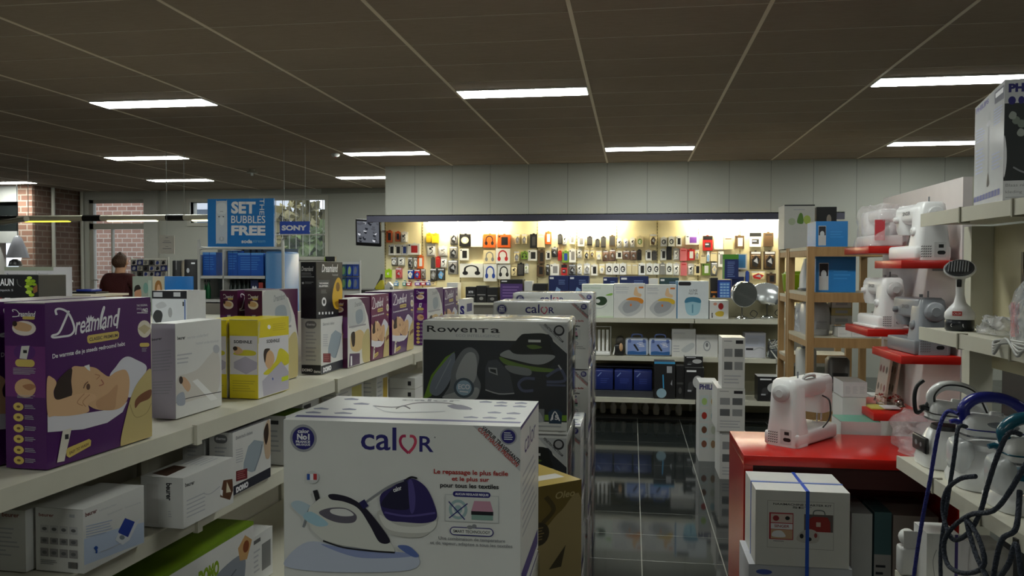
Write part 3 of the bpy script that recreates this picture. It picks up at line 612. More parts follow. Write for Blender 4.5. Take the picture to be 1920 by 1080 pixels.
f = fit((628, 800), Z2+.004, LD, 684, 705, 600); f.h = .20; f.w -= .03; plain_box(f, 'contour_grill_box', 'white box with a pale yellow panel under the maroon blanket box', p_grey((196, 186, 110), (120, 120, 120)), CARTON, None, mat((70, 72, 76), .4))
f = fit((706, 775), Z2+.004, LD, 728, 682, None, .12); f.h = .215; plain_box(f, 'contour_grill_box', 'tall white box with a yellow picture, beside the stacked flat boxes', p_grey((190, 160, 50), (120, 120, 120)))
zb = Z2+.004
for i, lab in enumerate(('lower flat white box of the pair on the second shelf', 'upper flat white box of the pair on the second shelf')):
    f = fit((778, 750), Z2+.004, LD, 800, 726, 730); f.loc.z = zb; f.h = .058; zb += .06
    def pr(g, f): P = face(g, 'L', f.w, f.d, f.h); P.rect(.72, .3, .85, .7, DK)
    plain_box(f, 'flat_scale_box', lab, pr, CARTON, 'flat white boxes on the second shelf')
# third shelf: green snack maker box
f = fit((308, 1088), Z3+.004, LD, 476, 1080, None, .36)
c = atV(476, 1075, lg(0, -.0).xy, LD); a = atV(300, 1085, lg(0, 0).xy, LD)
f.w = (c.xy-a.xy).length+.05; f.h = .245; f.d = .34; q = c.xy-LD*(f.w/2)+LN*(f.d/2); f.loc = Vector((q.x, q.y, Z3+.004)); f.rot = LROT
g = carton_g(f.w, f.d, f.h, CARTON, False, mat((104, 132, 20), .4)); P = face(g, 'F', f.w, f.d, f.h); P.rect(0, .0, 1, .05, ink(110, 140, 30))
P.text('DOMO', .42, .22, .62, .42, ink(130, 160, 30), .06); P.ell(.4, .3, .012, .05, NAVY); P.blob([(.5, .6), (.6, .4), (.86, .35), (.9, .6), (.8, 1), (.5, 1)], ink(130, 136, 146)); P.stroke([(.55, .7), (.8, .5)], .02, ink(90, 96, 106)); P.poly([(.5, .55), (.56, .5), (.6, .6), (.52, .66)], ink(120, 160, 50))
for x, y in ((.82, .12), (.22, .35), (.1, .7)): P.poly([(x, y+.12), (x+.08, y), (x+.16, y+.12), (x+.1, y+.34), (x+.02, y+.3)], ink(190, 150, 100)); P.ell(x+.09, y+.16, .035, .08, ink(130, 70, 40))
g.obj('snack_maker_box', loc=f.loc, rot=f.rot, label='white and green snack maker box on the third shelf down', cat='box')
f = Fit(); f.w, f.d, f.h, f.rot = .17, .3, .17, LROT; q = c.xy+LD*(.1)+LN*.18; f.loc = Vector((q.x, q.y, Z3+.004)); plain_box(f, 'press_box', 'small grey box next to the green snack maker box', p_grey((120, 120, 120), (90, 90, 90)))

# ================================================================= STACKS OF STEAM STATION BOXES IN THE AISLE
def badge(P, cx, cy, r, m=NAVY):
    P.ell(cx, cy, r, r*1.0, ink(150, 152, 158), 28); P.ell(cx, cy, r*.82, r*.82, m, 28)
def calor_front(P):
    P.text('cal', 532, 226, 752, 368, NAVY, .012); P.text('R', 892, 274, 978, 370, NAVY, .014); P.ell(986, 280, 5, 5, GRY, 8)
    for k, c in ((1, ink(168, 40, 84)), (-1, ink(196, 66, 96))): P.stroke([(826, 380), (822-k*34, 344), (822-k*47, 308), (822-k*36, 280), (822-k*12, 276)], 17, c, 6)
    badge(P, 168, 306, 86); P.text('calor', 132, 250, 206, 274, WINK, .03); P.text('No1', 128, 278, 208, 316, WINK, .05); P.text('FRANCE', 120, 320, 212, 336, WINK, .04); P.text('BELGIQUE', 122, 340, 212, 354, WINK, .04)
    P.poly([(1212, 204), (1490, 204), (1490, 470)], ink(178, 180, 182)); P.poly([(1250, 204), (1490, 204), (1490, 420)], ink(196, 197, 198))
    badge(P, 1422, 264, 50); P.lines(1396, 240, 1448, 290, 4, WINK)
    P.text('VAPEUR TRAVERSANTE', 1228, 300, 1530, 326, DK, .03, 0, .76); P.text('CUVE HAUTE PRESSION', 1205, 314, 1520, 340, ink(170, 60, 50), .03, 0, .76)
    P.text('Le repassage le plus facile', 980, 470, 1420, 508, ink(165, 44, 40), .025); P.text('et le plus sur', 1088, 512, 1310, 546, ink(165, 44, 40), .025); P.text('pour tous les textiles', 1018, 552, 1366, 588, DK, .025)
    P.rect(1048, 620, 1366, 784, ink(180, 184, 184)); P.rect(1052, 624, 1362, 780, ink(206, 208, 205)); P.pill(1094, 600, 1318, 634, NAVY); P.text('AUCUN REGLAGE REQUIS', 1108, 610, 1306, 626, WINK, .03)
    P.ell(1126, 710, 56, 60, ink(150, 176, 178)); P.ell(1126, 710, 38, 42, ink(206, 210, 208)); P.ell(1126, 710, 24, 26, ink(150, 176, 178)); P.stroke([(1070, 664), (1166, 770)], 7, NAVY); P.stroke([(1182, 672), (1072, 764)], 7, NAVY)
    P.poly([(1222, 654), (1316, 654), (1334, 716), (1204, 716)], ink(190, 140, 160)); P.rect(1204, 716, 1334, 738, DK); P.rect(1206, 738, 1332, 768, ink(130, 160, 150))
    P.pill(1076, 814, 1336, 866, NAVY); P.pill(1082, 820, 1330, 860, ink(214, 215, 212)); P.text('SMART TECHNOLOGY', 1096, 832, 1316, 850, DK, .02); P.ell(1196, 814, 18, 12, GRY); P.ell(1222, 806, 14, 12, GRY)
    P.text('Une combinaison de temperature', 1008, 876, 1404, 902, GRY, .01); P.text('et de vapeur, adaptee a tous les textiles', 958, 906, 1446, 932, GRY, .01)
    P.ell(228, 546, 42, 40, ink(196, 198, 198)); P.rect(193, 526, 212, 564, BLUI); P.rect(212, 526, 234, 564, WINK); P.rect(234, 524, 256, 562, ink(180, 50, 56))
    for pts, c in (([(90, 720), (160, 700), (330, 790), (420, 860), (300, 850), (160, 790)], (176, 196, 208)), ([(60, 1060), (200, 950), (420, 968), (740, 990), (880, 1000), (840, 1090), (400, 1130), (80, 1120)], (186, 194, 212)), ([(280, 960), (500, 985), (760, 985), (880, 995), (760, 1020), (500, 1030)], (140, 152, 194)), ([(760, 950), (830, 945), (890, 1000), (850, 1008)], (90, 110, 170))): P.blob(pts, ink(*c))
    P.blob([(640, 740), (660, 830), (720, 880), (860, 892), (940, 870), (990, 800), (990, 740), (800, 700)], ink(186, 186, 180)); P.blob([(650, 760), (760, 820), (900, 822), (996, 786), (960, 850), (800, 864), (690, 840)], ink(214, 214, 208))
    P.blob([(652, 650), (740, 580), (800, 540), (868, 536), (940, 590), (990, 700), (996, 770), (930, 800), (800, 800), (690, 782)], ink(44, 34, 92)); P.blob([(660, 690), (740, 590), (812, 545), (830, 640), (826, 720), (700, 720)], ink(26, 22, 54)); P.blob([(826, 560), (850, 545), (870, 640), (862, 730), (838, 730)], ink(76, 66, 130)); P.stroke([(680, 745), (820, 762), (990, 735)], 12, ink(84, 74, 136)); P.stroke([(812, 542), (845, 524), (880, 530)], 12, DK)
    P.text('calor', 732, 584, 786, 612, WINK, .03, 0, -.35)
    P.stroke([(560, 690), (700, 590), (800, 545)], 12, ink(130, 132, 138)); P.stroke([(266, 690), (210, 745), (168, 860)], 12, ink(130, 136, 142)); P.stroke([(246, 626), (264, 690)], 30, DK, 3)
    P.poly([(210, 730), (270, 680), (330, 655), (430, 655), (530, 700), (600, 790), (740, 960), (744, 990), (580, 978), (400, 960), (300, 935), (230, 880), (190, 800)], ink(206, 207, 200))
    P.blob([(330, 652), (380, 645), (470, 665), (560, 720), (640, 810), (715, 920), (650, 930), (590, 830), (520, 730), (430, 690), (350, 680)], ink(30, 26, 44)); P.blob([(270, 762), (340, 732), (440, 730), (506, 770), (490, 815), (400, 822), (320, 800)], ink(96, 92, 104)); P.blob([(350, 740), (440, 736), (490, 770), (420, 780), (350, 765)], ink(214, 214, 212)); P.blob([(170, 800), (220, 760), (330, 830), (260, 850)], ink(160, 196, 212)); P.stroke([(296, 938), (420, 972), (590, 985), (744, 988)], 10, DK); P.stroke([(540, 680), (566, 720)], 40, ink(34, 30, 84), 3)
def calor_top(P):
    # crop: TL (340,42) TR (1530,45) BR (1495,190) BL (42,190)
    P.poly([(120, 160), (1486, 172), (1480, 182), (106, 172)], NAVY)
    P.text('calor', 722, 48, 1068, 62, GRY, .02)
    for x, y, w_ in ((1180, 56, 80), (1282, 58, 70), (1392, 58, 80), (1276, 76, 84), (1390, 78, 86), (1254, 118, 88), (1370, 120, 90), (1120, 150, 96), (1236, 150, 94), (1356, 152, 92), (380, 58, 90), (210, 118, 96), (440, 84, 100), (380, 118, 90), (165, 142, 100), (336, 142, 116)):
        P.poly([(x, y), (x+w_*.5, y-6), (x+w_, y), (x+w_*.9, y+6), (x+w_*.08, y+6)], ink(96, 102, 130)); P.k -= 1
    P.k += 1; P.stroke([(560, 96), (700, 100), (820, 72), (1000, 70), (1150, 104)], 6, ink(80, 80, 84)); P.stroke([(700, 110), (740, 92), (786, 108)], 7, DK); P.blob([(1000, 84), (1080, 78), (1158, 102), (1060, 104)], ink(70, 66, 96)); P.stroke([(560, 96), (660, 130), (840, 128), (1000, 118)], 4, LGR)
CQF = ((40, 192), (1492, 205), (1490, 1239), (42, 1239)); CQT = ((340, 42), (1530, 45), (1495, 203), (42, 190))
def film_skin(f, t, k=.004, name='plastic_wrap', m=None):
    return G().box((-f.w/2-k, -f.d/2-k, 0.004), (f.w/2+k, f.d/2+k, f.h+k), m or FILM, bev=.012).obj(name, t)
def steam_box(f, label, kind, wrap=True, group=None):
    t = thing('steam_station_box', label, 'box', f.loc, f.rot, group)
    g = carton_g(f.w, f.d, f.h, mat((212, 213, 210), .3), kind != 'calor')
    if kind == 'calor':
        calor_front(face(g, 'F', f.w, f.d, f.h, CQF)); calor_top(face(g, 'T', f.w, f.d, f.h, CQT))
        P = face(g, 'R', f.w, f.d, f.h); P.lines(.1, .3, .9, .7, 8, LGR); P.rect(0, .0, 1, .02, NAVY); P.text('calor', .2, .08, .8, .2, NAVY); P.rect(.05, .86, .95, .96, ink(70, 60, 130))
    else:
        P = face(g, 'F', f.w, f.d, f.h, (42, 232, 1040, 1015)); P.poly([(44, 366), (690, 366), (730, 320), (800, 314), (930, 318), (944, 366), (1038, 450), (1038, 930), (44, 930)], ink(38, 42, 50))
        P.text('Rowen', 70, 266, 420, 312, DK, .012, 0, 0, 0, 1.1); P.text('T', 430, 282, 500, 312, DK, .012); P.text('a', 516, 282, 580, 313, DK, .012); P.text('ECO INTELLIGENCE', 274, 326, 580, 344, LGR, .01)
        P.poly([(44, 790), (100, 620), (200, 490), (266, 448), (240, 520), (160, 640), (100, 770), (60, 790)], ink(110, 150, 40)); P.blob([(90, 740), (110, 640), (190, 530), (262, 456), (262, 560), (220, 680), (150, 764)], ink(120, 128, 142)); P.stroke([(130, 720), (190, 600), (240, 500)], 6, ink(150, 158, 170))
        P.blob([(250, 560), (320, 440), (390, 420), (436, 480), (420, 600), (448, 690), (400, 780), (190, 790), (230, 690)], ink(112, 116, 120)); P.blob([(290, 560), (350, 460), (410, 470), (420, 600), (380, 680), (280, 650)], ink(160, 163, 165)); P.blob([(180, 780), (260, 740), (420, 700), (430, 760), (380, 788)], ink(160, 163, 165))
        P.ell(330, 706, 72, 72, ink(70, 84, 96)); P.ell(330, 706, 54, 54, ink(150, 176, 196)); P.text('ECO', 290, 680, 372, 716, WINK, .03); P.stroke([(300, 730), (360, 735)], 8, WINK)
        P.poly([(480, 560), (500, 510), (560, 500), (600, 540), (650, 600), (680, 740), (570, 750), (478, 710)], ink(66, 70, 78)); P.poly([(500, 556), (560, 560), (566, 612), (506, 590)], ink(150, 154, 158)); P.poly([(512, 566), (552, 570), (556, 600), (514, 584)], ink(40, 42, 48)); P.stroke([(480, 715), (575, 742), (680, 735)], 8, ink(170, 172, 176), 3)
        P.blob([(570, 470), (640, 430), (720, 330), (780, 314), (900, 318), (930, 400), (950, 460), (940, 520), (880, 560), (700, 520)], ink(26, 30, 32)); P.rect(775, 356, 860, 374, ink(206, 207, 205)); P.blob([(764, 398), (820, 392), (870, 410), (800, 422)], ink(92, 116, 50)); P.blob([(580, 470), (640, 430), (700, 460), (940, 460), (930, 500), (840, 530), (680, 500)], ink(150, 154, 156))
        P.blob([(580, 480), (660, 510), (780, 540), (950, 560), (930, 580), (800, 575), (640, 540), (590, 510)], ink(96, 124, 52)); P.blob([(620, 540), (780, 560), (784, 608), (660, 590)], ink(120, 124, 128))
        P.stroke([(820, 630), (750, 630), (710, 670), (740, 715), (810, 712)], 20, ink(74, 82, 110)); P.stroke([(900, 612), (980, 560), (1010, 580), (1020, 640), (900, 650)], 20, ink(74, 82, 110)); P.stroke([(900, 672), (1030, 672)], 14, ink(74, 82, 110)); P.stroke([(980, 530), (1000, 560)], 10, LGR)
        P.rect(888, 880, 1038, 920, ink(110, 150, 40)); P.poly([(918, 940), (912, 862), (940, 842), (980, 842), (1008, 862), (1002, 940)], ink(36, 60, 84)); P.text('15', 936, 880, 984, 914, WINK, .04); P.stroke([(930, 920), (958, 856), (990, 920)], 8, WINK); P.rect(820, 840, 886, 930, ink(120, 124, 128)); P.blob([(826, 926), (850, 860), (880, 926)], LGR)
        P.poly([(844, 246), (1038, 246), (1038, 446)], ink(178, 180, 182)); P.ell(984, 290, 37, 38, DK); P.ell(984, 288, 26, 26, ink(160, 160, 162)); P.text('PENETRATING STEAM', 860, 300, 1036, 318, DK, .02, 0, .76); P.lines(980, 996, 1020, 1004, 1, GRY); P.rect(800, 955, 1000, 962, LGR)
        P = face(g, 'R', f.w, f.d, f.h); P.rect(.1, .1, .9, .9, ink(60, 64, 70)); P.lines(.2, .2, .8, .8, 8, GRY); P = face(g, 'T', f.w, f.d, f.h); P.lines(.05, .1, .95, .9, 5, ink(196, 180, 120))
    g.obj('carton', t)
    if wrap == 'side': G().box((f.w/2+.001, -f.d/2, .004), (f.w/2+.006, f.d/2, f.h-.004), FILM, bev=.002).obj('plastic_wrap', t)
    elif wrap: film_skin(f, t)
    return t
def stack(x0, x1, yf, dep, tops, labels, kind, wrap=True):
    """tops: heights of the box tops from the top down; the last one stands on the floor"""
    for i, top in enumerate(tops):
        bot = tops[i+1]+.006 if i+1 < len(tops) else 0
        f = Fit(); f.w, f.d, f.h, f.rot = x1-x0, dep, top-bot, 0; f.loc = Vector(((x0+x1)/2, yf+dep/2, bot)); steam_box(f, labels[i], kind[i] if isinstance(kind, (list, tuple)) else kind, wrap if i or yf > 2 else None, 'steam station boxes stacked in the aisle')
stack(-.648, -.198, 1.45, .285, (1.312, .99, .67, .345), ('big white steam station box with purple iron, topmost and closest in the aisle', *['white steam station box lower in the closest aisle stack']*3), 'calor', True)
stack(-.652, -.197, 2.5, .31, (1.43, 1.078, .728, .376), ('black fronted steam station box with green iron, top of its stack', 'black steam iron box directly under the black fronted green iron box', *['black steam iron box low in the stack behind the closest white box']*2), 'rowenta')
stack(-.648, -.205, 3.29, .33, (.955, .64, .32), ('white steam box showing its lid behind the black fronted stack', *['white steam box in the low stack behind the black fronted stack']*2), 'calor')
stack(-.66, -.205, 3.87, .33, (1.43, 1.11, .79, .4), ('white steam box with heart logo seen just above the black fronted box', *['white steam box inside the stack behind the black fronted box']*3), 'calor')
stack(-.675, -.22, 4.62, .33, (1.45, 1.105, .78, .4), ('tallest standing white steam box, farthest of the aisle stacks', 'white steam box directly below the topmost of the farthest aisle stack', *['white steam box low in the farthest aisle stack']*2), 'calor')
# gold coffee machine box turned between the stacks
a = math.radians(41); fr = Vector((-.118, 1.945)); f = Fit(); f.w, f.d, f.h, f.rot = .25, .21, .49, a
q = fr-Vector((math.cos(a), math.sin(a)))*(f.w/2)+Vector((-math.sin(a), math.cos(a)))*(f.d/2); f.loc = Vector((q.x, q.y, .602))
g = carton_g(f.w, f.d, f.h, mat((92, 76, 30), .3), False, mat((196, 170, 84), .3)); P = face(g, 'F', f.w, f.d, f.h, (-130, 480, 435, 1960))
P.blob([(434, 620), (300, 680), (220, 760), (100, 900), (60, 1400), (434, 1500)], ink(132, 116, 78)); P.ell(160, 815, 62, 82, ink(40, 32, 18)); P.lines(120, 770, 200, 870, 5, ink(120, 100, 60)); P.text('Oleo', 262, 540, 390, 590, ink(150, 136, 96), .02, .2); P.poly([(220, 1080), (330, 930), (300, 1080)], ink(50, 42, 24)); P.stroke([(200, 560), (250, 660), (180, 740)], 30, ink(60, 48, 18))
face(g, 'T', f.w, f.d, f.h).rect(.5, .62, .92, .8, ink(220, 216, 208))
g.obj('coffee_machine_box', loc=f.loc, rot=f.rot, label='gold brown box turned at an angle beside the closest white steam box', cat='box')
f2 = Fit(); f2.w, f2.d, f2.h, f2.rot = .25, .21, .6, a; f2.loc = Vector((q.x, q.y, 0)); plain_box(f2, 'shipping_carton', 'brown carton under the gold brown box in the aisle', None, mat((150, 116, 78), .7))
f3 = Fit(); f3.w, f3.d, f3.h, f3.rot = .1, .1, .3, 0; f3.loc = Vector((-.14, 1.50, .66))
# ================================================================= LIT ACCESSORY WALL
PY = 12.40
CREAM = mat((240, 226, 178), .6, name='cream_pegboard')
t = thing('accessory_wall', 'lit cream pegboard wall with a dark canopy, covered in small packs', 'display wall', (0, 0, 0))
PX0, PX1 = -3.84, 2.9
g = G(); g.box((PX0, PY, .2), (PX1, YB-.01, 2.34), CREAM)
for i in range(12):
    x = PX0+.6*i
    g.box((x-.012, PY-.006, .2), (x+.012, PY, 2.34), mat((206, 190, 136), .6))
    for k in range(30): g.box((x-.004, PY-.008, .9+k*.046), (x+.004, PY-.0055, .93+k*.046), mat((96, 84, 60), .7))
g.obj('pegboard', t)
cv = G(); cv.box((-3.97, 11.88, 2.268), (PX1, 11.92, 2.372), mat((62, 62, 76), .5)); cv.box((-3.97, 11.88, 2.36), (PX1, PY+.02, 2.372), mat((196, 190, 180), .6))
cv.box((-3.97, 11.92, 2.268), (-3.94, PY, 2.36), mat((60, 50, 40), .5)); cv.obj('canopy', t)
TUBEM = emission((255, 246, 214), TUBE, 'lit_strip')
for a, b in ((-3.1, -1.95), (-1.35, -.2), (.85, 2.3)): G().cyl((a, 12.24, 2.30), (b, 12.24, 2.30), .016, TUBEM, 10).obj('lamp_tube', t)
for a, b in ((-3.1, -1.95), (-1.35, -.2), (.85, 2.3)): G().box((a-.03, 12.2, 2.318), (b+.03, 12.28, 2.355), WHITE).obj('tube_batten', t)
g = G(); g.box((-3.8, 11.98, 1.03), (PX1, PY, 1.06), SHELF); g.box((-3.8, 12.0, .2), (PX1, 12.02, 1.03), mat((120, 116, 106), .6)); g.obj('ledge', t)
CC = dict(w=(226, 224, 216), k=(26, 24, 24), c=(222, 206, 160), g=(130, 128, 124), b=(34, 66, 150), r=(178, 34, 34), o=(206, 92, 30), y=(220, 180, 30), n=(84, 64, 42), v=(110, 140, 50), p=(120, 70, 160), m=(128, 100, 90), i=(206, 110, 112), t=(60, 140, 130), l=(160, 200, 20), d=(70, 68, 66), u=(90, 150, 200))
CN = dict(w='white', k='black', c='cream', g='grey', b='blue', r='red', o='orange', y='yellow', n='brown', v='green', p='purple', m='mauve', i='pink', t='teal', l='lime', d='charcoal', u='light blue')
KN = dict(e=('earphone_pack', 'earphone pack'), d=('phone_case_pack', 'phone case pack'), c=('cable_pack', 'coiled cable pack'), h=('headphone_box', 'headphone box'), p=('accessory_box', 'accessory box'), x=('blister_pack', 'blister pack'), t=('battery_pack', 'accessory card'))
ORD = 'first second third fourth fifth sixth seventh eighth ninth tenth eleventh twelfth thirteenth fourteenth fifteenth sixteenth seventeenth eighteenth nineteenth twentieth'.split()
ORD += ['twenty-'+o for o in ORD[:9]]+['thirtieth']+['thirty-'+o for o in ORD[:9]]+['fortieth']+['forty-'+o for o in ORD[:9]]+['fiftieth']
RA = ["""165 205 215 310 ok d;245 215 288 300 od k;290 215 350 310 we k;525 230 570 310 yp o;573 230 632 315 yp o;735 220 808 330 gx k;822 235 922 345 kc c;925 245 1030 350 wp c;1038 235 1145 355 oh k;1165 240 1280 355 od k;1320 235 1370 330 cx g;1380 235 1432 330 cx g;1458 235 1518 360 kd d;1522 240 1588 355 cp w;1595 215 1648 325 od w;1708 240 1745 325 kp d;1750 245 1790 335 we k;1815 245 1860 325 wd g;1900 250 1925 340 cp w""",
"""185 330 238 425 wd k;240 330 297 425 wd k;300 330 352 425 wd b;355 320 465 420 wd r;525 320 605 435 we k;630 345 712 435 we g;730 345 805 455 gx k;825 365 905 470 wd k;1040 380 1148 500 ch g;1150 365 1275 500 wh r;1310 390 1365 490 cx g;1378 395 1438 460 vh k;1440 378 1522 475 wd k;1530 380 1588 500 nd k;1600 390 1642 465 wd k;1650 355 1705 440 dx k;1710 390 1742 470 rp o;1748 390 1805 490 vd b;1810 370 1870 490 wd g;1880 370 1925 450 we k""",
"""205 445 260 520 gx w;265 440 327 520 we k;355 445 400 540 gx k;410 450 445 540 gx w;445 430 497 545 od w;565 450 600 540 dp n;610 440 648 535 rp o;650 445 708 540 we k;715 470 808 598 gx k;825 500 1035 625 wh k;1040 505 1158 660 wh b;1165 510 1280 640 wh k;1285 515 1342 620 ce k;1345 500 1402 610 kp d;1405 505 1442 590 we v;1520 510 1585 615 nd k;1600 515 1632 605 dx k;1640 505 1720 605 wd g;1740 510 1790 605 rt k;1805 510 1870 605 gx k;1880 505 1925 600 we k""",
"""155 555 208 625 lc l;245 540 305 635 ix r;352 555 408 640 bx w;412 555 470 640 rx b;475 550 515 640 gx n;555 545 618 655 dx g;622 545 690 650 dx u""",
"""230 665 268 700 ut w;310 660 340 700 tt w;345 665 385 700 rt w;420 660 470 697 pt w;472 660 520 695 rt w;522 660 560 695 bt w;562 660 602 690 ct n"""]
RB = ["""15 255 75 345 wd g;100 260 145 335 kp d;175 285 210 350 kp d;225 262 268 355 kp d;300 250 352 345 np d;368 275 412 360 we k;428 280 472 355 we b;486 268 530 355 we k;545 255 605 350 cc v;660 235 730 345 cx n;762 265 820 345 wc d;832 260 888 345 wc k;900 255 950 345 wd k;985 245 1108 330 wd p;1142 250 1230 382 rt k;1240 260 1326 372 wp c;1330 260 1412 372 cp n;1432 248 1515 365 nd w;1562 222 1668 350 wt k;1690 222 1778 345 np k;1830 230 1872 365 kt w""",
"""10 385 60 465 we k;70 380 120 465 cx k;125 380 165 450 cx n;177 385 235 475 cx w;240 385 295 480 mx n;298 375 356 478 mx n;360 390 415 455 wd k;420 385 484 465 mx n;488 385 546 470 mx n;550 380 590 470 kp n;625 380 680 470 wd k;685 390 728 470 dp k;760 370 812 470 wd k;815 350 862 465 kp k;875 365 933 470 we g;935 365 1000 475 ip r;1002 372 1068 470 rd w;1070 375 1112 470 cx g;1118 420 1172 500 cp n;1175 390 1206 490 wx u;1210 395 1270 480 cp g;1280 390 1330 530 wd g;1565 390 1672 550 nx k;1690 390 1800 555 nx k""",
"""10 500 66 600 wd k;70 500 128 600 wx g;135 510 192 608 wd k;205 505 262 600 cx w;268 500 328 600 wc k;331 500 388 600 wc k;392 500 452 600 wc k;455 500 500 600 cp w;502 500 555 600 cp w;562 500 625 605 wd k;632 500 691 600 wc k;694 500 750 600 wc k;755 500 805 600 gp w;810 500 868 600 wc k;875 500 932 610 we k;942 490 998 608 ip r;1005 505 1062 605 we k;1065 505 1120 605 cd k;1135 500 1205 605 vd w;1215 490 1275 610 gx c;1460 570 1522 620 wp c;1526 575 1558 690 bp b;1565 570 1715 650 cx r;1720 590 1800 680 nd k"""]
def motif(g, w_, d, h, kind, c2):
    P = face(g, 'F', w_, d, h); m = ink(*CC[c2])
    if kind == 'd': P.rect(.3, .18, .82, .82, m); P.rect(.08, .1, .24, .2, DK)
    elif kind == 'e': P.ell(.45, .4, .14, .1, m); P.stroke([(.5, .4), (.7, .6), (.4, .8)], .06, m); P.ell(.65, .3, .1, .07, m)
    elif kind == 'c': P.ell(.5, .5, .34, .28, m); P.ell(.5, .52, .2, .16, ink(*CC['w'])); P.stroke([(.5, .5), (.8, .6)], .1, m)
    elif kind == 'h': P.stroke([(.22, .7), (.25, .3), (.5, .15), (.75, .3), (.78, .7)], .09, m); P.ell(.24, .68, .12, .15, m); P.ell(.76, .68, .12, .15, m)
    elif kind == 'p': P.rect(.08, .08, .92, .9, m) if c2 == 'd' else P.rect(.15, .12, .85, .2, m)
    elif kind == 'x': P.poly([(.15, .5), (.5, .2), (.85, .45), (.6, .9), (.25, .8)], m); P.poly([(.3, .55), (.6, .35), (.7, .7)], LGR); P.rect(.1, .03, .9, .14, WINK)
    elif kind == 't': P.rect(0, 0, 1, .28, m); P.rect(.2, .45, .8, .8, ink(*[min(255, int(q*1.3+25)) for q in CC[c2]])); P.rect(.25, .55, .6, .62, WINK)
def pack(x0, y0, x1, y1, code, label, Y=PY):
    c, kind, c2 = code[0], code[1], code[2]; dep = .035+.03*random.random()
    a = atY(x0, y1, Y-dep); b = atY(x1, y0, Y-dep); w_, h = b.x-a.x, b.z-a.z
    g = G(); d = dep
    if kind in 'xe' and h > .1:      # card with a hang slot tab and a moulded bubble
        g.box((-w_/2, d/2-.012, 0), (w_/2, d/2-.0005, h), mat(CC[c], .35)); g.box((-w_/2*.82, -d/2, h*.06), (w_/2*.82, d/2-.01, h*.8), mat(CC[c], .2), bev=min(.012, w_*.1, d*.3))
        g.box((-.015, d/2-.01, h), (.015, d/2-.0005, h+.012), mat(CC[c], .35))
    else:
        g.box((-w_/2, -d/2, 0), (w_/2, d/2-.0005, h), mat(CC[c], .35)); g.box((-.018, d/2-.006, h), (.018, d/2-.0005, h+.015), mat(CC[c], .35))
    motif(g, w_, d, h, kind, c2)
    g.obj(KN[kind][0], loc=((a.x+b.x)/2, Y-d/2, a.z), label=label, cat='pack', group='packs hanging on the lit accessory wall')
RN = ('top', 'second', 'third', 'fourth', 'lowest')
for r_ in range(5):
    its = []
    for src, ox in ((RA, 690), (RB, 1080)):
        if r_ < len(src):
            for q in src[r_].split(';'):
                v = q.split(); x0, y0, x1, y1 = [float(k) for k in v[:4]]
                its.append((ox+x0/4.8, 390+y0/4.8, ox+x1/4.8, 390+y1/4.8, v[4]+v[5]))
    its = [(a, b, c, d, k if k[1] in KN else k[0]+k[2]+k[1]) for a, b, c, d, k in its]
    its.sort()
    its = [q for i, q in enumerate(its) if i == 0 or q[0] > its[i-1][0]+3]
    for i, q in enumerate(its):
        nx = its[i+1][0] if i+1 < len(its) else 9999
        pack(q[0], q[1], min(q[2], nx-.5), q[3], q[4], '%s %s, %s from the monitor in the %s row of packs' % (CN[q[4][0]], KN[q[4][1]][1], ORD[i], RN[r_]))
# bigger boxes standing on the ledge below
def bx(x0, x1, yt, Y, z, dep):
    a = atY(x0, yt, Y); b = atY(x1, yt, Y); f = Fit(); f.w, f.d, f.h, f.rot = b.x-a.x, dep, a.z-z, 0; f.loc = Vector(((a.x+b.x)/2, Y+dep/2, z)); return f
def pbox(f, name, label, m, fn=None, group=None, cat='box', top=None, seam=True):
    g = carton_g(f.w, f.d, f.h, m, seam, top)
    if fn: fn(face(g, 'F', f.w, f.d, f.h), g, f)
    return g.obj(name, loc=f.loc, rot=f.rot, label=label, cat=cat, group=group)
LZ = 1.061
def lab_box(c, c2, s=None):
    def fn(P, g, f):
        if s: P.text(s, .25, .25, .75, .4, WINK, .04)
        P.rect(.1, .5, .9, .56, ink(*c2)); P.ell(.5, .75, .2, .1, ink(*c2))
    return fn
DB = mat((24, 40, 92), .35); KB = mat((30, 30, 32), .4)
pbox(bx(838, 858, 530, 12.1, LZ, .25), 'speaker_box', 'small white box on the wall ledge beside the far end of the purple row', CARTON)
for x0, x1, y0, s, lab in ((873, 892, 538, 'XTS', 'black box with pale lettering, first of the black boxes on the wall ledge'), (893, 912, 536, None, 'black box with two white dots on the wall ledge'), (913, 933, 539, None, 'short black box between the dotted box and the purple box')):
    pbox(bx(x0, x1, y0, 12.05, LZ, .25), 'speaker_box', lab, KB, lab_box(0, (130, 130, 130), s))
def purple_fn(P, g, f): P.rect(0, .18, 1, .95, ink(84, 58, 120)); P.lines(.1, .3, .9, .8, 4, ink(140, 110, 170)); P.rect(.05, .05, .3, .1, WINK)
pbox(bx(938, 980, 524, 12.02, LZ, .3), 'radio_box', 'purple fronted box with a black top band on the wall ledge', KB, purple_fn)
pbox(bx(983, 998, 527, 12.02, LZ, .2), 'radio_box', 'narrow white box standing between the purple box and a black one', CARTON)
pbox(bx(1000, 1024, 532, 12.02, LZ, .3), 'radio_box', 'squat black box just before the dark blue boxes on the ledge', KB, lab_box(0, (90, 90, 90)))
def blue_fn(P, g, f): P.poly([(.2, .8), (.4, .4), (.6, .5), (.5, .85)], ink(140, 170, 210)); P.lines(.5, .15, .9, .35, 3, ink(120, 140, 190)); P.rect(.05, .05, .25, .12, WINK)
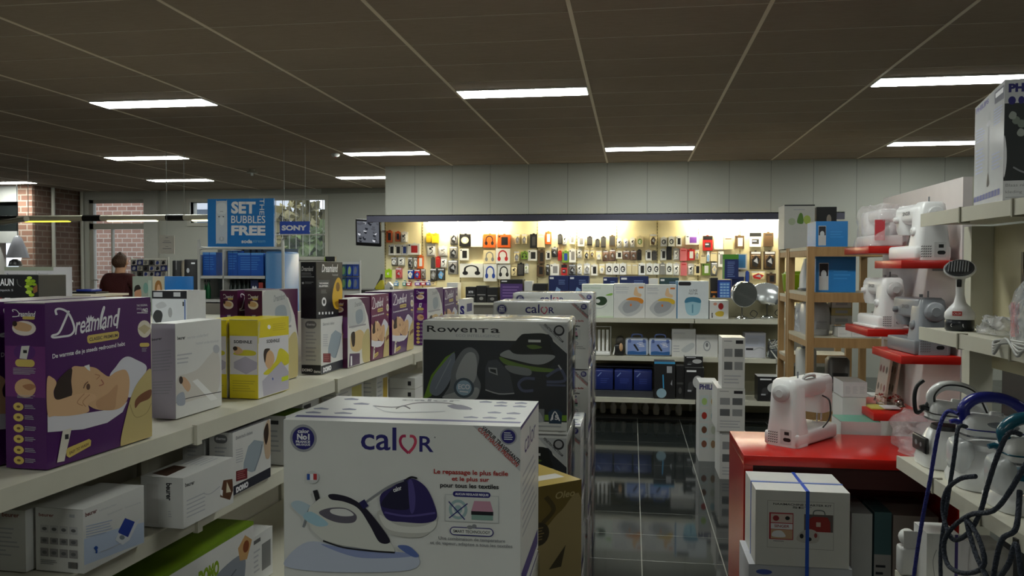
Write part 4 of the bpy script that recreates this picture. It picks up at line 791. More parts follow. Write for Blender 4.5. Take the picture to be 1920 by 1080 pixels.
for x0, x1, y0, lab in ((1029, 1066, 517, 'dark blue appliance box, first of the blue boxes on the wall ledge'), (1067, 1104, 517, 'dark blue appliance box, second of the blue boxes on the wall ledge'), (1131, 1158, 520, 'blue appliance box behind the green and white foot spa box'), (1162, 1216, 518, 'wide dark blue appliance box behind the orange foot spa boxes')):
    pbox(bx(x0, x1, y0, 12.02, LZ, .3), 'appliance_box', lab, DB, blue_fn, 'dark blue boxes on the wall ledge')
pbox(bx(1217, 1234, 522, 12.02, LZ, .2), 'appliance_box', 'white box after the wide dark blue box on the wall ledge', CARTON)
pbox(bx(1237, 1273, 521, 12.02, LZ, .3), 'appliance_box', 'dark green and blue box behind the yellow foot spa box', mat((40, 66, 70), .4), blue_fn)
pbox(bx(1332, 1346, 521, 12.02, LZ, .2), 'appliance_box', 'black and orange box behind the small heat lamp box', KB, lab_box(0, (200, 120, 40)))
def blist(P, g, f):
    P.rect(.1, .08, .9, .86, ink(60, 110, 190))
    for i in range(6):
        for j in range(3): P.rect(.14+.25*j, .14+.115*i, .34+.25*j, .2+.115*i, ink(150, 190, 226)); P.k -= 1
    P.k += 1
pbox(bx(1347, 1371, 525, 11.9, LZ, .12), 'price_stand', 'blue stand with rows of pale squares behind the chrome lamps', mat((30, 52, 130), .35), blist, cat='sign')
pbox(bx(1372, 1395, 519, 12.19, LZ, .2), 'appliance_box', 'blue and purple box beside the blue stand with pale squares', DB, lab_box(0, (150, 60, 140)))
a = atY(1354, 523, 12.2); b = atY(1384, 477, 12.2); w_, h = b.x-a.x, b.z-a.z
g = G(); g.box((-w_/2, -.02, 0), (w_/2, .02, h), DB); P = face(g, 'F', w_, .04, h); P.rect(0, 0, 1, .2, ink(70, 130, 40)); P.rect(0, .2, .12, 1, ink(110, 150, 80)); P.lines(.3, .3, .8, .95, 9, ink(110, 130, 180)); g.box((-.02, .02, h*.3), (.02, .239, h*.36), CHROME)
g.obj('topup_card_board', loc=((a.x+b.x)/2, 12.16, a.z), label='dark blue card board with a green header on the lit wall', cat='sign')
a = atY(1385, 505, 12.3); b = atY(1396, 476, 12.3); w_, h = b.x-a.x+.06, b.z-a.z
g = G(); g.box((-w_/2, -.05, 0), (w_/2, .0995, h), CARTON); face(g, 'F', w_, .1, h).rect(.1, .05, .85, .9, ink(60, 120, 170)); g.obj('tablet_box', loc=((a.x+b.x)/2, 12.3, a.z), label='white tablet box with a blue screen beside the dark blue card board', cat='box')
# monitor on a bracket at the corner
t = thing('wall_monitor', 'black security monitor tilted down beside the lit accessory wall', 'monitor', (-4.03, 12.15, 2.12))
TM = Matrix.Rotation(.16, 4, 'Y') @ Matrix.Rotation(.12, 4, 'X'); TM = Matrix.Rotation(.22, 4, 'X') @ Matrix.Rotation(.06, 4, 'Y')
G().box((-.2, -.03, -.205), (.2, .02, .205), BLACK, TM, .01).obj('casing', t)
scr = mat((200, 204, 210), .2, emit=0); g = G(); g.box((-.175, -.033, -.15), (.175, -.03, .18), emission((120, 124, 132), .6, 'monitor_picture'), TM)
P = Print(g, (-.175, -.0335, -.15), (1, 0, 0), (0, 0, 1), .35, .33, None, TM)
for i in range(34): x, y = random.random()*.9, random.random()*.9; P.poly([(x, y), (x+.14, y+.03), (x+.1, y+.12), (x+.01, y+.08)], emission(random.choice([(40, 42, 48), (220, 222, 228), (90, 92, 98)]), .8, 'monitor_picture'))
g.obj('screen', t)
G().tube([(0, .02, 0), (.1, .14, .03), (.17, .2, .03), (.17, .34, .03)], .02, GREYP).obj('wall_bracket', t)

# ================================================================= FREESTANDING SHELVES AT THE END OF THE AISLE
GX0, GX1, GY = -.75, 1.62, 8.62
t = thing('end_shelving', 'low cream shelving with foot spa boxes at the end of the aisle', 'shelving', (0, 0, 0))
GZ = (1.06, .66, .262)
for z in GZ:
    for a, b in ((GX0, .63), (.64, GX1)):
        g = G(); g.box((a, GY-(.25 if z < .3 else 0), z-.03), (b, 9.08, z), SHELF); g.box((a, GY-.008-(.25 if z < .3 else 0), z-.04), (b, GY-(.25 if z < .3 else 0), z+.004), SHELF); g.obj('shelf', t)
G().box((GX0, 9.08, 0), (GX1, 9.11, 1.27), mat((150, 144, 118), .6)).obj('back_panel', t)
for x in (GX0, .635, GX1-.02): G().box((x-.015, 9.06, 0), (x+.015, 9.13, 1.29), SHELF).obj('upright', t)
G().box((GX0, 8.7, 0), (GX1, 9.08, .03), mat((60, 58, 54), .6)).obj('plinth', t)
G().cyl((1.585, GY+.03, .22), (1.585, GY+.03, 1.3), .008, WHITE).obj('hanging_strip', t)
def spa(c1, c2, side=None):
    def fn(P, g, f):
        P.lines(.06, .1, .5, .2, 2, LGR); P.text('FOOT SPA', .06, .07, .4, .1, LGR); P.rect(.8, .08, .95, .13, ink(*c2))
        P.blob([(.15, .75), (.2, .6), (.4, .45), (.75, .42), (.95, .5), (.92, .72), (.7, .9), (.4, .95)], ink(176, 178, 180)); P.blob([(.4, .47), (.55, .4), (.8, .4), (.95, .48), (.9, .58), (.7, .5)], ink(*c1)); P.blob([(.28, .7), (.42, .52), (.72, .5), (.85, .6), (.7, .78), (.4, .86)], ink(150, 152, 156)); P.ell(.55, .62, .03, .04, ink(*c2))
        P.blob([(.64, .3), (.68, .12), (.74, .1), (.78, .25), (.88, .3), (.86, .38), (.72, .36)], ink(216, 180, 140)); P.lines(.06, .22, .5, .3, 2, LGR)
        if side: Q = face(g, 'L', f.w, f.d, f.h); Q.rect(0, 0, 1, 1, ink(*side)); P.rect(0, 0, .03, 1, ink(*side))
    return fn
z1, z2, z3 = [z+.002 for z in GZ]
def green_fn(P, g, f): P.text('BACK MASSAGE', .06, .08, .6, .14, ink(150, 180, 150)); P.blob([(.4, .5), (.5, .38), (.72, .38), (.8, .5), (.7, .62), (.5, .62)], ink(36, 60, 36)); P.ell(.5, .5, .08, .06, ink(200, 204, 200)); P.blob([(.75, .32), (.95, .26), (.96, .32), (.85, .34)], ink(130, 180, 70)); P.stroke([(.3, .68), (.6, .72), (.8, .6)], .02, LGR); P.rect(0, .95, 1, 1, ink(190, 206, 180))
pbox(bx(1091, 1150.5, 533, 8.72, z1, .3), 'foot_spa_box', 'pale green box with a dark green device on the end shelving', mat((206, 212, 204), .4), green_fn, 'foot spa boxes')
pbox(bx(1151, 1209.5, 532, 8.72, z1, .3), 'foot_spa_box', 'white foot spa box with an orange rimmed tub and bare feet', CARTON, spa((206, 130, 40), (200, 110, 40)), 'foot spa boxes')
pbox(bx(1210, 1268.5, 534, 8.72, z1, .3), 'foot_spa_box', 'white foot spa box with a yellow rimmed tub, beside the blue edged box', CARTON, spa((206, 170, 40), (200, 110, 40)), 'foot spa boxes')
def lux(P, g, f): P.rect(0, 0, .03, 1, ink(40, 120, 170)); P.pill(.05, .02, .45, .12, DK); P.text('LUXE', .4, .22, .65, .28, GRY, .04); P.text('FOOT SPA', .38, .3, .66, .36, GRY, .04); P.blob([(.26, .6), (.3, .46), (.5, .42), (.72, .46), (.76, .6), (.7, .85), (.5, .92), (.32, .85)], ink(150, 190, 206)); P.blob([(.26, .58), (.3, .46), (.5, .42), (.72, .46), (.75, .58), (.5, .55)], ink(60, 120, 150)); P.rect(.48, .62, .52, .85, ink(90, 140, 165)); face(g, 'L', f.w, f.d, f.h).rect(0, 0, 1, 1, ink(50, 120, 160))
pbox(bx(1269, 1329, 527, 8.72, z1, .28), 'foot_spa_box', 'tall pale box with a blue left edge and blue foot bath', mat((206, 212, 216), .35), lux, 'foot spa boxes')
def heat(P, g, f): P.ell(.6, .32, .14, .18, ink(150, 30, 30)); P.ell(.3, .2, .1, .08, ink(200, 140, 120)); P.blob([(.3, .7), (.5, .58), (.75, .62), (.7, .85), (.4, .85)], ink(196, 170, 60)); P.text('heat', .1, .55, .18, .95, DK, .03, 0, 0)
pbox(bx(1330.5, 1366, 563, 8.72, z1, .2), 'heat_lamp_box', 'small white heat lamp box with a red lamp picture', CARTON, heat)
def chrome_lamp(px, base_py, head, label, hood):
    b = atZ(px, base_py, z1); LY = 8.905 if hood else 8.72; t = thing('chrome_lamp', label, 'lamp', (b.x*LY/b.y, LY, z1)); 
    G().lathe([(.07, 0), (.075, .01), (.05, .025), (.012, .04)], CHROME, 24).obj('base', t); hz = (HC-z1)-(head-500.7)/FPX*LY
    G().cyl((0, 0, .03), (0, 0, hz-.06), .008, mat((110, 108, 100), .3, .8)).obj('stem', t)
    if hood:
        g = G(); secs = []
        for i in range(9):
            q = PI*.5*i/8; secs.append([(.215*math.cos(q)*math.cos(2*PI*j/28), .13*math.cos(q)*math.sin(2*PI*j/28), -.07+.20*math.sin(q)) for j in range(28)])
        MM = Matrix.Translation((0, 0, hz)) @ Matrix.Rotation(.18, 4, 'Y')
        g.loft(secs, mat((206, 210, 212), .22, .55, var=0), True, False, MM); g.obj('hood', t)
        G().cyl((.1, -.13, hz-.06), (.1, -.155, hz-.06), .03, mat((90, 92, 96), .3)).obj('knob', t); G().lathe([(.115, 0), (.115, -.02), (.08, -.05), (.02, -.05)], CHROME, 24, Matrix.Translation((0, 0, hz-.05)) @ Matrix.Rotation(.18, 4, 'Y')).obj('reflector', t)
    else:
        MM = Matrix.Translation((0, 0, hz)) @ Matrix.Rotation(PI*.55, 4, 'X') @ Matrix.Rotation(.3, 4, 'Y'); g = G()
        g.loft([[(.13*math.sin(q)*math.cos(2*PI*j/28), .13*math.sin(q)*math.sin(2*PI*j/28), -.13*math.cos(q)*1.05+.03) for j in range(28)] for q in [PI*(.01+.56*i/10) for i in range(11)]], CHROME, True, False, MM); g.obj('reflector', t)
        G().lathe([(.128, .058), (.135, .065), (.135, .075), (.128, .078)], CHROME, 28, MM).obj('rim', t); G().ball((0, 0, -.02), .05, mat((90, 30, 24), .2), MM).obj('bulb', t)
    G().tube(spline([(.05, .02, .012), (.12, .0, .01), (.16, .04, .06), (.12, .06, .09), (.09, .05, .05), (.14, .08, .012)], 5), .004, BLACK, 6).obj('cord', t)
chrome_lamp(1391, 601, 548, 'round polished chrome heat lamp facing the aisle on the end shelving', False)
chrome_lamp(1438, 601, 551, 'hooded chrome lamp with a broad grey shade, next to the wooden rack', True)
# middle shelf
t = thing('shoe_dryer', 'white stand with four upright tubes on the end shelving', 'dryer', (atY(1127, 660, 8.74).x, 8.74, z2))
G().box((-.10, -.07, 0), (.10, .07, .04), PLASTIC, bev=.012).obj('base', t)
for i in range(4): G().cyl((-.066+.044*i, 0, .035), (-.066+.044*i, 0, .27), .014, mat((232, 232, 228), .35)).obj('tube', t)
g = G(); g.tube([(-.1, .05, .03), (-.1, .05, .3), (.1, .05, .3), (.1, .05, .03)], .008, PLASTIC); g.obj('frame', t)
t = thing('massage_gun', 'small black and beige device beside the blue carry cases', 'device', (atY(1161, 660, 8.75).x, 8.75, z2))
G().box((-.05, -.05, 0), (.05, .05, .12), BLACK, bev=.02).obj('body', t); G().ball((.01, 0, .15), (.05, .045, .06), mat((60, 56, 50), .4)).obj('head', t); G().ball((.02, -.045, .09), (.02, .02, .045), SKIN).obj('pad', t); G().tube([(-.04, -.03, .1), (-.06, -.05, .01)], .008, WHITE).obj('cord', t)
case = None
for px, lab in ((1194, 'white carry case with a blue label next to the black beige device'), (1238, 'white carry case with a blue label beside the flat white box')):
    x = atY(px, 660, 8.72).x
    if case is None:
        case = t = thing('carry_case', lab, 'case', (x, 8.76, z2), 0, 'white and blue carry cases'); w_, h = .245, .19
        G().box((-w_/2, -.045, 0), (w_/2, .045, h), mat((196, 204, 220), .3), bev=.03).obj('shell', t)
        g = G(); P = Print(g, (-w_/2*.8, -.0455, .012), (1, 0, 0), (0, 0, 1), w_*.8, h*.8); P.rect(0, 0, 1, 1, ink(130, 150, 204)); P.blob([(0, .8), (.3, .74), (.6, .8), (1, .76), (1, 1), (0, 1)], ink(40, 90, 150)); P.poly([(.3, .3), (.4, .25), (.62, .7), (.54, .75)], DK); P.stroke([(.5, .2), (.9, .4)], .03, WINK); P.lines(.6, .15, .9, .5, 4, WINK); g.obj('label', t)
        G().tube(spline([(-.05, 0, h-.01), (-.045, 0, h+.03), (.045, 0, h+.03), (.05, 0, h-.01)], 5), .009, mat((110, 130, 190), .4)).obj('handle', t)
        for s in (-1, 1): G().box((s*.075-.014, -.052, h-.05), (s*.075+.014, -.04, h-.015), mat((90, 110, 170), .4), bev=.004).obj('latch', t)
    else: dup(case, (x, 8.76, z2), 0, lab)
def hp(P, g, f): P.lines(.06, .12, .6, .2, 2, LGR); P.blob([(.4, .75), (.8, .5), (.96, .55), (.9, .68), (.6, .85)], ink(180, 184, 186)); P.lines(.06, .6, .4, .9, 3, LGR)
pbox(bx(1260, 1304.5, 617, 8.72, z2, .12), 'massager_box', 'taller flat white box with a grey device, after the carry cases', CARTON, hp)
def hp2(P, g, f): P.ell(.5, .5, .17, .24, ink(150, 154, 158)); P.ell(.5, .5, .12, .18, ink(206, 207, 206)); P.ell(.5, .45, .06, .1, ink(110, 112, 116)); P.lines(.08, .12, .5, .22, 2, LGR)
pbox(bx(1305.5, 1346, 628, 8.72, z2, .12), 'massager_box', 'shorter flat white box with an oval device picture', CARTON, hp2)
def hp3(P, g, f): P.rect(.04, .1, .96, .55, ink(180, 184, 200)); P.lines(.1, .2, .8, .5, 4, LGR); P.rect(.05, .62, .4, .7, DK); P.stroke([(.4, .7), (.7, .6), (.9, .66)], .05, LGR)
pbox(bx(1397, 1436, 624, 8.74, z2, .2), 'massager_box', 'lavender grey box behind the tall slim white box', mat((196, 196, 204), .4), hp3)
t = thing('cable_bundle', 'tangle of white cables hanging off the end shelving by the wooden rack', 'cables', (atY(1450, 660, 8.75).x, 8.72, z2))
g = G()
for i in range(7):
    pts = [(random.uniform(-.07, .07), random.uniform(-.05, .05), random.uniform(.01, .2)) for _ in range(7)]
    if i > 3: pts += [(random.uniform(.0, .07), -.13, -.02), (random.uniform(0, .07), -.14, -.16), (random.uniform(0, .05), -.13, -.05)]
    g.tube(spline(pts, 5), .006, mat(random.choice([(206, 206, 200), (190, 196, 196), (60, 60, 60)]), .4), 6)
g.obj('cables', t); G().box((-.05, -.05, 0), (.05, .04, .1), mat((70, 74, 76), .4), bev=.02).obj('adapter', t)
# bottom shelf
t = thing('blue_tray', 'dark tray of three blue packs on the lowest shelf', 'tray', (0, 0, 0)); a = atY(1103, 728, 8.5); b = atY(1225, 695, 8.5)
g = G(); g.box((a.x-.0, 8.44, z3), (b.x, 8.9, z3+.06), mat((60, 62, 68), .4)); g.box((a.x, 8.86, z3+.06), (b.x, 8.9, z3+.29), mat((26, 28, 40), .4)); g.box((a.x, 8.66, z3+.28), (b.x, 8.9, z3+.29), mat((26, 28, 40), .4)); g.obj('tray', t)
for i in range(3):
    x = a.x+.07+i*.2; w_ = .185
    g = G(); g.box((x, 8.5, z3+.062), (x+w_, 8.66, z3+.265), mat((30, 44, 110), .3), bev=.008); P = Print(g, (x, 8.5, z3+.062), (1, 0, 0), (0, 0, 1), w_, .2); P.stroke([(.15, .3), (.35, .1)], .05, ink(130, 150, 200)); P.lines(.3, .4, .8, .7, 3, ink(60, 76, 150))
    g.obj('blue_pack', loc=(0, 0, 0), label='blue pack, %s of three standing in the dark tray' % ORD[i], cat='pack', group='blue packs in the tray')
def brush(P, g, f): P.rect(0, 0, 1, .06, ink(60, 150, 200)); P.stroke([(.42, .35), (.45, .72)], .06, ink(60, 150, 200)); P.ell(.35, .85, .24, .13, ink(150, 180, 196)); P.rect(.6, .12, .85, .3, LGR); P.poly([(.78, .6), (.86, .48), (.86, .64)], LGR)
pbox(bx(1227, 1266, 678, 8.40, z3, .2), 'brush_box', 'black box with a blue brush, beside the dark tray of blue packs', KB, brush)
pbox(bx(1268, 1283, 686, 8.42, z3, .2), 'hair_dryer_box', 'narrow black box squeezed beside the blue brush box', KB, lab_box(0, (80, 80, 80)))
def dry(P, g, f): P.ell(.68, .45, .26, .2, ink(190, 190, 190)); P.rect(.1, .08, .6, .14, WINK); P.blob([(.2, .5), (.4, .45), (.45, .7), (.2, .75)], ink(60, 60, 62)); P.rect(.15, .7, .35, .76, LGR)
f = bx(1284, 1320, 689, 8.40, z3, .19); pbox(f, 'hair_dryer_box', 'black box with a white round picture, lower of the stacked pair', KB, dry, top=mat((200, 200, 198), .4))
f2 = bx(1284, 1318, 668, 8.41, f.loc.z+f.h+.002, .17); pbox(f2, 'hair_dryer_box', 'flat black box lying on the black box with the white round picture', KB, dry, top=mat((200, 200, 198), .4))
pbox(bx(1421, 1464, 706, 8.40, z3, .22), 'hair_dryer_box', 'black box with white lid behind the handwheel of the desk sewing machine', KB, dry, top=mat((200, 200, 198), .4))
# glass and plastic wrapped jugs on the plinth
GL = film('jug_glass', (220, 214, 200), .55, .05, .2, 40); jug = None
for i in range(9):
    x = -.43+.115*i+random.uniform(-.005, .005)
    lab = 'small wrapped glass jug on the plinth below the dark tray'
    if jug is None:
        jug = t = thing('glass_jug', lab, 'jug', (x, 8.78, .032), 0, 'wrapped glass jugs on the plinth'); G().lathe([(.026, 0), (.034, .01), (.036, .08), (.02, .11), (.022, .14)], GL, 14).obj('body', t); G().lathe([(.023, .14), (.023, .16), (.006, .17)], mat((90, 80, 60), .4), 12).obj('lid', t); G().tube(spline([(.034, 0, .03), (.055, 0, .05), (.052, 0, .1), (.026, 0, .12)], 4), .005, GL, 6).obj('handle', t)
    else: dup(jug, (x, 8.76+.06*random.random(), .032), random.random()*6)
# ================================================================= CARTONS STANDING IN THE AISLE BEFORE THE END SHELVING
def ph(P, g, f):
    P.text('PHILIPS', .02, .02, 1.0, .09, NAVY, .04)
    for r_, (c1, c2) in enumerate((((170, 200, 120), (190, 150, 90)), ((170, 50, 40), (150, 180, 190)), ((110, 70, 50), (180, 186, 170)), ((130, 80, 60), (150, 120, 90)))):
        P.rect(.06, .16+.18*r_, .48, .3+.18*r_, ink(196, 206, 206)); P.ell(.28, .24+.18*r_, .14, .045, ink(*c1)); P.rect(.54, .16+.18*r_, .96, .3+.18*r_, ink(200, 204, 198)); P.ell(.75, .24+.18*r_, .12, .05, ink(*c2))
pbox(bx(1311, 1347, 717, 6.86, 0, .3), 'juicer_carton', 'tall white carton with food pictures standing on the floor by the desk', CARTON, ph)
def prn(P, g, f):
    P.lines(.08, .06, .5, .1, 1, GRY); P.rect(.6, .05, .92, .12, DK)
    for r_ in range(2):
        for k in range(2): P.rect(.1+.45*k, .22+.26*r_, .46+.45*k, .38+.26*r_, ink(96, 98, 100) if (r_+k) % 2 else ink(140, 142, 144))
    P.lines(.1, .75, .9, .95, 3, LGR)
    Q = face(g, 'R', f.w, f.d, f.h); Q.rect(.1, .1, .9, .9, ink(70, 66, 66)); Q.ell(.5, .5, .3, .25, ink(120, 70, 60))
f = bx(1350, 1398, 808, 6.3, 0, .36); pbox(f, 'kitchen_machine_carton', 'white carton at the bottom of the stack beside the red desk', CARTON, prn)
f = bx(1345, 1397, 728, 6.28, f.h+.002, .40); pbox(f, 'kitchen_machine_carton', 'white carton in the middle of the stack beside the red desk', CARTON, prn)
f = bx(1354, 1397, 633, 6.3, f.loc.z+f.h+.002, .26); pbox(f, 'kitchen_machine_carton', 'tall slim white carton on top of the stack beside the red desk', CARTON, prn)
# ================================================================= RED DESK AND SEWING MACHINES
t = thing('sewing_desk', 'glossy red desk carrying a white sewing machine', 'desk', (0, 0, 0))
DX0, DX1, DY0, DY1, DZT = .503, 1.455, 3.79, 4.345, .75
G().box((DX0, DY0, DZT-.045), (DX1, DY1, DZT), RED, bev=.002).obj('desktop', t)
for x in (DX0, DX1-.04): G().box((x, DY0, 0), (x+.04, DY1, DZT-.045), RED).obj('side_panel', t)
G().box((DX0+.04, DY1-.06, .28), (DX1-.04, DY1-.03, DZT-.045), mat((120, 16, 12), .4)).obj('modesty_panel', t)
G().box((DX0+.04, DY0+.02, DZT-.14), (DX1-.04, DY0+.04, DZT-.045), mat((60, 12, 10), .5)).obj('recess_shade', t)  # dark strip standing in for the shade of the recess under the desktop
def rrect(hx, hy, z, r=.3, n=5, cx=0, cy=0):
    rr = min(hx, hy)*r*2 if r < .5 else min(hx, hy); rr = min(rr, hx, hy); p = []
    for k, (sx, sy) in enumerate(((1, 1), (-1, 1), (-1, -1), (1, -1))):
        for i in range(n): q = PI/2*(k+i/(n-1)); p.append((cx+sx*(hx-rr)+rr*math.cos(q), cy+sy*(hy-rr)+rr*math.sin(q), z))
    return p
def sewing_machine(loc, rot, label, c=(228, 228, 228), grey=False, L=.40, H=.29, W=.15, style=0):
    """handwheel end at +x, needle head at -x, operator's side at -y"""
    t = thing('sewing_machine', label, 'sewing machine', loc, rot, 'display sewing machines'); m = mat(c, .28, var=.01); m2 = mat(tuple(int(q*.84) for q in c), .35, var=.01); x1 = L/2; w_ = W/2
    G().box((-x1, -w_*1.12, 0), (x1*.98, w_*1.0, .068), m2 if grey else m, bev=.014 if not grey else .006).obj('bed', t)
    if style == 1: G().box((-x1*1.02, -w_*1.4, -.0), (x1, w_*1.05, .014), m, bev=.004).obj('foot_plate', t)
    col = G(); sec = []
    for z, hx, hy, cx in ((.0, .066, w_, x1-.066), (.07, .066, w_*.98, x1-.066), (.13, .060, w_*.88, x1-.062), (H-.05, .060, w_*.78, x1-.064), (H-.012, .056, w_*.70, x1-.064), (H, .044, w_*.55, x1-.064)): sec.append(rrect(hx, hy, z, .16 if grey else .22, 5, cx))
    col.loft(sec, m); col.obj('column', t)
    G().box((-x1+.0, -w_*.76, H-.098), (x1-.03, w_*.76, H-.004), m, bev=.012 if grey else .028, seg=3).obj('arm', t)
    hd = G(); hd.loft([rrect(.05, w_*.6, .125, .25, 5, -x1+.055), rrect(.056, w_*.72, .15, .25, 5, -x1+.056), rrect(.058, w_*.78, H-.05, .25, 5, -x1+.058), rrect(.05, w_*.6, H-.005, .25, 5, -x1+.06)], m); hd.obj('needle_head', t)
    nd = G(); nd.cyl((-x1+.055, 0, .068), (-x1+.055, 0, .13), .004, CHROME, 8); nd.box((-x1+.04, -.018, .07), (-x1+.07, .012, .076), CHROME); nd.cyl((-x1+.04, .015, .08), (-x1+.04, .015, .14), .005, CHROME, 8); nd.obj('needle_bar', t)
    MX = Matrix.Rotation(PI/2, 4, 'Y'); hw = G(); r = .041 if not grey else .046
    hw.lathe([(r*.9, 0), (r, .004), (r, .02), (r*.86, .027), (r*.5, .027), (r*.45, .03)], m2 if not grey else mat((140, 143, 148), .35), 28, Matrix.Translation((x1-.008, 0, H-.064)) @ MX); hw.obj('handwheel', t)
    for x, z, r2, n in ((x1-.07, .135, .024, 'stitch_dial'), (-x1+.05, .2, .016, 'tension_dial')):
        d = G(); d.lathe([(r2, 0), (r2, .01), (r2*.8, .02), (r2*.4, .022)], m2 if grey else PLASTIC, 20, Matrix.Translation((x, -w_*.74, z)) @ Matrix.Rotation(PI/2, 4, 'X')); P = Print(d, (x-r2*.5, -w_*.74-.0225, z-r2*.5), (1, 0, 0), (0, 0, 1), r2, r2); P.text('3', .3, .2, .7, .8, GRY); d.obj(n, t)
    pl = G(); P = Print(pl, (x1+.0005, -w_*.94, .0), (0, 1, 0), (0, 0, 1), W*.9, .13)
    P.rect(.5, .36, .88, .9, mat((200, 200, 200), .4)) if not grey else None
    P.pill(.60, .66, .86, .80, BLACK); P.rect(.64, .44, .80, .56, BLACK)
    for i in range(5):
        for j in range(5): P.poly([(.08+.07*i, .5+.09*j), (.13+.07*i, .48+.09*j), (.13+.07*i, .52+.09*j), (.08+.07*i, .54+.09*j)], ink(110, 110, 112)); P.k -= 1
    pl.obj('socket_panel', t)
    sp = G(); sp.cyl((x1-.12, .02, H-.004), (x1-.12, .02, H+.03), .004, GREYP, 8); sp.cyl((x1-.2, .02, H-.004), (x1-.2, .02, H+.012), .009, m2, 10); sp.obj('spool_pin', t)
    if style != 2:
        hn = G(); hn.tube(spline([(-.03, .04, H-.02), (-.025, .045, H+.006), (.07, .045, H+.006), (.075, .04, H-.02)], 4), .008, m2, 8); hn.obj('carry_handle', t)
    ln = G(); P = Print(ln, (-x1+.02, -w_*.77, H-.08), (1, 0, 0), (0, 0, 1), .3, .06); P.text('SINGER', .3, .3, .6, .6, ink(90, 90, 96), .02); ln.obj('nameplate', t)
    tc = G(); tc.tube(spline([(-x1+.12, w_*.7, H-.1), (-x1+.13, w_*1.2, H-.12), (-x1+.14, w_*1.3, .12), (-x1+.18, w_*1.1, .07)], 5), .004, BLACK, 6)
    if style == 0: tc.obj('cord', t)
    return t
th = math.radians(-128); xl = Vector((math.cos(th), math.sin(th))); nr = Vector((.76, 3.945)); lf = Vector((.64, 4.054)); c = (nr+lf)/2-xl*.21
sewing_machine((c.x, c.y, DZT+.001), th, 'white sewing machine standing alone on the red desk', H=.317, W=.165, L=.42)
# white partition with red wall shelves
PXL = 1.49
t = thing('partition_panel', 'white partition panel holding the red shelves', 'partition', (0, 0, 0))
G().box((PXL, 4.0, 0), (PXL+.04, 5.2, 2.015), mat((214, 206, 204), .35, name='white_partition')).obj('board', t)
G().box((PXL+.04, 4.0, 0), (PXL+.075, 4.05, 2.015), SHELF).obj('end_post', t)
def red_shelf(y0, y1, z, label, d=.261, th=.038):
    t = thing('red_shelf', label, 'shelf', (PXL-d/2-.001, (y0+y1)/2, z), 0, 'red shelves on the white partition')
    G().box((-d/2, -(y1-y0)/2, -th), (d/2, (y1-y0)/2, 0), RED, bev=.002).obj('board', t)
    G().box((d/2-.02, -.1, -th-.012), (d/2, .1, -th), GREYP).obj('bracket', t)
red_shelf(4.0, 4.42, 1.634, 'upper red shelf holding the white machine under the steamer carton shelf'); red_shelf(3.985, 4.445, 1.193, 'red shelf holding the grey sewing machine')
red_shelf(4.53, 5.03, 1.713, 'highest red shelf, holding the bagged machine beside the blue boxes'); red_shelf(4.53, 4.985, 1.274, 'red shelf holding the white machine nearer the wooden rack'); red_shelf(4.40, 4.96, .852, 'lowest red shelf just above the desk, with small papers')
A = math.radians(-86)
sewing_machine((1.368, 4.185, 1.635), A, 'white sewing machine on the upper red shelf', H=.272, W=.155, L=.335, style=2)
sewing_machine((1.372, 4.19, 1.194), A, 'grey sewing machine on a red shelf', (138, 142, 148), True, H=.265, W=.155, L=.335, style=2)
sewing_machine((1.36, 4.735, 1.275), A, 'white sewing machine with a wide foot plate on a red shelf', H=.272, W=.145, L=.335, style=1)
# bagged machine on the highest shelf
t = thing('bagged_machine', 'sewing machine wrapped in clear plastic with a red card, on the highest red shelf', 'sewing machine', (1.36, 4.78, 1.715))
def crumple(g, hx, hy, h, m, n=26, k=9, amp=.12, seed=3, M=None, top=.75):
    rnd = random.Random(seed); ph_ = [rnd.random()*6.28 for _ in range(8)]; secs = []
    for i in range(k):
        z = h*i/(k-1); s_ = 1-(1-top)*(i/(k-1))**3; sec = []
        for j in range(n):
            q = 2*PI*j/n; e = (abs(math.cos(q))**4+abs(math.sin(q))**4)**-.25
            w_ = 1+amp*(math.sin(3*q+ph_[0]+i*.7)*.5+math.sin(7*q+ph_[1]-i*1.1)*.35+rnd.uniform(-.3, .3))
            sec.append((hx*e*math.cos(q)*s_*w_, hy*e*math.sin(q)*s_*w_, z+rnd.uniform(-.01, .01)*(0 < i)))
        secs.append(sec)
    return g.loft(secs, m, True, True, M)
crumple(G(), .11, .19, .225, film('bag_film', (240, 232, 234), .72, .12, .8, 26)).obj('plastic_bag', t)
g = G(); g.box((-.09, -.15, 0), (.07, .16, .06), PLASTIC, bev=.01); g.box((-.07, .03, .06), (.06, .15, .2), PLASTIC, bev=.02); g.box((-.06, -.15, .13), (.05, .15, .2), PLASTIC, bev=.02); g.obj('machine', t)
g = G(); g.box((-.08, -.172, .03), (-.03, -.165, .14), ink(190, 60, 70)); g.obj('red_card', t)
# desk bag
t = thing('plastic_bag', 'crumpled clear plastic bag on the red desk against the irons', 'bag', (1.33, 4.03, DZT+.002))
crumple(G(), .10, .2, .17, film('desk_bag_film', (236, 226, 230), .74, .12, .9, 30), amp=.2, seed=9, top=.55).obj('bag', t)
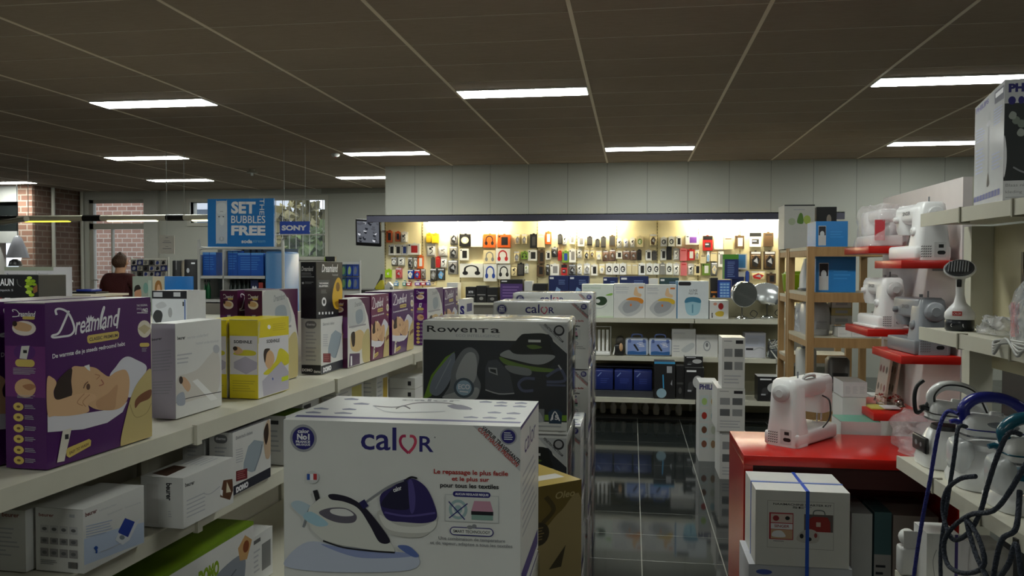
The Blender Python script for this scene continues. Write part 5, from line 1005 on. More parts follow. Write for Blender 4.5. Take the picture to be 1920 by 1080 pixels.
# things around the lowest red shelf
t = thing('paper_pile', 'small papers and a plastic pouch on the lowest red shelf', 'papers', (1.33, 4.62, .853))
g = G(); g.box((-.08, -.1, 0), (.02, .05, .006), ink(200, 190, 90)); g.box((-.02, -.12, .007), (.06, -.02, .012), WINK); g.obj('papers', t)
crumple(G(), .06, .09, .05, FILM, amp=.2, seed=5).obj('pouch', t, (.05, .04, .006))
for i, (x, r) in enumerate(((1.385, .12), (1.43, .12))):
    g = G(); g.box((-.006, -.09, 0), (.006, .09, .34), mat((204, 188, 172), .5)); P = Print(g, (-.0062, .09, 0), (0, -1, 0), (0, 0, 1), .18, .34); P.rect(.04, .02, .96, .98, ink(206, 196, 186))
    for k in range(9): P.ell(.2+.3*(k % 3), .18+.3*(k//3), .09, .06, ink(*random.choice([(150, 90, 90), (110, 100, 90), (170, 140, 120)])))
    o = g.obj('craft_book', loc=(x, 4.84, .853), label=('patterned craft book leaning on the partition, nearer the aisle' if i == 0 else 'second patterned craft book leaning behind the first one'), cat='book', group='craft books'); o.rotation_euler = (0, .13, 0)
TEAL = mat((90, 150, 130), .4)
pbox(bx(1577, 1652, 790, 4.37, 0, .2), 'serger_box', 'white box with a green lid behind the red desk', CARTON, lambda P, g, f: P.lines(.1, .1, .8, .25, 4, LGR), top=TEAL)
f = bx(1580, 1624, 745, 4.62, 0, .22); pbox(f, 'overlock_carton', 'plain carton under the white box behind the red desk', CARTON)
pbox(bx(1581, 1626, 716, 4.62, f.h+.002, .22), 'overlock_box', 'white box with printed columns between desk and wooden rack', mat((200, 198, 200), .4), lambda P, g, f: [P.lines(.1+.3*k, .3, .32+.3*k, .8, 6, LGR) for k in range(3)], top=mat((120, 116, 112), .5))
# strapped cartons at the desk
f = bx(1417, 1594, 918, 3.46, atY(1417, 1058, 3.46).z, .31); DZB = f.loc.z
t = thing('strapped_carton', 'white carton with a blue strap and sewing pictures, pushed under the red desk', 'box', f.loc)
g = carton_g(f.w, f.d, f.h, mat((208, 208, 204), .45)); P = face(g, 'F', f.w, f.d, f.h, (158, 640, 630, 1015)); LN_ = ink(150, 150, 148)
P.rect(218, 690, 552, 926, LN_); P.rect(220, 692, 550, 924, ink(208, 208, 204)); P.text('NAAIMACHINE STARTER KIT', 248, 702, 540, 712, DK, .02); P.text('SET', 345, 716, 440, 726, DK, .02)
P.rect(228, 750, 350, 884, ink(170, 36, 50)); P.rect(236, 756, 346, 800, ink(206, 186, 180)); P.rect(236, 804, 346, 832, WINK); P.text('SINGER', 254, 810, 330, 824, ink(150, 40, 50), .02); P.rect(236, 834, 346, 880, ink(196, 160, 130)); P.blob([(245, 870), (250, 845), (290, 840), (310, 870)], WINK); P.ell(262, 778, 16, 14, ink(150, 40, 50)); P.ell(320, 776, 12, 10, DK)
P.rect(404, 752, 548, 838, ink(96, 84, 84)); P.poly([(420, 838), (424, 778), (450, 762), (520, 764), (534, 788), (536, 838)], ink(150, 40, 40)); P.stroke([(448, 762), (455, 734), (500, 734), (508, 762)], 5, ink(80, 90, 90)); P.rect(464, 790, 486, 812, ink(200, 180, 170)); P.blob([(366, 880), (390, 840), (440, 826), (478, 850), (470, 890), (410, 896)], ink(190, 186, 180)); P.ell(392, 862, 10, 12, DK); P.ell(430, 876, 12, 10, DK); P.ell(462, 856, 8, 12, ink(150, 60, 60)); P.lines(250, 890, 304, 900, 1, GRY)
g.obj('carton', t)
ST = mat((36, 84, 190), .35); g = G(); sx = .26*f.w-.135*f.w
sx = -f.w/2+f.w*(420-158)/472
g.box((sx-.007, -f.d/2-.002, -.25), (sx+.007, -f.d/2, f.h), ST); g.box((sx-.007, -f.d/2-.002, f.h), (sx+.007, f.d/2+.002, f.h+.002), ST); g.box((sx-.007, f.d/2, -.0), (sx+.007, f.d/2+.002, f.h), ST); g.obj('strap', t)
g = G(); g.box((-f.w/2-.002, -.03, f.h), (f.w/2+.002, -.018, f.h+.0025), mat((90, 120, 196), .3)); g.box((-f.w/2-.002, -.03, 0), (-f.w/2, -.018, f.h), mat((90, 120, 196), .3)); g.box((f.w/2, -.03, 0), (f.w/2+.002, -.018, f.h), mat((90, 120, 196), .3)); g.obj('cross_strap', t)
f2 = bx(1404, 1598, 1063, 3.47, 0, .3); f2.h = DZB-.004; pbox(f2, 'shipping_carton', 'pale carton beneath the blue strapped one', mat((186, 188, 194), .5), lambda P, g, f: P.ell(.15, .08, .08, .03, ink(70, 90, 170)))
pbox(bx(1597, 1636, 962, 3.9, 0, .3), 'shipping_carton', 'tall grey white carton under the desk right of the strapped one', mat((170, 170, 166), .5))
pbox(bx(1640, 1672, 960, 3.9, 0, .2), 'shipping_carton', 'dark teal and white carton deep under the red desk', mat((60, 90, 92), .5), lambda P, g, f: (P.rect(0, .4, 1, 1, ink(150, 148, 144)), P.lines(.1, .5, .7, .7, 3, DK)))
pbox(bx(1675, 1760, 966, 3.9, 0, .3), 'shipping_carton', 'brownish open carton under the desk beside the hanging blue hose', mat((140, 128, 120), .6))

# ================================================================= WOODEN RACKS
wm, nt, b = nodes('pine_wood'); tc = nt.nodes.new('ShaderNodeTexCoord'); mp = nt.nodes.new('ShaderNodeMapping'); mp.inputs['Scale'].default_value = (18, 18, 1.5)
wv = nt.nodes.new('ShaderNodeTexNoise'); wv.inputs['Scale'].default_value = 2.5; wv.inputs['Detail'].default_value = 4; cr_ = nt.nodes.new('ShaderNodeMix'); cr_.data_type = 'RGBA'
cr_.inputs[6].default_value = (*lin((140, 106, 64)), 1); cr_.inputs[7].default_value = (*lin((182, 148, 100)), 1)
nt.links.new(tc.outputs['Object'], mp.inputs[0]); nt.links.new(mp.outputs[0], wv.inputs['Vector']); nt.links.new(wv.outputs['Fac'], cr_.inputs[0]); nt.links.new(cr_.outputs[2], b.inputs['Base Color']); b.inputs['Roughness'].default_value = .55
WOOD = wm; BOARD = mat((186, 180, 160), .5)
def rack(x0, x1, y0, y1, h, levels, label):
    t = thing('wooden_rack', label, 'rack', (0, 0, 0), 0, 'pine storage racks'); p = .042
    for x in (x0, x1-p):
        for y in (y0, y1-p): G().box((x, y, 0), (x+p, y+p, h), WOOD).obj('post', t)
    for z in levels:
        G().box((x0+.004, y0+.03, z-.02), (x1-.004, y1-.03, z), BOARD).obj('shelf', t)
        for x in (x0+.005, x1-p+.005): G().box((x, y0+p, z-.06), (x+.03, y1-p, z-.021), WOOD).obj('side_rail', t)
        G().box((x0+p, y0+.006, z-.06), (x1-p, y0+.028, z+.0), WOOD).obj('front_rail', t)
    return t
RX0, RX1, RY0, RY1 = 1.078, 1.60, 5.30, 5.97
rack(RX0, RX1, RY0, RY1, 1.73, (1.729, 1.443, 1.16, .70, .15), 'pine rack with blue cartons beside the red shelves')
rack(RX0+.055, RX1, 6.3, 6.66, 1.74, (1.735, 1.40, .95, .4), 'second pine rack behind the first one, carrying the tall pale carton')
BLU = mat((40, 122, 190), .35)
def bl(P, g, f): P.rect(.08, .18, .32, .95, ink(190, 190, 190)); P.rect(.09, .2, .31, .55, DK); P.ell(.2, .5, .07, .12, ink(190, 196, 200)); P.lines(.45, .4, .9, .7, 3, ink(60, 140, 206))
pbox(bx(1530, 1590, 415, 5.4, 1.731, .26), 'coffee_maker_carton', 'blue carton on top of the pine rack', BLU, bl, 'blue coffee maker cartons')
pbox(bx(1530, 1605, 481, 5.4, 1.445, .27), 'coffee_maker_carton', 'blue carton on the shelf below the top of the pine rack', BLU, bl, 'blue coffee maker cartons')
def tall(P, g, f): P.lines(.3, .1, .8, .16, 1, LGR); P.blob([(.42, .4), (.5, .2), (.6, .22), (.62, .42)], ink(90, 130, 50)); P.ell(.75, .34, .12, .1, ink(170, 190, 90)); P.ell(.25, .38, .12, .08, ink(170, 180, 150)); P.rect(0, .0, 1, .03, DK)
pbox(bx(1471, 1528, 384, 6.34, 1.737, .25), 'juicer_carton', 'tall pale carton with green fruit print standing high on the second rack', mat((196, 196, 190), .45), tall)
pbox(bx(1531, 1569, 388, 6.45, 1.737, .2), 'toaster_carton', 'black carton behind the upper blue carton', KB, lambda P, g, f: (P.ell(.62, .3, .12, .12, ink(150, 140, 130)), P.rect(.3, .6, .9, .66, GRY)))
t = thing('garment_press', 'slim white upright appliance with a black round head on the pine rack', 'appliance', (1.185, 5.83, 1.446))
g = G(); g.loft([rrect(.05, .06, 0, .3), rrect(.052, .06, .1, .3, 5, .005), rrect(.04, .05, .215, .3, 5, .02)], PLASTIC); g.obj('body', t); G().ball((.02, -.085, .1), (.035, .03, .085), BLACK).obj('head', t); G().box((-.055, -.075, 0), (.06, .05, .015), GREYP, bev=.005).obj('foot', t)
# on the middle level
t = thing('bread_machine', 'rounded grey white appliance in a plastic bag on the pine rack', 'appliance', (1.19, 5.62, 1.162))
g = G(); g.loft([rrect(.075, .12, 0, .4), rrect(.085, .13, .05, .45), rrect(.088, .13, .13, .48), rrect(.08, .115, .19, .48), rrect(.055, .08, .225, .48), rrect(.02, .03, .24, .48)], mat((176, 178, 182), .3)); g.obj('body', t); G().box((-.02, -.138, .04), (.05, -.125, .09), mat((150, 152, 156), .3), bev=.004).obj('panel', t)
crumple(G(), .05, .06, .19, film('rack_bag', (210, 214, 222), .4, .1, .7, 40), amp=.22, seed=21).obj('bag', t, (-.03, .22, .0))
t = thing('green_pot', 'lime green plastic pot at the back of the pine rack', 'pot', (1.27, 6.47, 1.402)); G().lathe([(.1, 0), (.13, .02), (.14, .14), (.145, .15), (.135, .15), (.125, .03)], mat((150, 180, 20), .4), 24).obj('pot', t); G().lathe([(.135, .145), (.12, .165), (.02, .17)], mat((120, 150, 20), .4), 24).obj('lid', t)
zz = 1.162
for i, (h, c, lab) in enumerate(((.06, (206, 206, 204), 'white box at the bottom of the small pile on the pine rack'), (.05, (190, 176, 120), 'yellowish box in the small pile on the pine rack'), (.06, (208, 208, 206), 'white box topping the small pile on the pine rack'))):
    f = Fit(); f.w, f.d, f.h, f.rot = .13-.004*i, .12, h-.002, 0; f.loc = Vector((1.345, 5.62, zz+.066)); zz += h; pbox(f, 'filter_box', lab, mat(c, .4), lambda P, g, f: P.rect(.2, .3, .8, .7, LGR), 'filter boxes on the pine rack')
for i in range(3):
    f = Fit(); f.w, f.d, f.h, f.rot = .082, .14, .062, 0; f.loc = Vector((1.322+.084*i, 5.45, 1.162)); pbox(f, 'filter_box', 'small white box, %s from the grey appliance behind the pine rail' % ORD[i], CARTON, lambda P, g, f: P.lines(.1, .6, .7, .8, 2, LGR), 'filter boxes on the pine rack')
for i in range(4):
    f = Fit(); f.w, f.d, f.h, f.rot = .082, .14, .1, 0; f.loc = Vector((1.22+.1*i, 5.42, .702)); pbox(f, 'filter_box', 'small white box low on the pine rack, %s from the aisle' % ORD[i], CARTON, None, 'filter boxes on the pine rack')
t = thing('water_tank', 'pale grey upright tank low on the pine rack', 'appliance', (1.17, 5.78, .702)); g = G(); g.loft([rrect(.06, .08, 0, .3), rrect(.06, .08, .33, .3), rrect(.05, .07, .35, .3)], mat((190, 192, 190), .35)); g.obj('body', t); G().box((-.03, -.03, .35), (.03, .03, .37), GREYP, bev=.006).obj('lid', t)
t = thing('kettle_base', 'dark grey rounded appliance low on the pine rack', 'appliance', (1.36, 5.72, .702)); g = G(); g.loft([rrect(.07, .08, 0, .3), rrect(.07, .08, .28, .3), rrect(.055, .06, .3, .3)], mat((92, 88, 86), .4)); g.obj('body', t); G().box((-.05, -.09, .05), (.05, -.075, .2), BLACK, bev=.005).obj('panel', t)

# ================================================================= IRON DISPLAY SHELVING ON THE NEAR SIDE
R0 = Vector((.948, 3.083)); RD = Vector((-.0416, .99913)); RN_ = Vector((.99913, .0416)); RROT = math.atan2(RN_.y, RN_.x)
def rg(s, d, z=0): p = R0+RD*s+RN_*d; return Vector((p.x, p.y, z))
t = thing('iron_shelving', 'cream shelving with steam irons and a hand steamer beside the red desk', 'shelving', rg(0, 0), RROT)
# local x into the shelf, local y along the aisle
def rs(z, d0, d1, s0=-2.4, s1=0.):
    g = G(); g.box((d0, s0, z-.035), (d1, s1, z), SHELF); g.box((d0-.008, s0, z-.042), (d0, s1, z+.003), SHELF)
    y = s1-.32
    while y > s0: g.box((d0-.012, y-.004, z-.046), (d0+.02, y+.004, z+.005), mat((150, 146, 130), .5)); y -= .33
    return g.obj('shelf', t)
rs(.924, 0, .295); rs(.51, .0, .295); rs(.1, -.02, .295); rs(1.387, .07, .295); rs(1.787, .07, .295)
G().box((.222, -.03, 0), (.300, .03, 1.745), mat((186, 184, 168), .5)).obj('upright', t)
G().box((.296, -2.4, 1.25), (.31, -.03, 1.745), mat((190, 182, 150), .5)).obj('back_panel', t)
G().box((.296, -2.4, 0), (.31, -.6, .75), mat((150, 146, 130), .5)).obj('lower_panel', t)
BRK = mat((40, 38, 36), .4); G().box((-.015, -.86, .86), (-.009, -.84, .91), BRK).obj('price_clip', t)
def iron(loc, rot, label, c1, c2, tilt=0., hose=None, hm=None, group='steam irons on the shelving'):
    """nose at +x"""
    t = thing('steam_iron', label, 'iron', loc, rot, group); t.rotation_euler = (0, tilt, rot); t.scale = (.8, .85, .78)
    out = [(p.x, p.y) for p in spline([(.15, 0, 0), (.12, .022, 0), (.05, .048, 0), (-.06, .056, 0), (-.12, .052, 0), (-.13, 0, 0), (-.12, -.052, 0), (-.06, -.056, 0), (.05, -.048, 0), (.12, -.022, 0)], 4, True)]
    G().prism(out, 0, .008, mat((170, 172, 176), .2, .9)).obj('soleplate', t)
    def sc(k, kx, dx, z): return [(x*kx+dx, y*k, z) for x, y in out]
    G().loft([sc(.98, .99, 0, .008), sc(1.0, .98, -.002, .03), sc(.86, .93, -.008, .055), sc(.62, .8, -.018, .078), sc(.4, .5, -.03, .088)], c1).obj('body', t)
    G().tube(spline([(-.112, 0, .05), (-.125, 0, .105), (-.085, 0, .15), (-.01, 0, .157), (.05, 0, .13), (.085, 0, .085), (.1, 0, .05)], 6), [.018+.004*math.sin(PI*i/36) for i in range(37)], c2, 10).obj('handle', t)
    G().lathe([(.022, 0), (.02, .012), (.012, .014)], WHITE, 16, Matrix.Translation((-.02, 0, .087))).obj('dial', t)
    [G().ball((-.02, s_*.045, .052), (.055, .008, .017), GREYP).obj('side_panel', t) for s_ in (-1, 1)]
    G().tube([(x*1.005, y*1.005, .031) for x, y in out]+[(out[0][0]*1.005, out[0][1], .031)], .0028, c2 if c2 is not IW else BLACK, 6).obj('trim_line', t)
    G().tube([(-.118, 0, .04), (-.15, 0, .05), (-.165, 0, .045)], [.012, .011, .009], c2 if c2 is not IW else BLACK, 8).obj('cord_sleeve', t)
    return t
IW = mat((222, 223, 222), .25, var=.01, name='iron_white'); IB = mat((34, 40, 128), .25); ITL = mat((20, 84, 104), .25); TANK = film('tank_plastic', (206, 210, 210), .35, .08, .1, 8)
def station(loc, rot, label, accent, w_=.25, d=.19, h=.15, panel=True):
    t = thing('steam_station', label, 'steam station', loc, rot, 'steam stations on the shelving')
    G().loft([rrect(w_/2, d/2, 0, .3), rrect(w_/2*1.02, d/2*1.02, .02, .3), rrect(w_/2*.97, d/2*.95, h*.6, .35, 5, .01), rrect(w_/2*.82, d/2*.8, h*.95, .4, 5, .015), rrect(w_/2*.7, d/2*.66, h, .4, 5, .015)], IW).obj('base', t)
    G().loft([rrect(w_/2*.74, d/2*.7, h-.004, .4, 5, .015), rrect(w_/2*.7, d/2*.62, h+.012, .4, 5, .015)], accent).obj('rest', t)
    if panel:
        g = G(); g.box((-w_/2*1.0-.004, -d/2*.7, .045), (-w_/2*.9, d/2*.7, .1), BLACK, bev=.006); P = Print(g, (-w_/2*1.0-.0045, d/2*.6, .05), (0, -1, 0), (0, 0, 1), d*.6, .045); P.ell(.3, .5, .1, .2, GRY); P.ell(.7, .5, .08, .16, GRY); g.obj('control_panel', t)
    else:
        G().box((-w_/2*1.03, -d/2*.6, .03), (-w_/2*.6, d/2*.6, .12), TANK, bev=.02).obj('water_tank', t); g = G(); g.lathe([(.042, 0), (.042, .006), (.03, .008)], mat((196, 198, 198), .3), 24, Matrix.Translation((0, -d/2*.98, .06)) @ Matrix.Rotation(PI/2, 4, 'X')); g.obj('cord_reel', t)
    return t
SZ = .926
p1_, p2_, p3_, p4_ = rg(-.12, .12, SZ), rg(-.375, .148, SZ), rg(-.615, .155, SZ), rg(-.83, .15, SZ)
station(p1_, RROT, 'white steam station with black control panel at the end of the iron shelf', BLACK, .19, .17, .125)
o = iron(p1_+Vector((.03, .0, .145)), RROT, 'white iron with black trim on the end steam station', IW, IW, .12)
g = G(); g.tube(spline([(-.12, 0, .09), (-.17, 0, .02), (-.19, 0, .07), (-.19, 0, .13), (-.165, 0, .165)], 6), .009, BLACK, 8); g.obj('hose_guide', o)
g = G(); g.tube(spline([(-.112, -.02, .06), (-.12, -.02, .11), (-.085, -.02, .155), (-.01, -.02, .162), (.05, -.02, .135), (.1, -.02, .06)], 6), .004, BLACK, 6); g.obj('trim', o)
station(p2_, RROT, 'white steam station with a clear tank, under the blue handled iron', IW, .2, .17, .095, False).scale = (1.2, 1.2, 1.2)
iron(p2_+Vector((.02, 0, .147)), RROT, 'white iron with a dark blue arched handle', IW, IB, .08).scale = (.93, .98, .78)
station(p3_, RROT, 'white and teal steam station, third from the shelf end', ITL, .2, .17, .07, False).scale = (1.2, 1.2, 1.2)
iron(p3_+Vector((.02, 0, .124)), RROT, 'white and teal iron on the third steam station', IW, ITL, .06).scale = (.93, .98, .8)
t = thing('steam_station', 'black steam station cut off by the picture edge', 'steam station', p4_, RROT, 'steam stations on the shelving'); G().loft([rrect(.10, .085, 0, .3), rrect(.105, .09, .03, .3), rrect(.09, .08, .08, .4), rrect(.07, .06, .1, .4)], mat((26, 27, 28), .2)).obj('base', t)
G().tube(spline([(-.095, -.08, .07), (-.105, 0, .065), (-.095, .08, .07)], 5), .005, CHROME, 8).obj('trim', t); G().tube(spline([(-.08, 0, .1), (-.06, 0, .16), (.05, 0, .17), (.09, 0, .1)], 5), .018, BLACK, 10).obj('handle', t)
def cords(name, label, px, r, m, d=-.035, braid=True):
    pts = [atV(x, y, rg(0, dd).xy, RD) for x, y, dd in [(q[0], q[1], q[2] if len(q) > 2 else d) for q in px]]
    sp_ = spline(pts, 8); rad = [r*.68*(1+.08*(i % 2)) for i in range(len(sp_))] if braid else r
    return G().tube(sp_, rad, m, 8).obj(name, label=label, cat='hose', group='hoses of the steam irons')
DCB = mat((44, 52, 66), .8, bump=.8, scale=160); BCB = mat((38, 44, 130), .8, bump=.8, scale=160)
cords('steam_hose', 'blue braided hose hanging from the blue handled iron', [(1797, 776, .02), (1776, 772, .0), (1762, 800, -.03), (1752, 850, -.04), (1744, 900, -.04), (1732, 960), (1722, 1020), (1712, 1090)], .0085, BCB, -.04)
cords('steam_hose', 'straight dark hose between the blue hose and the coiled hose', [(1812, 800, .03), (1797, 802, -.02), (1790, 850, -.04), (1781, 910), (1772, 970), (1764, 1030), (1764, 1090)], .0085, DCB, -.045)
cords('steam_hose', 'dark hose looping from the teal iron below the shelf', [(1915, 815, .0), (1892, 812, -.03), (1872, 850, -.05), (1852, 910), (1838, 960), (1815, 1000), (1785, 1010), (1768, 960), (1775, 920), (1800, 898), (1830, 893, -.03)], .0095, DCB, -.05)
cords('steam_hose', 'coiled dark hose in a wide loop under the shelf edge', [(1925, 868, -.02), (1870, 952, -.05), (1820, 965), (1785, 990), (1770, 1020), (1778, 1060), (1810, 1075), (1845, 1060), (1835, 1010), (1812, 975), (1830, 1040), (1852, 1085)], .0095, DCB, -.06)
cords('steam_hose', 'tied dark hose bundle at the picture edge', [(1912, 920, -.02), (1905, 990, -.05), (1880, 1010), (1868, 1050), (1864, 1090), (1890, 1060), (1905, 1020), (1915, 1080)], .0095, DCB, -.06)
# middle shelf: hand steamer, bagged things
q = rg(-.13, .145, 1.388); t = thing('garment_steamer', 'white hand steamer with a ridged head standing on a black base', 'steamer', q, math.radians(-30)); t.scale = (.9, .9, .93)
G().lathe([(.046, 0), (.05, .004), (.05, .035), (.047, .04)], mat((26, 30, 38), .3), 28).obj('stand', t)
g = G(); g.loft([rrect(.05*k, .05*k*.9, z, .5, 6) for z, k in ((.04, 1.0), (.05, 1.06), (.065, 1.02), (.085, .72), (.1, .42), (.13, .3), (.17, .29), (.19, .36), (.2, .5))], PLASTIC); g.obj('body', t)
P_ = G(); pr_ = Print(P_, (-.045, -.0465, .005), (1, 0, 0), (0, 0, 1), .09, .03); pr_.text('CALOR', .25, .3, .75, .7, WINK, .02); P_.obj('base_print', t)
g = G(); MM = Matrix.Translation((0, -.012, .222)) @ Matrix.Rotation(math.radians(62), 4, 'X'); g.loft([[(.056*k*math.cos(2*PI*j/28), .038*k*math.sin(2*PI*j/28), z) for j in range(28)] for k, z in ((.55, -.035), (.9, -.012), (1, 0), (.97, .008))], PLASTIC, True, True, MM); g.obj('head', t)
g = G(); g.loft([[(.05*k*math.cos(2*PI*j/28), .033*k*math.sin(2*PI*j/28), z) for j in range(28)] for k, z in ((1, .0075), (1, .013), (.9, .014))], mat((70, 72, 76), .3), True, True, MM)
for i in range(8): g.box((-.034+.0092*i-.002, -.018, .013), (-.034+.0092*i+.002, .024, .02), mat((150, 152, 156), .25), MM)
g.obj('steam_plate', t); G().box((-.008, -.026, .158), (.008, -.012, .185), BLACK, bev=.003).obj('trigger', t); g = G(); pr_ = Print(g, (-.016, -.0505, .055), (1, 0, 0), (0, 0, 1), .032, .016); pr_.rect(0, 0, 1, 1, ink(190, 40, 40)); pr_.text('CALOR', .1, .25, .9, .75, WINK); g.obj('red_badge', t)
t = thing('clear_pouch', 'crumpled clear pouch lying beside the hand steamer', 'bag', rg(-.33, .19, 1.392)); crumple(G(), .05, .09, .05, film('pouch_film', (230, 230, 232), .6, .1, .9, 40), amp=.25, seed=31).obj('pouch', t)
t = thing('bagged_iron', 'blue and white iron in a clear bag with black lettering', 'bag', rg(-.60, .185, 1.389)); crumple(G(), .075, .12, .185, film('iron_bag_film', (226, 230, 236), .62, .08, .8, 24), amp=.12, seed=41, top=.5).obj('bag', t)
g = G(); g.loft([rrect(.035, .085, .01, .4), rrect(.035, .08, .06, .4), rrect(.02, .05, .1, .4)], mat((70, 100, 140), .3)); g.obj('iron', t); g = G(); g.box((-.06, .06, .01), (-.05, .09, .11), ink(190, 60, 70)); g.obj('red_card', t)
g = G(); P = Print(g, (-.045, -.128, .03), (1, 0, 0), (0, 0, 1), .09, .03); P.text('DOMO', .0, .1, 1, .7, DK, .05); g.obj('bag_print', t)
t = thing('power_cord', 'bundle of pale grey cord hanging over the edge of the middle shelf', 'cord', rg(-.66, .075, 1.375)); g = G()
for i in range(4): g.tube(spline([(-.02, -.14+.02*i, .016), (-.022-.004*i, -.08, .02-.01*i), (-.03, 0, .018+.004*i), (-.035, .06, .006-.008*i), (-.02, .075, .018), (.02, .0, .018)], 5), .0045, mat((170, 170, 166), .4), 6)
g.obj('cord', t)
q = rg(-.30, .3, 1.389); g = G(); g.box((-.02, -.06, 0), (.02, .06, .2), mat((196, 196, 198), .4)); P = Print(g, (-.06+.04, -.0, 0), (0, -1, 0), (0, 0, 1), .0001, .0001)
t = thing('ironing_accessory', 'white and red packed accessory hanging at the back panel', 'pack', rg(-.38, .272, 1.5)); G().box((-.02, -.07, 0), (.018, .07, .15), mat((186, 184, 186), .35), bev=.006).obj('card', t); G().box((-.024, -.075, .0), (-.02, -.06, .15), REDI).obj('red_edge', t); G().box((-.03, -.03, .03), (-.02, .04, .1), mat((120, 122, 126), .4), bev=.004).obj('insert', t); G().box((-.024, .055, -.02), (-.018, .07, .15), BLACK).obj('black_edge', t)
t = thing('drawer_cabinet', 'black cabinet with drawers seen behind the iron shelving', 'cabinet', (1.70, 3.2, 0)); G().box((-.26, -.25, 0), (.3, .25, 1.33), mat((30, 31, 32), .4)).obj('body', t)
for i in range(4): d_ = G().box((-.25, -.262, .12+.3*i), (.29, -.25, .39+.3*i), mat((24, 25, 26), .35), bev=.004).obj('drawer', t); G().ball((-.17, -.27, .26+.3*i), .014, CHROME).obj('knob', d_)
# garment steamer carton on the top shelf
f = Fit(); c_ = atY(1880, 378, 2.56); f.w, f.d, f.h = .21, .46, .354
dr = Vector((1, 0)); c2_ = Vector((c_.x, 2.56)); e_ = atY(1824, 387, 2.56*1.178); ld_ = Vector((e_.x-c_.x, e_.y-2.56)).normalized(); f.d = .45; rotp = math.atan2(ld_.y, ld_.x)-PI/2; dr = Vector((math.cos(rotp), math.sin(rotp)))
q = c2_+dr*(f.w/2)+ld_*(f.d/2); f.loc = Vector((q.x, q.y, 1.79)); f.rot = rotp
g = carton_g(f.w, f.d, f.h, mat((206, 207, 210), .14), True)
P = face(g, 'L', f.w, f.d, f.h, ((590, 258), (790, 108), (785, 930), (588, 978))); P.text('PHILIPS', 598, 268, 684, 304, NAVY, .05, 0, 0, -62); P.poly([(724, 180), (788, 138), (786, 232), (724, 262)], ink(60, 60, 80)); P.poly([(730, 190), (782, 155), (780, 190), (730, 220)], WINK); P.text('OBO', 598, 355, 640, 385, GRY, .02, 0, 0, -28)
P.stroke([(690, 290), (686, 400), (686, 560), (684, 720)], 7, GRY); P.blob([(670, 390), (690, 360), (700, 380), (684, 404)], LGR); P.blob([(676, 810), (684, 720), (694, 780), (690, 808)], DK); P.poly([(588, 560), (790, 500), (790, 680), (588, 780)], ink(150, 160, 196)) if False else None
P.lines(600, 420, 660, 520, 5, ink(150, 160, 196), -20); P.lines(720, 300, 780, 420, 6, ink(150, 160, 196), -30); P.lines(600, 560, 660, 740, 7, ink(150, 160, 196), -20); P.lines(710, 600, 775, 720, 5, ink(150, 160, 196), -20)
for i in range(9): P.poly([(590+20*i, 880-5.5*i), (605+20*i, 876-5.5*i), (605+20*i, 910-4.5*i), (590+20*i, 916-4.5*i)], ink(70, 80, 150)); P.k -= 1
P.k += 1; P = face(g, 'F', f.w, f.d, f.h, (798, 100, 1500, 925)); P.rect(800, 260, 1498, 780, ink(40, 44, 46)); P.text('PHILIPS', 832, 128, 1180, 188, NAVY, .06); P.ell(862, 242, 32, 28, NAVY); P.ell(940, 242, 26, 26, NAVY); P.text('Blaas nieuw leven in je', 820, 800, 1300, 826, GRY); P.text('kleding', 820, 846, 960, 870, GRY); P.lines(820, 890, 1200, 900, 1, GRY)
for _ in range(24): P.blob([(x_+dx, y_+dy) for x_, y_ in [(random.uniform(830, 1440), random.uniform(300, 560))] for dx, dy in ((-34, 4), (-8, -26), (30, -10), (22, 24), (-16, 26))], ink(*random.choice([(120, 130, 120), (96, 108, 100), (150, 156, 150)])))
P.blob([(800, 480), (822, 560), (822, 680), (800, 750)], WINK); P.stroke([(880, 690), (1000, 730), (1200, 700)], 12, GRY)
g.obj('steamer_carton', loc=f.loc, rot=f.rot, label='tall white and dark garment steamer carton on the top shelf near the ceiling', cat='box')
# boxes on the shelf under the irons
f = bx(1738, 1800, 1000, 2.93, .5145, .13); 
def wl(P, g, f): P.stroke([(.3, .3), (.2, .5), (.25, .8)], .02, GRY); Q = face(g, 'R', f.w, f.d, f.h); Q.rect(.1, .1, .9, .9, DK); P.rect(.85, 0, 1, 1, ink(60, 50, 110))
pbox(f, 'iron_box', 'white upright box on the shelf under the irons behind the hanging hoses', CARTON, wl)
pbox(bx(1838, 1900, 1035, 2.5, .5145, .16), 'iron_box', 'grey white box under the irons at the picture edge', mat((170, 168, 166), .45), lambda P, g, f: P.lines(.2, .2, .8, .8, 5, GRY))
t = thing('packed_sprayer', 'small white bottles in a plastic pack on the shelf under the irons', 'pack', rg(-.035, .02, .5145)); G().box((-.03, -.03, 0), (.03, .03, .1), mat((190, 190, 188), .4), bev=.01).obj('box', t); G().ball((0, 0, .13), .03, WHITE).obj('cap', t); G().box((-.02, -.03, .1), (.03, -.025, .16), mat((170, 170, 168), .4)).obj('card', t)
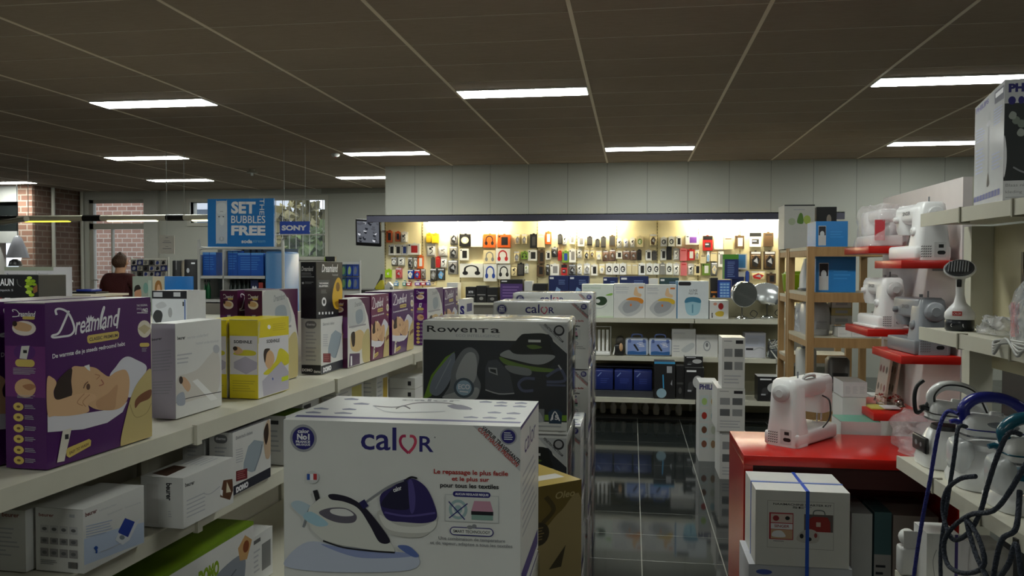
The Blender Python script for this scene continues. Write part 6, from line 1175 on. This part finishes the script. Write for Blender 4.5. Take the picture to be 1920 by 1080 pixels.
# ================================================================= COUNTERS BEHIND THE BEDDING SHELVES
t = thing('display_counter', 'cream counter carrying the black and white appliance boxes behind the bedding shelves', 'counter', (0, 0, 0))
G().box((-5.2, 4.62, 1.15), (-2.9, 6.65, 1.18), SHELF).obj('top', t); G().box((-5.15, 4.66, 0), (-2.95, 6.6, 1.15), mat((150, 146, 136), .6)).obj('body', t)
def braun(P, g, f):
    P.text('BRAUN', .30, .1, .79, .3, WINK, .02); P.text('Multiquick 5', .4, .4, .79, .46, LGR, .01); P.rect(.5, .62, .56, .7, ink(150, 40, 40)); P.rect(.6, .62, .7, .7, WINK)
    P.stroke([(.9-.07, .15), (.84, .3), (.88, .42), (.93, .44)], .02, ink(80, 82, 80), 4)
for_braun = bx(-60, 72, 515, 4.8, 1.182, .26)
def braun2(P, g, f):
    P.text('BRAUN', .36, .07, .65, .2, WINK, .02); P.text('Multiquick 5', .36, .26, .64, .31, LGR, .01); P.rect(.42, .42, .48, .47, ink(150, 40, 40)); P.rect(.52, .42, .6, .47, WINK); P.stroke([(.7, .08), (.71, .17), (.76, .22)], .012, ink(90, 92, 90), 4)
    for x, y, r in ((.875, .08, .045), (.85, .2, .05), (.92, .22, .05), (.87, .34, .06), (.94, .36, .04), (.84, .46, .045), (.88, .56, .06), (.86, .7, .055), (.9, .82, .05)): P.ell(x, .02+y*.42, r*.8, r*.62, ink(*random.choice([(140, 170, 40), (120, 150, 30), (160, 186, 70)])))
    P.poly([(.92, .24), (.985, .17), (.985, .3), (.93, .34)], ink(120, 80, 50))
pbox(for_braun, 'blender_box', 'black box with pale lettering and green herbs at the picture edge', KB, braun2)
def pana(P, g, f): P.rect(0, 0, 1, .07, ink(150, 156, 140)); P.text('Panasonic', .05, .12, .3, .17, ink(60, 60, 110), .02); P.text('Panasonic', .7, .11, .9, .15, GRY); P.blob([(.5, .2), (.6, .16), (.66, .2), (.58, .24)], ink(130, 130, 190)); P.rect(.65, .07, .655, 1, GRY); P.lines(.7, .5, .92, .9, 4, LGR)
pbox(bx(8, 100, 500, 5.4, 1.182, .2), 'bread_maker_box', 'white and lavender appliance box behind the black box with green herbs', mat((196, 194, 200), .4), pana, top=mat((90, 92, 86), .4))
t = thing('hair_clipper_dome', 'small black domed device on top of the white and lavender box', 'device', (atY(25, 500, 5.48).x, 5.5, atY(25, 500, 5.4).z+.002)); G().lathe([(.045, 0), (.045, .01), (.038, .04), (.015, .055)], BLACK, 20).obj('dome', t); G().lathe([(.05, 0), (.05, .006)], GREYP, 20).obj('foot', t)
def beu(P, g, f): P.rect(0, 0, 1, .22, DK); P.rect(.04, .04, .3, .17, LGR); P.rect(.62, .04, .82, .16, LGR); P.blob([(.02, .75), (.1, .55), (.25, .56), (.3, .7), (.2, .95)], ink(50, 52, 56)); P.blob([(.1, .4), (.3, .3), (.42, .42), (.2, .5)], LGR); P.ell(.52, .6, .06, .14, ink(150, 152, 156)); P.rect(.93, .24, .96, .98, ink(40, 80, 150)); P.rect(.88, .3, .92, .42, DK)
pbox(bx(285, 350, 545, 5.2, 1.182, .25), 'hair_dryer_carton', 'white box with a black lid band just past the big purple box', mat((190, 194, 200), .4), beu, top=KB)
def stand_panel(x0, x1, yt, Y, name, label, m, fn, z=1.182, cat='sign'):
    a = atY(x0, yt, Y); b = atY(x1, yt, Y); w_, h = b.x-a.x, a.z-z; g = G(); g.box((-w_/2, -.012, 0), (w_/2, .012, h), m, bev=.004); fn(face(g, 'F', w_, .025, h)); g.box((-w_*.3, .012, 0), (w_*.3, .12, .02), GREYP)
    return g.obj(name, loc=((a.x+b.x)/2, Y, z), label=label, cat=cat)
stand_panel(310, 362, 518, 6.2, 'advertising_panel', 'bright blue advertising panel beside the bottle stand', mat((24, 110, 186), .35), lambda P: (P.lines(.1, .34, .9, .42, 1, WINK), P.rect(.0, .5, .08, 1, WINK), P.rect(.8, .55, .95, .62, WINK), P.rect(.82, .68, .97, .74, WINK)))
def shav(P):
    P.rect(0, 0, 1, 1, ink(150, 160, 150)); P.rect(.64, 0, 1, 1, ink(196, 186, 160)); P.blob([(.06, .5), (.1, .3), (.2, .26), (.27, .36), (.27, .55), (.16, .66)], ink(186, 136, 106)); P.blob([(.05, .4), (.08, .26), (.2, .22), (.26, .32), (.12, .36)], ink(26, 22, 20)); P.blob([(.02, .95), (.06, .62), (.22, .6), (.38, .72), (.42, .98)], ink(24, 26, 30))
    P.ell(.42, .3, .08, .14, ink(110, 150, 140)); P.rect(.5, .1, .6, .55, ink(170, 186, 176)); P.blob([(.72, .2), (.82, .1), (.92, .2), (.95, .6), (.9, .85), (.72, .85), (.7, .5)], ink(150, 104, 50)); P.ell(.83, .4, .06, .2, ink(206, 160, 120)); P.rect(.5, .66, .58, .9, DK)
stand_panel(250, 309, 518, 6.4, 'shaver_display', 'shaver display panel with a dark haired man and a blonde woman', mat((170, 176, 170), .3), shav)
for x0, x1, yt, Y, lab, s in ((322, 338, 488, 8.0, 'slim black upright speaker with vertical lettering', 'polico'), (344, 372, 486, 7.9, 'broad black upright speaker next to the blue bottle stand', None)):
    f = bx(x0, x1, yt, Y, 0, .25); t = thing('floor_speaker', lab, 'speaker', f.loc, 0, 'black upright speakers'); g = G(); g.box((-f.w/2, -.12, 0), (f.w/2, .12, f.h), BLACK, bev=.01); P = face(g, 'F', f.w, .241, f.h)
    if s: P.text(s, -.55, .09, 1.55, .125, WINK, .03, 0, -PI/2)
    else: P.rect(.5, .02, .75, .03, WINK); P.ell(.28, .07, .1, .015, LGR)
    g.obj('cabinet', t); G().lathe([(f.w*.36, 0), (f.w*.33, .012), (.01, .004)], GREYP, 20, Matrix.Translation((0, -.12, f.h*.6)) @ Matrix.Rotation(PI/2, 4, 'X')).obj('driver', t)
# blue bottle stand
t = thing('bottle_stand', 'grey rounded stand with blue gas cylinder boxes and bottles under the bubbles sign', 'stand', (-3.43, 6.97, 0)); w2, dp = .395, .17
g = G(); FRM = mat((186, 186, 182), .4)
for x in (-w2, w2): g.tube(spline([(x, -dp, 0), (x, -dp, 1.70), (x*.985, -dp, 1.745), (x*.94, -dp, 1.76), (x*.9, -dp, 1.76)], 5), .014, FRM)
g.tube([(-w2*.9, -dp, 1.76), (w2*.9, -dp, 1.76)], .012, FRM); g.obj('frame', t)
G().box((-w2, dp-.01, .0), (w2, dp, 1.76), mat((120, 124, 122), .5)).obj('back_panel', t)
for z in (1.515, 1.305, .9, .4): G().box((-w2, -dp, z-.025), (w2-.17, dp-.01, z), FRM).obj('shelf', t)
G().box((-w2+.222, -dp, .0), (-w2+.232, dp-.01, 1.75), FRM).obj('divider', t); G().box((-w2-.01, -dp, 0), (-w2, dp, 1.7), FRM).obj('side_panel', t)
g = G(); g.box((w2-.17, -dp-.005, 0), (w2+.01, dp, 1.73), mat((76, 130, 186), .35), bev=.02); P = Print(g, (w2-.17, -dp-.0055, 1.2), (1, 0, 0), (0, 0, 1), .17, .5); P.stroke([(.3, .8), (.35, .7), (.7, .7)], .04, WINK); g.obj('blue_side', t)
G().box((-w2, -dp+.005, .05), (w2-.17, -dp+.015, 1.27), mat((140, 134, 124), .5)).obj('lower_front', t)
SB = mat((24, 84, 176), .35)
def sodabox(P, g, f): P.lines(.1, .2, .9, .8, 6, ink(70, 130, 206)); P.rect(.0, .0, 1, .1, ink(90, 150, 220)); P.rect(.48, 0, .52, 1, ink(20, 66, 150))
for x0, x1, yt, Y, lab in ((380, 405, 473, 6.845, 'blue gas cylinder box alone in the small bay of the bottle stand'), (427, 445.5, 470, 6.86, 'plain side blue box in the wide bay of the bottle stand'), (446, 494, 474, 6.84, 'wide blue box under the black bottle caps in the bottle stand')):
    pbox(bx(x0, x1, yt, Y, 1.516, .12), 'gas_cylinder_box', lab, SB, sodabox, 'blue boxes in the bottle stand')
bt = None
def bottle(loc, c, label, group, h=.24):
    t = thing('soda_bottle', label, 'bottle', loc, 0, group); t.scale = (.62, .62, 1); G().lathe([(.028, 0), (.032, .01), (.032, h*.5), (.024, h*.68), (.013, h*.84), (.013, h*.9)], mat(c, .12, trans=.0), 14).obj('body', t); G().lathe([(.02, h*.88), (.02, h), (.015, h+.004)], BLACK, 12).obj('cap', t); return t
for i, px in enumerate((456, 470, 481, 492)): bottle((atY(px, 470, 7.03).x, 7.03, 1.516), (30, 34, 40), 'black capped bottle, %s from the small bay, behind the wide blue box' % ORD[i], 'black capped bottles', .262)
for i, px in enumerate((383, 391)): bottle((atY(px, 540, 6.9).x, 6.9, 1.306), (20, 90, 50), 'green bottle on the second level of the bottle stand, %s from its edge' % ORD[i], 'green bottles', .17)
for i, px in enumerate((433, 441, 449, 458, 466)): bottle((atY(px, 540, 6.92).x, 6.92, 1.306), (34, 44, 40), 'dark bottle on the second level, %s from the divider' % ORD[i], 'dark bottles', .165)
t = thing('syrup_pack', 'small dark pack with a white heart shape on the second level of the bottle stand', 'pack', (atY(480, 540, 6.9).x, 6.9, 1.306)); g = G(); g.box((-.035, -.03, 0), (.035, .03, .17), mat((26, 30, 70), .35)); P = face(g, 'F', .07, .061, .17); P.blob([(.5, .7), (.2, .4), (.35, .3), (.5, .4), (.65, .3), (.8, .4)], WINK); g.obj('pack', t); G().box((.04, -.03, 0), (.08, .03, .15), mat((150, 50, 40), .4)).obj('red_pack', t)
# bubbles sign on top of the stand
a, b_ = atY(391, 462, 6.93), atY(514, 372, 6.93); W_, H_ = b_.x-a.x, b_.z-1.775
t = thing('promotional_sign', 'blue SET THE BUBBLES FREE sign standing on the bottle stand', 'sign', ((a.x+b_.x)/2, 6.93, 1.775))
g = G(); g.box((-W_/2, -.012, 0), (W_/2, .012, H_), mat((20, 116, 190), .35)); P = Print(g, (-W_/2, -.0122, 0), (1, 0, 0), (0, 0, 1), W_, H_, ((178, 148), (742, 140), (748, 548), (190, 552)))
P.blob([(252, 180), (262, 166), (336, 164), (346, 180), (354, 505), (344, 522), (268, 522), (258, 505)], ink(196, 204, 214), 6); P.blob([(264, 190), (334, 188), (336, 270), (264, 270)], ink(214, 220, 226)); P.ell(280, 298, 7, 5, DK, 10); P.ell(316, 298, 7, 5, DK, 10); P.blob([(288, 305), (320, 305), (322, 355), (304, 372), (288, 355)], ink(214, 220, 226)); P.ell(305, 486, 24, 20, ink(176, 184, 194)); P.ell(305, 482, 8, 13, ink(206, 210, 216)); P.rect(288, 252, 314, 256, GRY)
P.text('SET', 382, 168, 590, 272, WINK, .045); P.text('THE', 574, 192, 714, 232, WINK, .005, 0, PI/2); P.text('BUBBLES', 384, 288, 674, 352, WINK, .01); P.text('FREE', 386, 372, 676, 454, WINK, .045); P.text('soda', 474, 488, 566, 520, WINK, .04); P.text('stream', 570, 492, 676, 514, ink(120, 176, 214), .01)
g.obj('board', t); G().box((-.12, -.015, -.012), (.12, .015, 0), FRM).obj('foot', t)
def hung(x0, y0, x1, y1, Y, name, label, m, fn, cat='sign'):
    a = atY(x0, y1, Y); b = atY(x1, y0, Y); w_, h = b.x-a.x, b.z-a.z; t = thing(name, label, cat, ((a.x+b.x)/2, Y, a.z))
    g = G(); g.box((-w_/2, -.004, 0), (w_/2, .004, h), m); fn(face(g, 'F', w_, .0082, h)); g.obj('board', t)
    for s in ((-.35, .35) if w_ > .3 else (0,)): G().cyl((s*w_, 0, h), (s*w_, 0, ZC-a.z), .0025, mat((150, 156, 150), .4), 6).obj('thread', t)
hung(525, 415, 581, 439, 10., 'hanging_sign', 'small blue sign with white capital lettering hanging before the far window', mat((24, 70, 176), .35), lambda P: P.text('SONY', .06, .3, .9, .72, WINK, .05))
hung(299, 441, 327, 476, 10.35, 'paper_notice', 'white paper notice hanging on a thread from the ceiling', mat((216, 214, 204), .6), lambda P: (P.rect(.42, .12, .6, .15, GRY), P.rect(.3, .3, .7, .32, GRY), P.rect(.22, .38, .8, .41, GRY), P.rect(.42, .6, .6, .62, GRY), P.rect(.22, .7, .8, .73, GRY)))
# racks with packs near the far wall
def packrack(x0, y0, x1, y1, Y, label, cols, rowsn, pal, group, what):
    a = atY(x0, y1, Y); b = atY(x1, y0, Y); t = thing('pack_rack', label, 'rack', ((a.x+b.x)/2, Y+.03, 0)); w_ = b.x-a.x; zt, zb_ = b.z, a.z
    G().box((-w_/2, .0, 0), (w_/2, .02, zt+.02), mat((200, 200, 194), .5)).obj('back_panel', t)
    for s in (-1, 1): G().cyl((s*(w_/2+.012), 0, 0), (s*(w_/2+.012), 0, zt+.04), .012, WHITE).obj('post', t)
    G().box((-w_/2, -.1, 0), (w_/2, .1, .05), GREYP).obj('foot', t); k = 0; ph_, pw_ = (zt-zb_)/rowsn, w_/cols
    for r_ in range(rowsn):
        for c in range(cols):
            g = G(); c1, c2 = pal[k % len(pal)]; g.box((-pw_*.45, -.03, 0), (pw_*.45, .0, ph_*.9), mat(c1, .3)); P = face(g, 'F', pw_*.9, .0605, ph_*.9); P.blob([(.2, .8), (.3, .3), (.6, .2), (.8, .5), (.6, .85)], ink(*c2)); P.rect(.05, .03, .95, .16, ink(*[int(q*.6) for q in c1]))
            g.obj('hanging_pack', loc=((a.x+b.x)/2-w_/2+pw_*(c+.5), Y+.0285, zt-ph_*(r_+1)+.005), label='%s, %s of the %s row' % (what, ORD[c], RN[r_]), cat='pack', group=group); k += 1
packrack(617, 494, 672, 542, 9.5, 'white framed rack of blue packs beside the black slipper box', 5, 2, [((40, 66, 150), (170, 176, 190)), ((50, 80, 170), (200, 206, 214)), ((46, 90, 120), (110, 150, 90)), ((36, 70, 160), (160, 190, 120)), ((60, 90, 180), (120, 130, 150))], 'blue packs on the white rack', 'blue pack on the white framed rack')
packrack(246, 487, 312, 519, 10.7, 'pale rack of small white and blue packs behind the man in red', 6, 3, [((200, 200, 206), (40, 44, 60)), ((60, 70, 140), (190, 194, 206)), ((196, 198, 196), (130, 134, 140)), ((90, 92, 100), (30, 30, 34)), ((206, 206, 210), (60, 80, 160))], 'small packs behind the man', 'small pack behind the man in red')
# dark counter by the monitor
t = thing('service_counter', 'low dark counter in front of the wall monitor', 'counter', (-3.35, 10.3, 0)); G().box((-.75, -.25, 1.27), (.6, .3, 1.30), BLACK).obj('top', t); G().box((-.7, -.2, 0), (.55, .25, 1.27), mat((60, 60, 62), .5)).obj('body', t)
t = thing('steam_mop', 'yellow and black cleaner standing on the dark counter', 'cleaner', (atY(712, 540, 10.3).x, 10.3, 1.302)); g = G(); g.loft([rrect(.06, .04, 0, .3), rrect(.06, .04, .03, .3), rrect(.025, .025, .12, .4, 5, .03)], mat((200, 190, 30), .35)); g.obj('body', t); G().tube([(-.05, -.02, .0), (.02, 0, .14), (.03, 0, .2)], [.02, .02, .014], BLACK).obj('handle', t)
t = thing('small_white_house', 'small white house shaped box on the dark counter next to the yellow cleaner', 'box', (atY(730, 540, 10.3).x, 10.3, 1.302)); G().prism([(-.05, 0), (.05, 0), (.05, .05), (0, .1), (-.05, .05)], -.04, .04, WHITE, Matrix.Rotation(PI/2, 4, 'X')).obj('body', t); G().box((.02, -.045, 0), (.06, -.04, .03), GREYP).obj('tag', t)
t = thing('camera_box', 'black box with lime corners on top of the white rack near the window', 'box', (atY(620, 480, 9.53).x, 9.535, atY(620, 494, 9.5).z+.0245)); G().box((-.06, -.03, 0), (.06, .03, .06), BLACK).obj('box', t); G().prism([(-.07, 0), (-.03, 0), (-.07, .06)], -.03, .03, mat((150, 180, 40), .4), Matrix.Rotation(PI/2, 4, 'X')).obj('corner', t)
# high counter with the man behind it
t = thing('wooden_counter', 'wooden counter with pale top where the man in red works', 'counter', (0, 0, 0)); G().box((-8.4, 8.35, 1.25), (-6.0, 9.05, 1.275), mat((206, 196, 176), .4)).obj('top', t); G().box((-8.35, 8.4, 0), (-6.05, 9.0, 1.25), mat((176, 116, 50), .5)).obj('front', t)
t = thing('spray_bottle', 'white spray bottle on the wooden counter', 'bottle', (atY(127, 545, 8.5).x, 8.5, 1.276)); g = G(); g.loft([rrect(.045, .03, 0, .4), rrect(.045, .03, .07, .4), rrect(.02, .016, .1, .5), rrect(.015, .015, .12, .5)], mat((196, 206, 200), .3)); g.obj('bottle', t); g = G(); g.loft([rrect(.018, .016, .12, .3), rrect(.03, .016, .145, .3, 5, .01), rrect(.04, .014, .165, .3, 5, .012)], WHITE); g.cyl((.03, 0, .155), (.065, 0, .15), .008, WHITE, 8); g.tube([(.03, 0, .14), (.045, 0, .11)], .005, WHITE, 6); g.obj('trigger', t)
t = thing('paper_tray', 'dark tray with a blue folder on the wooden counter beside the man', 'tray', (atY(167, 540, 8.82).x, 8.82, 1.276)); G().box((-.17, -.12, 0), (.17, .12, .02), BLACK).obj('tray', t); G().box((-.1, -.1, .021), (.1, .1, .05), mat((34, 50, 140), .35), bev=.01).obj('folder', t); G().box((-.15, -.09, .021), (-.11, .1, .03), WHITE).obj('paper', t)
t = thing('desk_monitor', 'dark back of a monitor on the wooden counter', 'monitor', (atY(115, 540, 8.7).x, 8.75, 1.276)); G().box((-.09, -.02, .02), (.09, .02, .26), mat((50, 54, 54), .5), bev=.015).obj('casing', t); G().cyl((0, .0, 0), (0, 0, .05), .02, BLACK).obj('stem', t); G().box((-.07, -.05, 0), (.07, .05, .01), BLACK).obj('foot', t)
t = thing('small_lamp', 'small round white item on the wooden counter near the spray bottle', 'item', (atY(101, 545, 8.5).x, 8.5, 1.276)); G().lathe([(.03, 0), (.035, .02), (.02, .045)], WHITE, 14).obj('body', t); G().lathe([(.012, .045), (.01, .06)], GREYP, 10).obj('knob', t)
t = thing('pendant_lamp', 'grey cone lamp shade hanging by the brick pier', 'lamp', (atY(33, 455, 13.9).x, 13.9, 1.75)); G().lathe([(.2, 0), (.13, .22), (.07, .38), (.02, .42)], mat((150, 150, 156), .35), 24).obj('shade', t); G().cyl((0, 0, .42), (0, 0, ZC-1.75), .006, BLACK, 6).obj('cord', t); G().lathe([(.02, .1), (.07, .05), (.05, -.05), (.01, -.1)], emission((255, 250, 240), 3, 'bulb_light'), 16).obj('bulb', t)
# the man behind the counter, seen from the back
def skin_body(name, V, E, Rr, m, parent=None, sub=1):
    me = bpy.data.meshes.new(name); me.from_pydata(V, E, []); me.materials.append(m); o = bpy.data.objects.new(name, me); COL.objects.link(o)
    md = o.modifiers.new('skin', 'SKIN'); md.use_smooth_shade = True
    sv = me.skin_vertices[0].data
    for i, r in enumerate(Rr): sv[i].radius = r if isinstance(r, tuple) else (r, r); sv[i].use_root = (i == 0)
    s_ = o.modifiers.new('smooth', 'SUBSURF'); s_.levels = sub; s_.render_levels = sub
    if parent: o.parent = parent
    return o
PXY = (-6.435, 9.52); t = thing('person', 'man seen from behind in a dark red jumper behind the wooden counter', 'person', (PXY[0], PXY[1], 0), -.15)
SKM = mat((196, 150, 120), .5, name='skin'); JUM = mat((66, 22, 24), .9, bump=.3, scale=90, name='dark_red_wool'); TRO = mat((34, 36, 44), .8); SHO = mat((26, 22, 20), .5)
V = [(0, 0, .94), (0, .01, 1.10), (0, .0, 1.27), (0, -.01, 1.40), (0, 0, 1.49), (0, .015, 1.55), (0, .03, 1.62), (0, .03, 1.69), (0, .02, 1.735)]
Rr = [(.15, .105), (.14, .10), (.165, .11), (.16, .1), (.075, .07), (.056, .056), (.072, .085), (.076, .092), (.05, .06)]; E = [(i, i+1) for i in range(8)]
def chain(start, pts, rs):
    k = start
    for p, r in zip(pts, rs): V.append(p); Rr.append(r); E.append((k, len(V)-1)); k = len(V)-1
    return k
for s in (-1, 1):
    chain(0, [(s*.095, 0, .86), (s*.1, .0, .66), (s*.1, .01, .47), (s*.1, -.02, .25), (s*.1, -.03, .09), (s*.11, .05, .045), (s*.115, .13, .03)], [.092, .078, .058, .05, .04, .042, .03])
    sh = [(s*.17, -.005, 1.44), (s*.22, .0, 1.38), (s*.255, .02, 1.16)] if s < 0 else [(s*.17, -.005, 1.44), (s*.225, .01, 1.39), (s*.27, .05, 1.19)]
    fo = [(s*.22, .22, 1.12), (s*.18, .33, 1.16)] if s < 0 else [(s*.24, .26, 1.24), (s*.2, .37, 1.34)]
    h = chain(3, sh+fo, [.06, .056, .044, .036, .026]); p = Vector(fo[-1]); d = (Vector(fo[-1])-Vector(fo[0])).normalized(); q = p+d*.05; h = chain(h, [tuple(q)], [(.038, .018)]); x_ = Vector((1, 0, 0))
    for i, ln in enumerate((.06, .075, .08, .07)):
        o_ = q+x_*(-.027+.018*i); chain(h, [tuple(o_+d*.03), tuple(o_+d*(.03+ln*.5)+Vector((0, 0, -.01))), tuple(o_+d*(.03+ln*.9)+Vector((0, 0, -.03)))], [.009, .0085, .007])
    o_ = q-x_*s*.03; chain(h, [tuple(o_+d*.0-x_*s*.012), tuple(o_+d*.035-x_*s*.02)], [.01, .008])
skin_body('body', V, E, Rr, SKM, t, 1)
def garment(name, vs_, es, rs, m): return skin_body(name, vs_, es, rs, m, t, 2)
gv = [(0, 0, .98), (0, .01, 1.12), (0, 0, 1.28), (0, -.01, 1.41), (0, 0, 1.475)]; gr = [(.175, .13), (.17, .125), (.19, .135), (.185, .125), (.09, .085)]; ge = [(i, i+1) for i in range(4)]
for s in (-1, 1):
    sh = [(s*.17, -.005, 1.435), (s*.225, .0, 1.375), (s*.26, .02, 1.16)] if s < 0 else [(s*.17, -.005, 1.435), (s*.23, .01, 1.385), (s*.275, .05, 1.19)]
    fo = [(s*.22, .22, 1.125), (s*.19, .30, 1.15)] if s < 0 else [(s*.24, .26, 1.24), (s*.21, .34, 1.31)]
    k = 3
    for p, r in zip(sh+fo, [.085, .076, .062, .05, .042]): gv.append(p); gr.append(r); ge.append((k, len(gv)-1)); k = len(gv)-1
garment('jumper', gv, ge, gr, JUM)
gv = [(0, 0, .99), (0, 0, .9)]; gr = [(.165, .12), (.165, .125)]; ge = [(0, 1)]
for s in (-1, 1):
    k = 1
    for p, r in zip([(s*.095, 0, .82), (s*.1, 0, .64), (s*.1, .01, .46), (s*.1, -.02, .25), (s*.1, -.03, .09)], [.105, .092, .074, .066, .06]): gv.append(p); gr.append(r); ge.append((k, len(gv)-1)); k = len(gv)-1
garment('trousers', gv, ge, gr, TRO)
for s in (-1, 1): g = G(); g.loft([rrect(.05, .14, 0, .45, 5, s*.108, .05), rrect(.052, .14, .03, .45, 5, s*.108, .05), rrect(.045, .09, .07, .45, 5, s*.106, .01), rrect(.042, .06, .1, .45, 5, s*.104, -.02)], SHO); g.obj('shoe', t)
g = G(); HR = mat((74, 50, 34), .7, bump=.8, scale=60); secs = []
for i in range(11):
    z = 1.585+.19*i/10; k = math.sin(PI*(.22+.74*i/10)); secs.append([(.094*k*math.cos(2*PI*j/24), .012+.112*k*math.sin(2*PI*j/24)*(1 if math.sin(2*PI*j/24) < 0 else (.2+.8*min(1, max(0, (z-1.66)/.06)))), z+.004*math.sin(5*j)) for j in range(24)])
g.loft(secs, HR); g.obj('hair', t)
g = G()
for s in (-1, 1): g.ball((s*.08, .03, 1.645), (.012, .02, .032), SKM, None, 10); g.ball((s*.03, .112, 1.665), (.012, .008, .008), mat((40, 34, 30), .3), None, 8)
g.ball((0, .128, 1.635), (.014, .02, .022), SKM, None, 10); g.ball((0, .115, 1.595), (.026, .008, .007), mat((160, 96, 88), .5), None, 8); g.obj('facial_features', t)
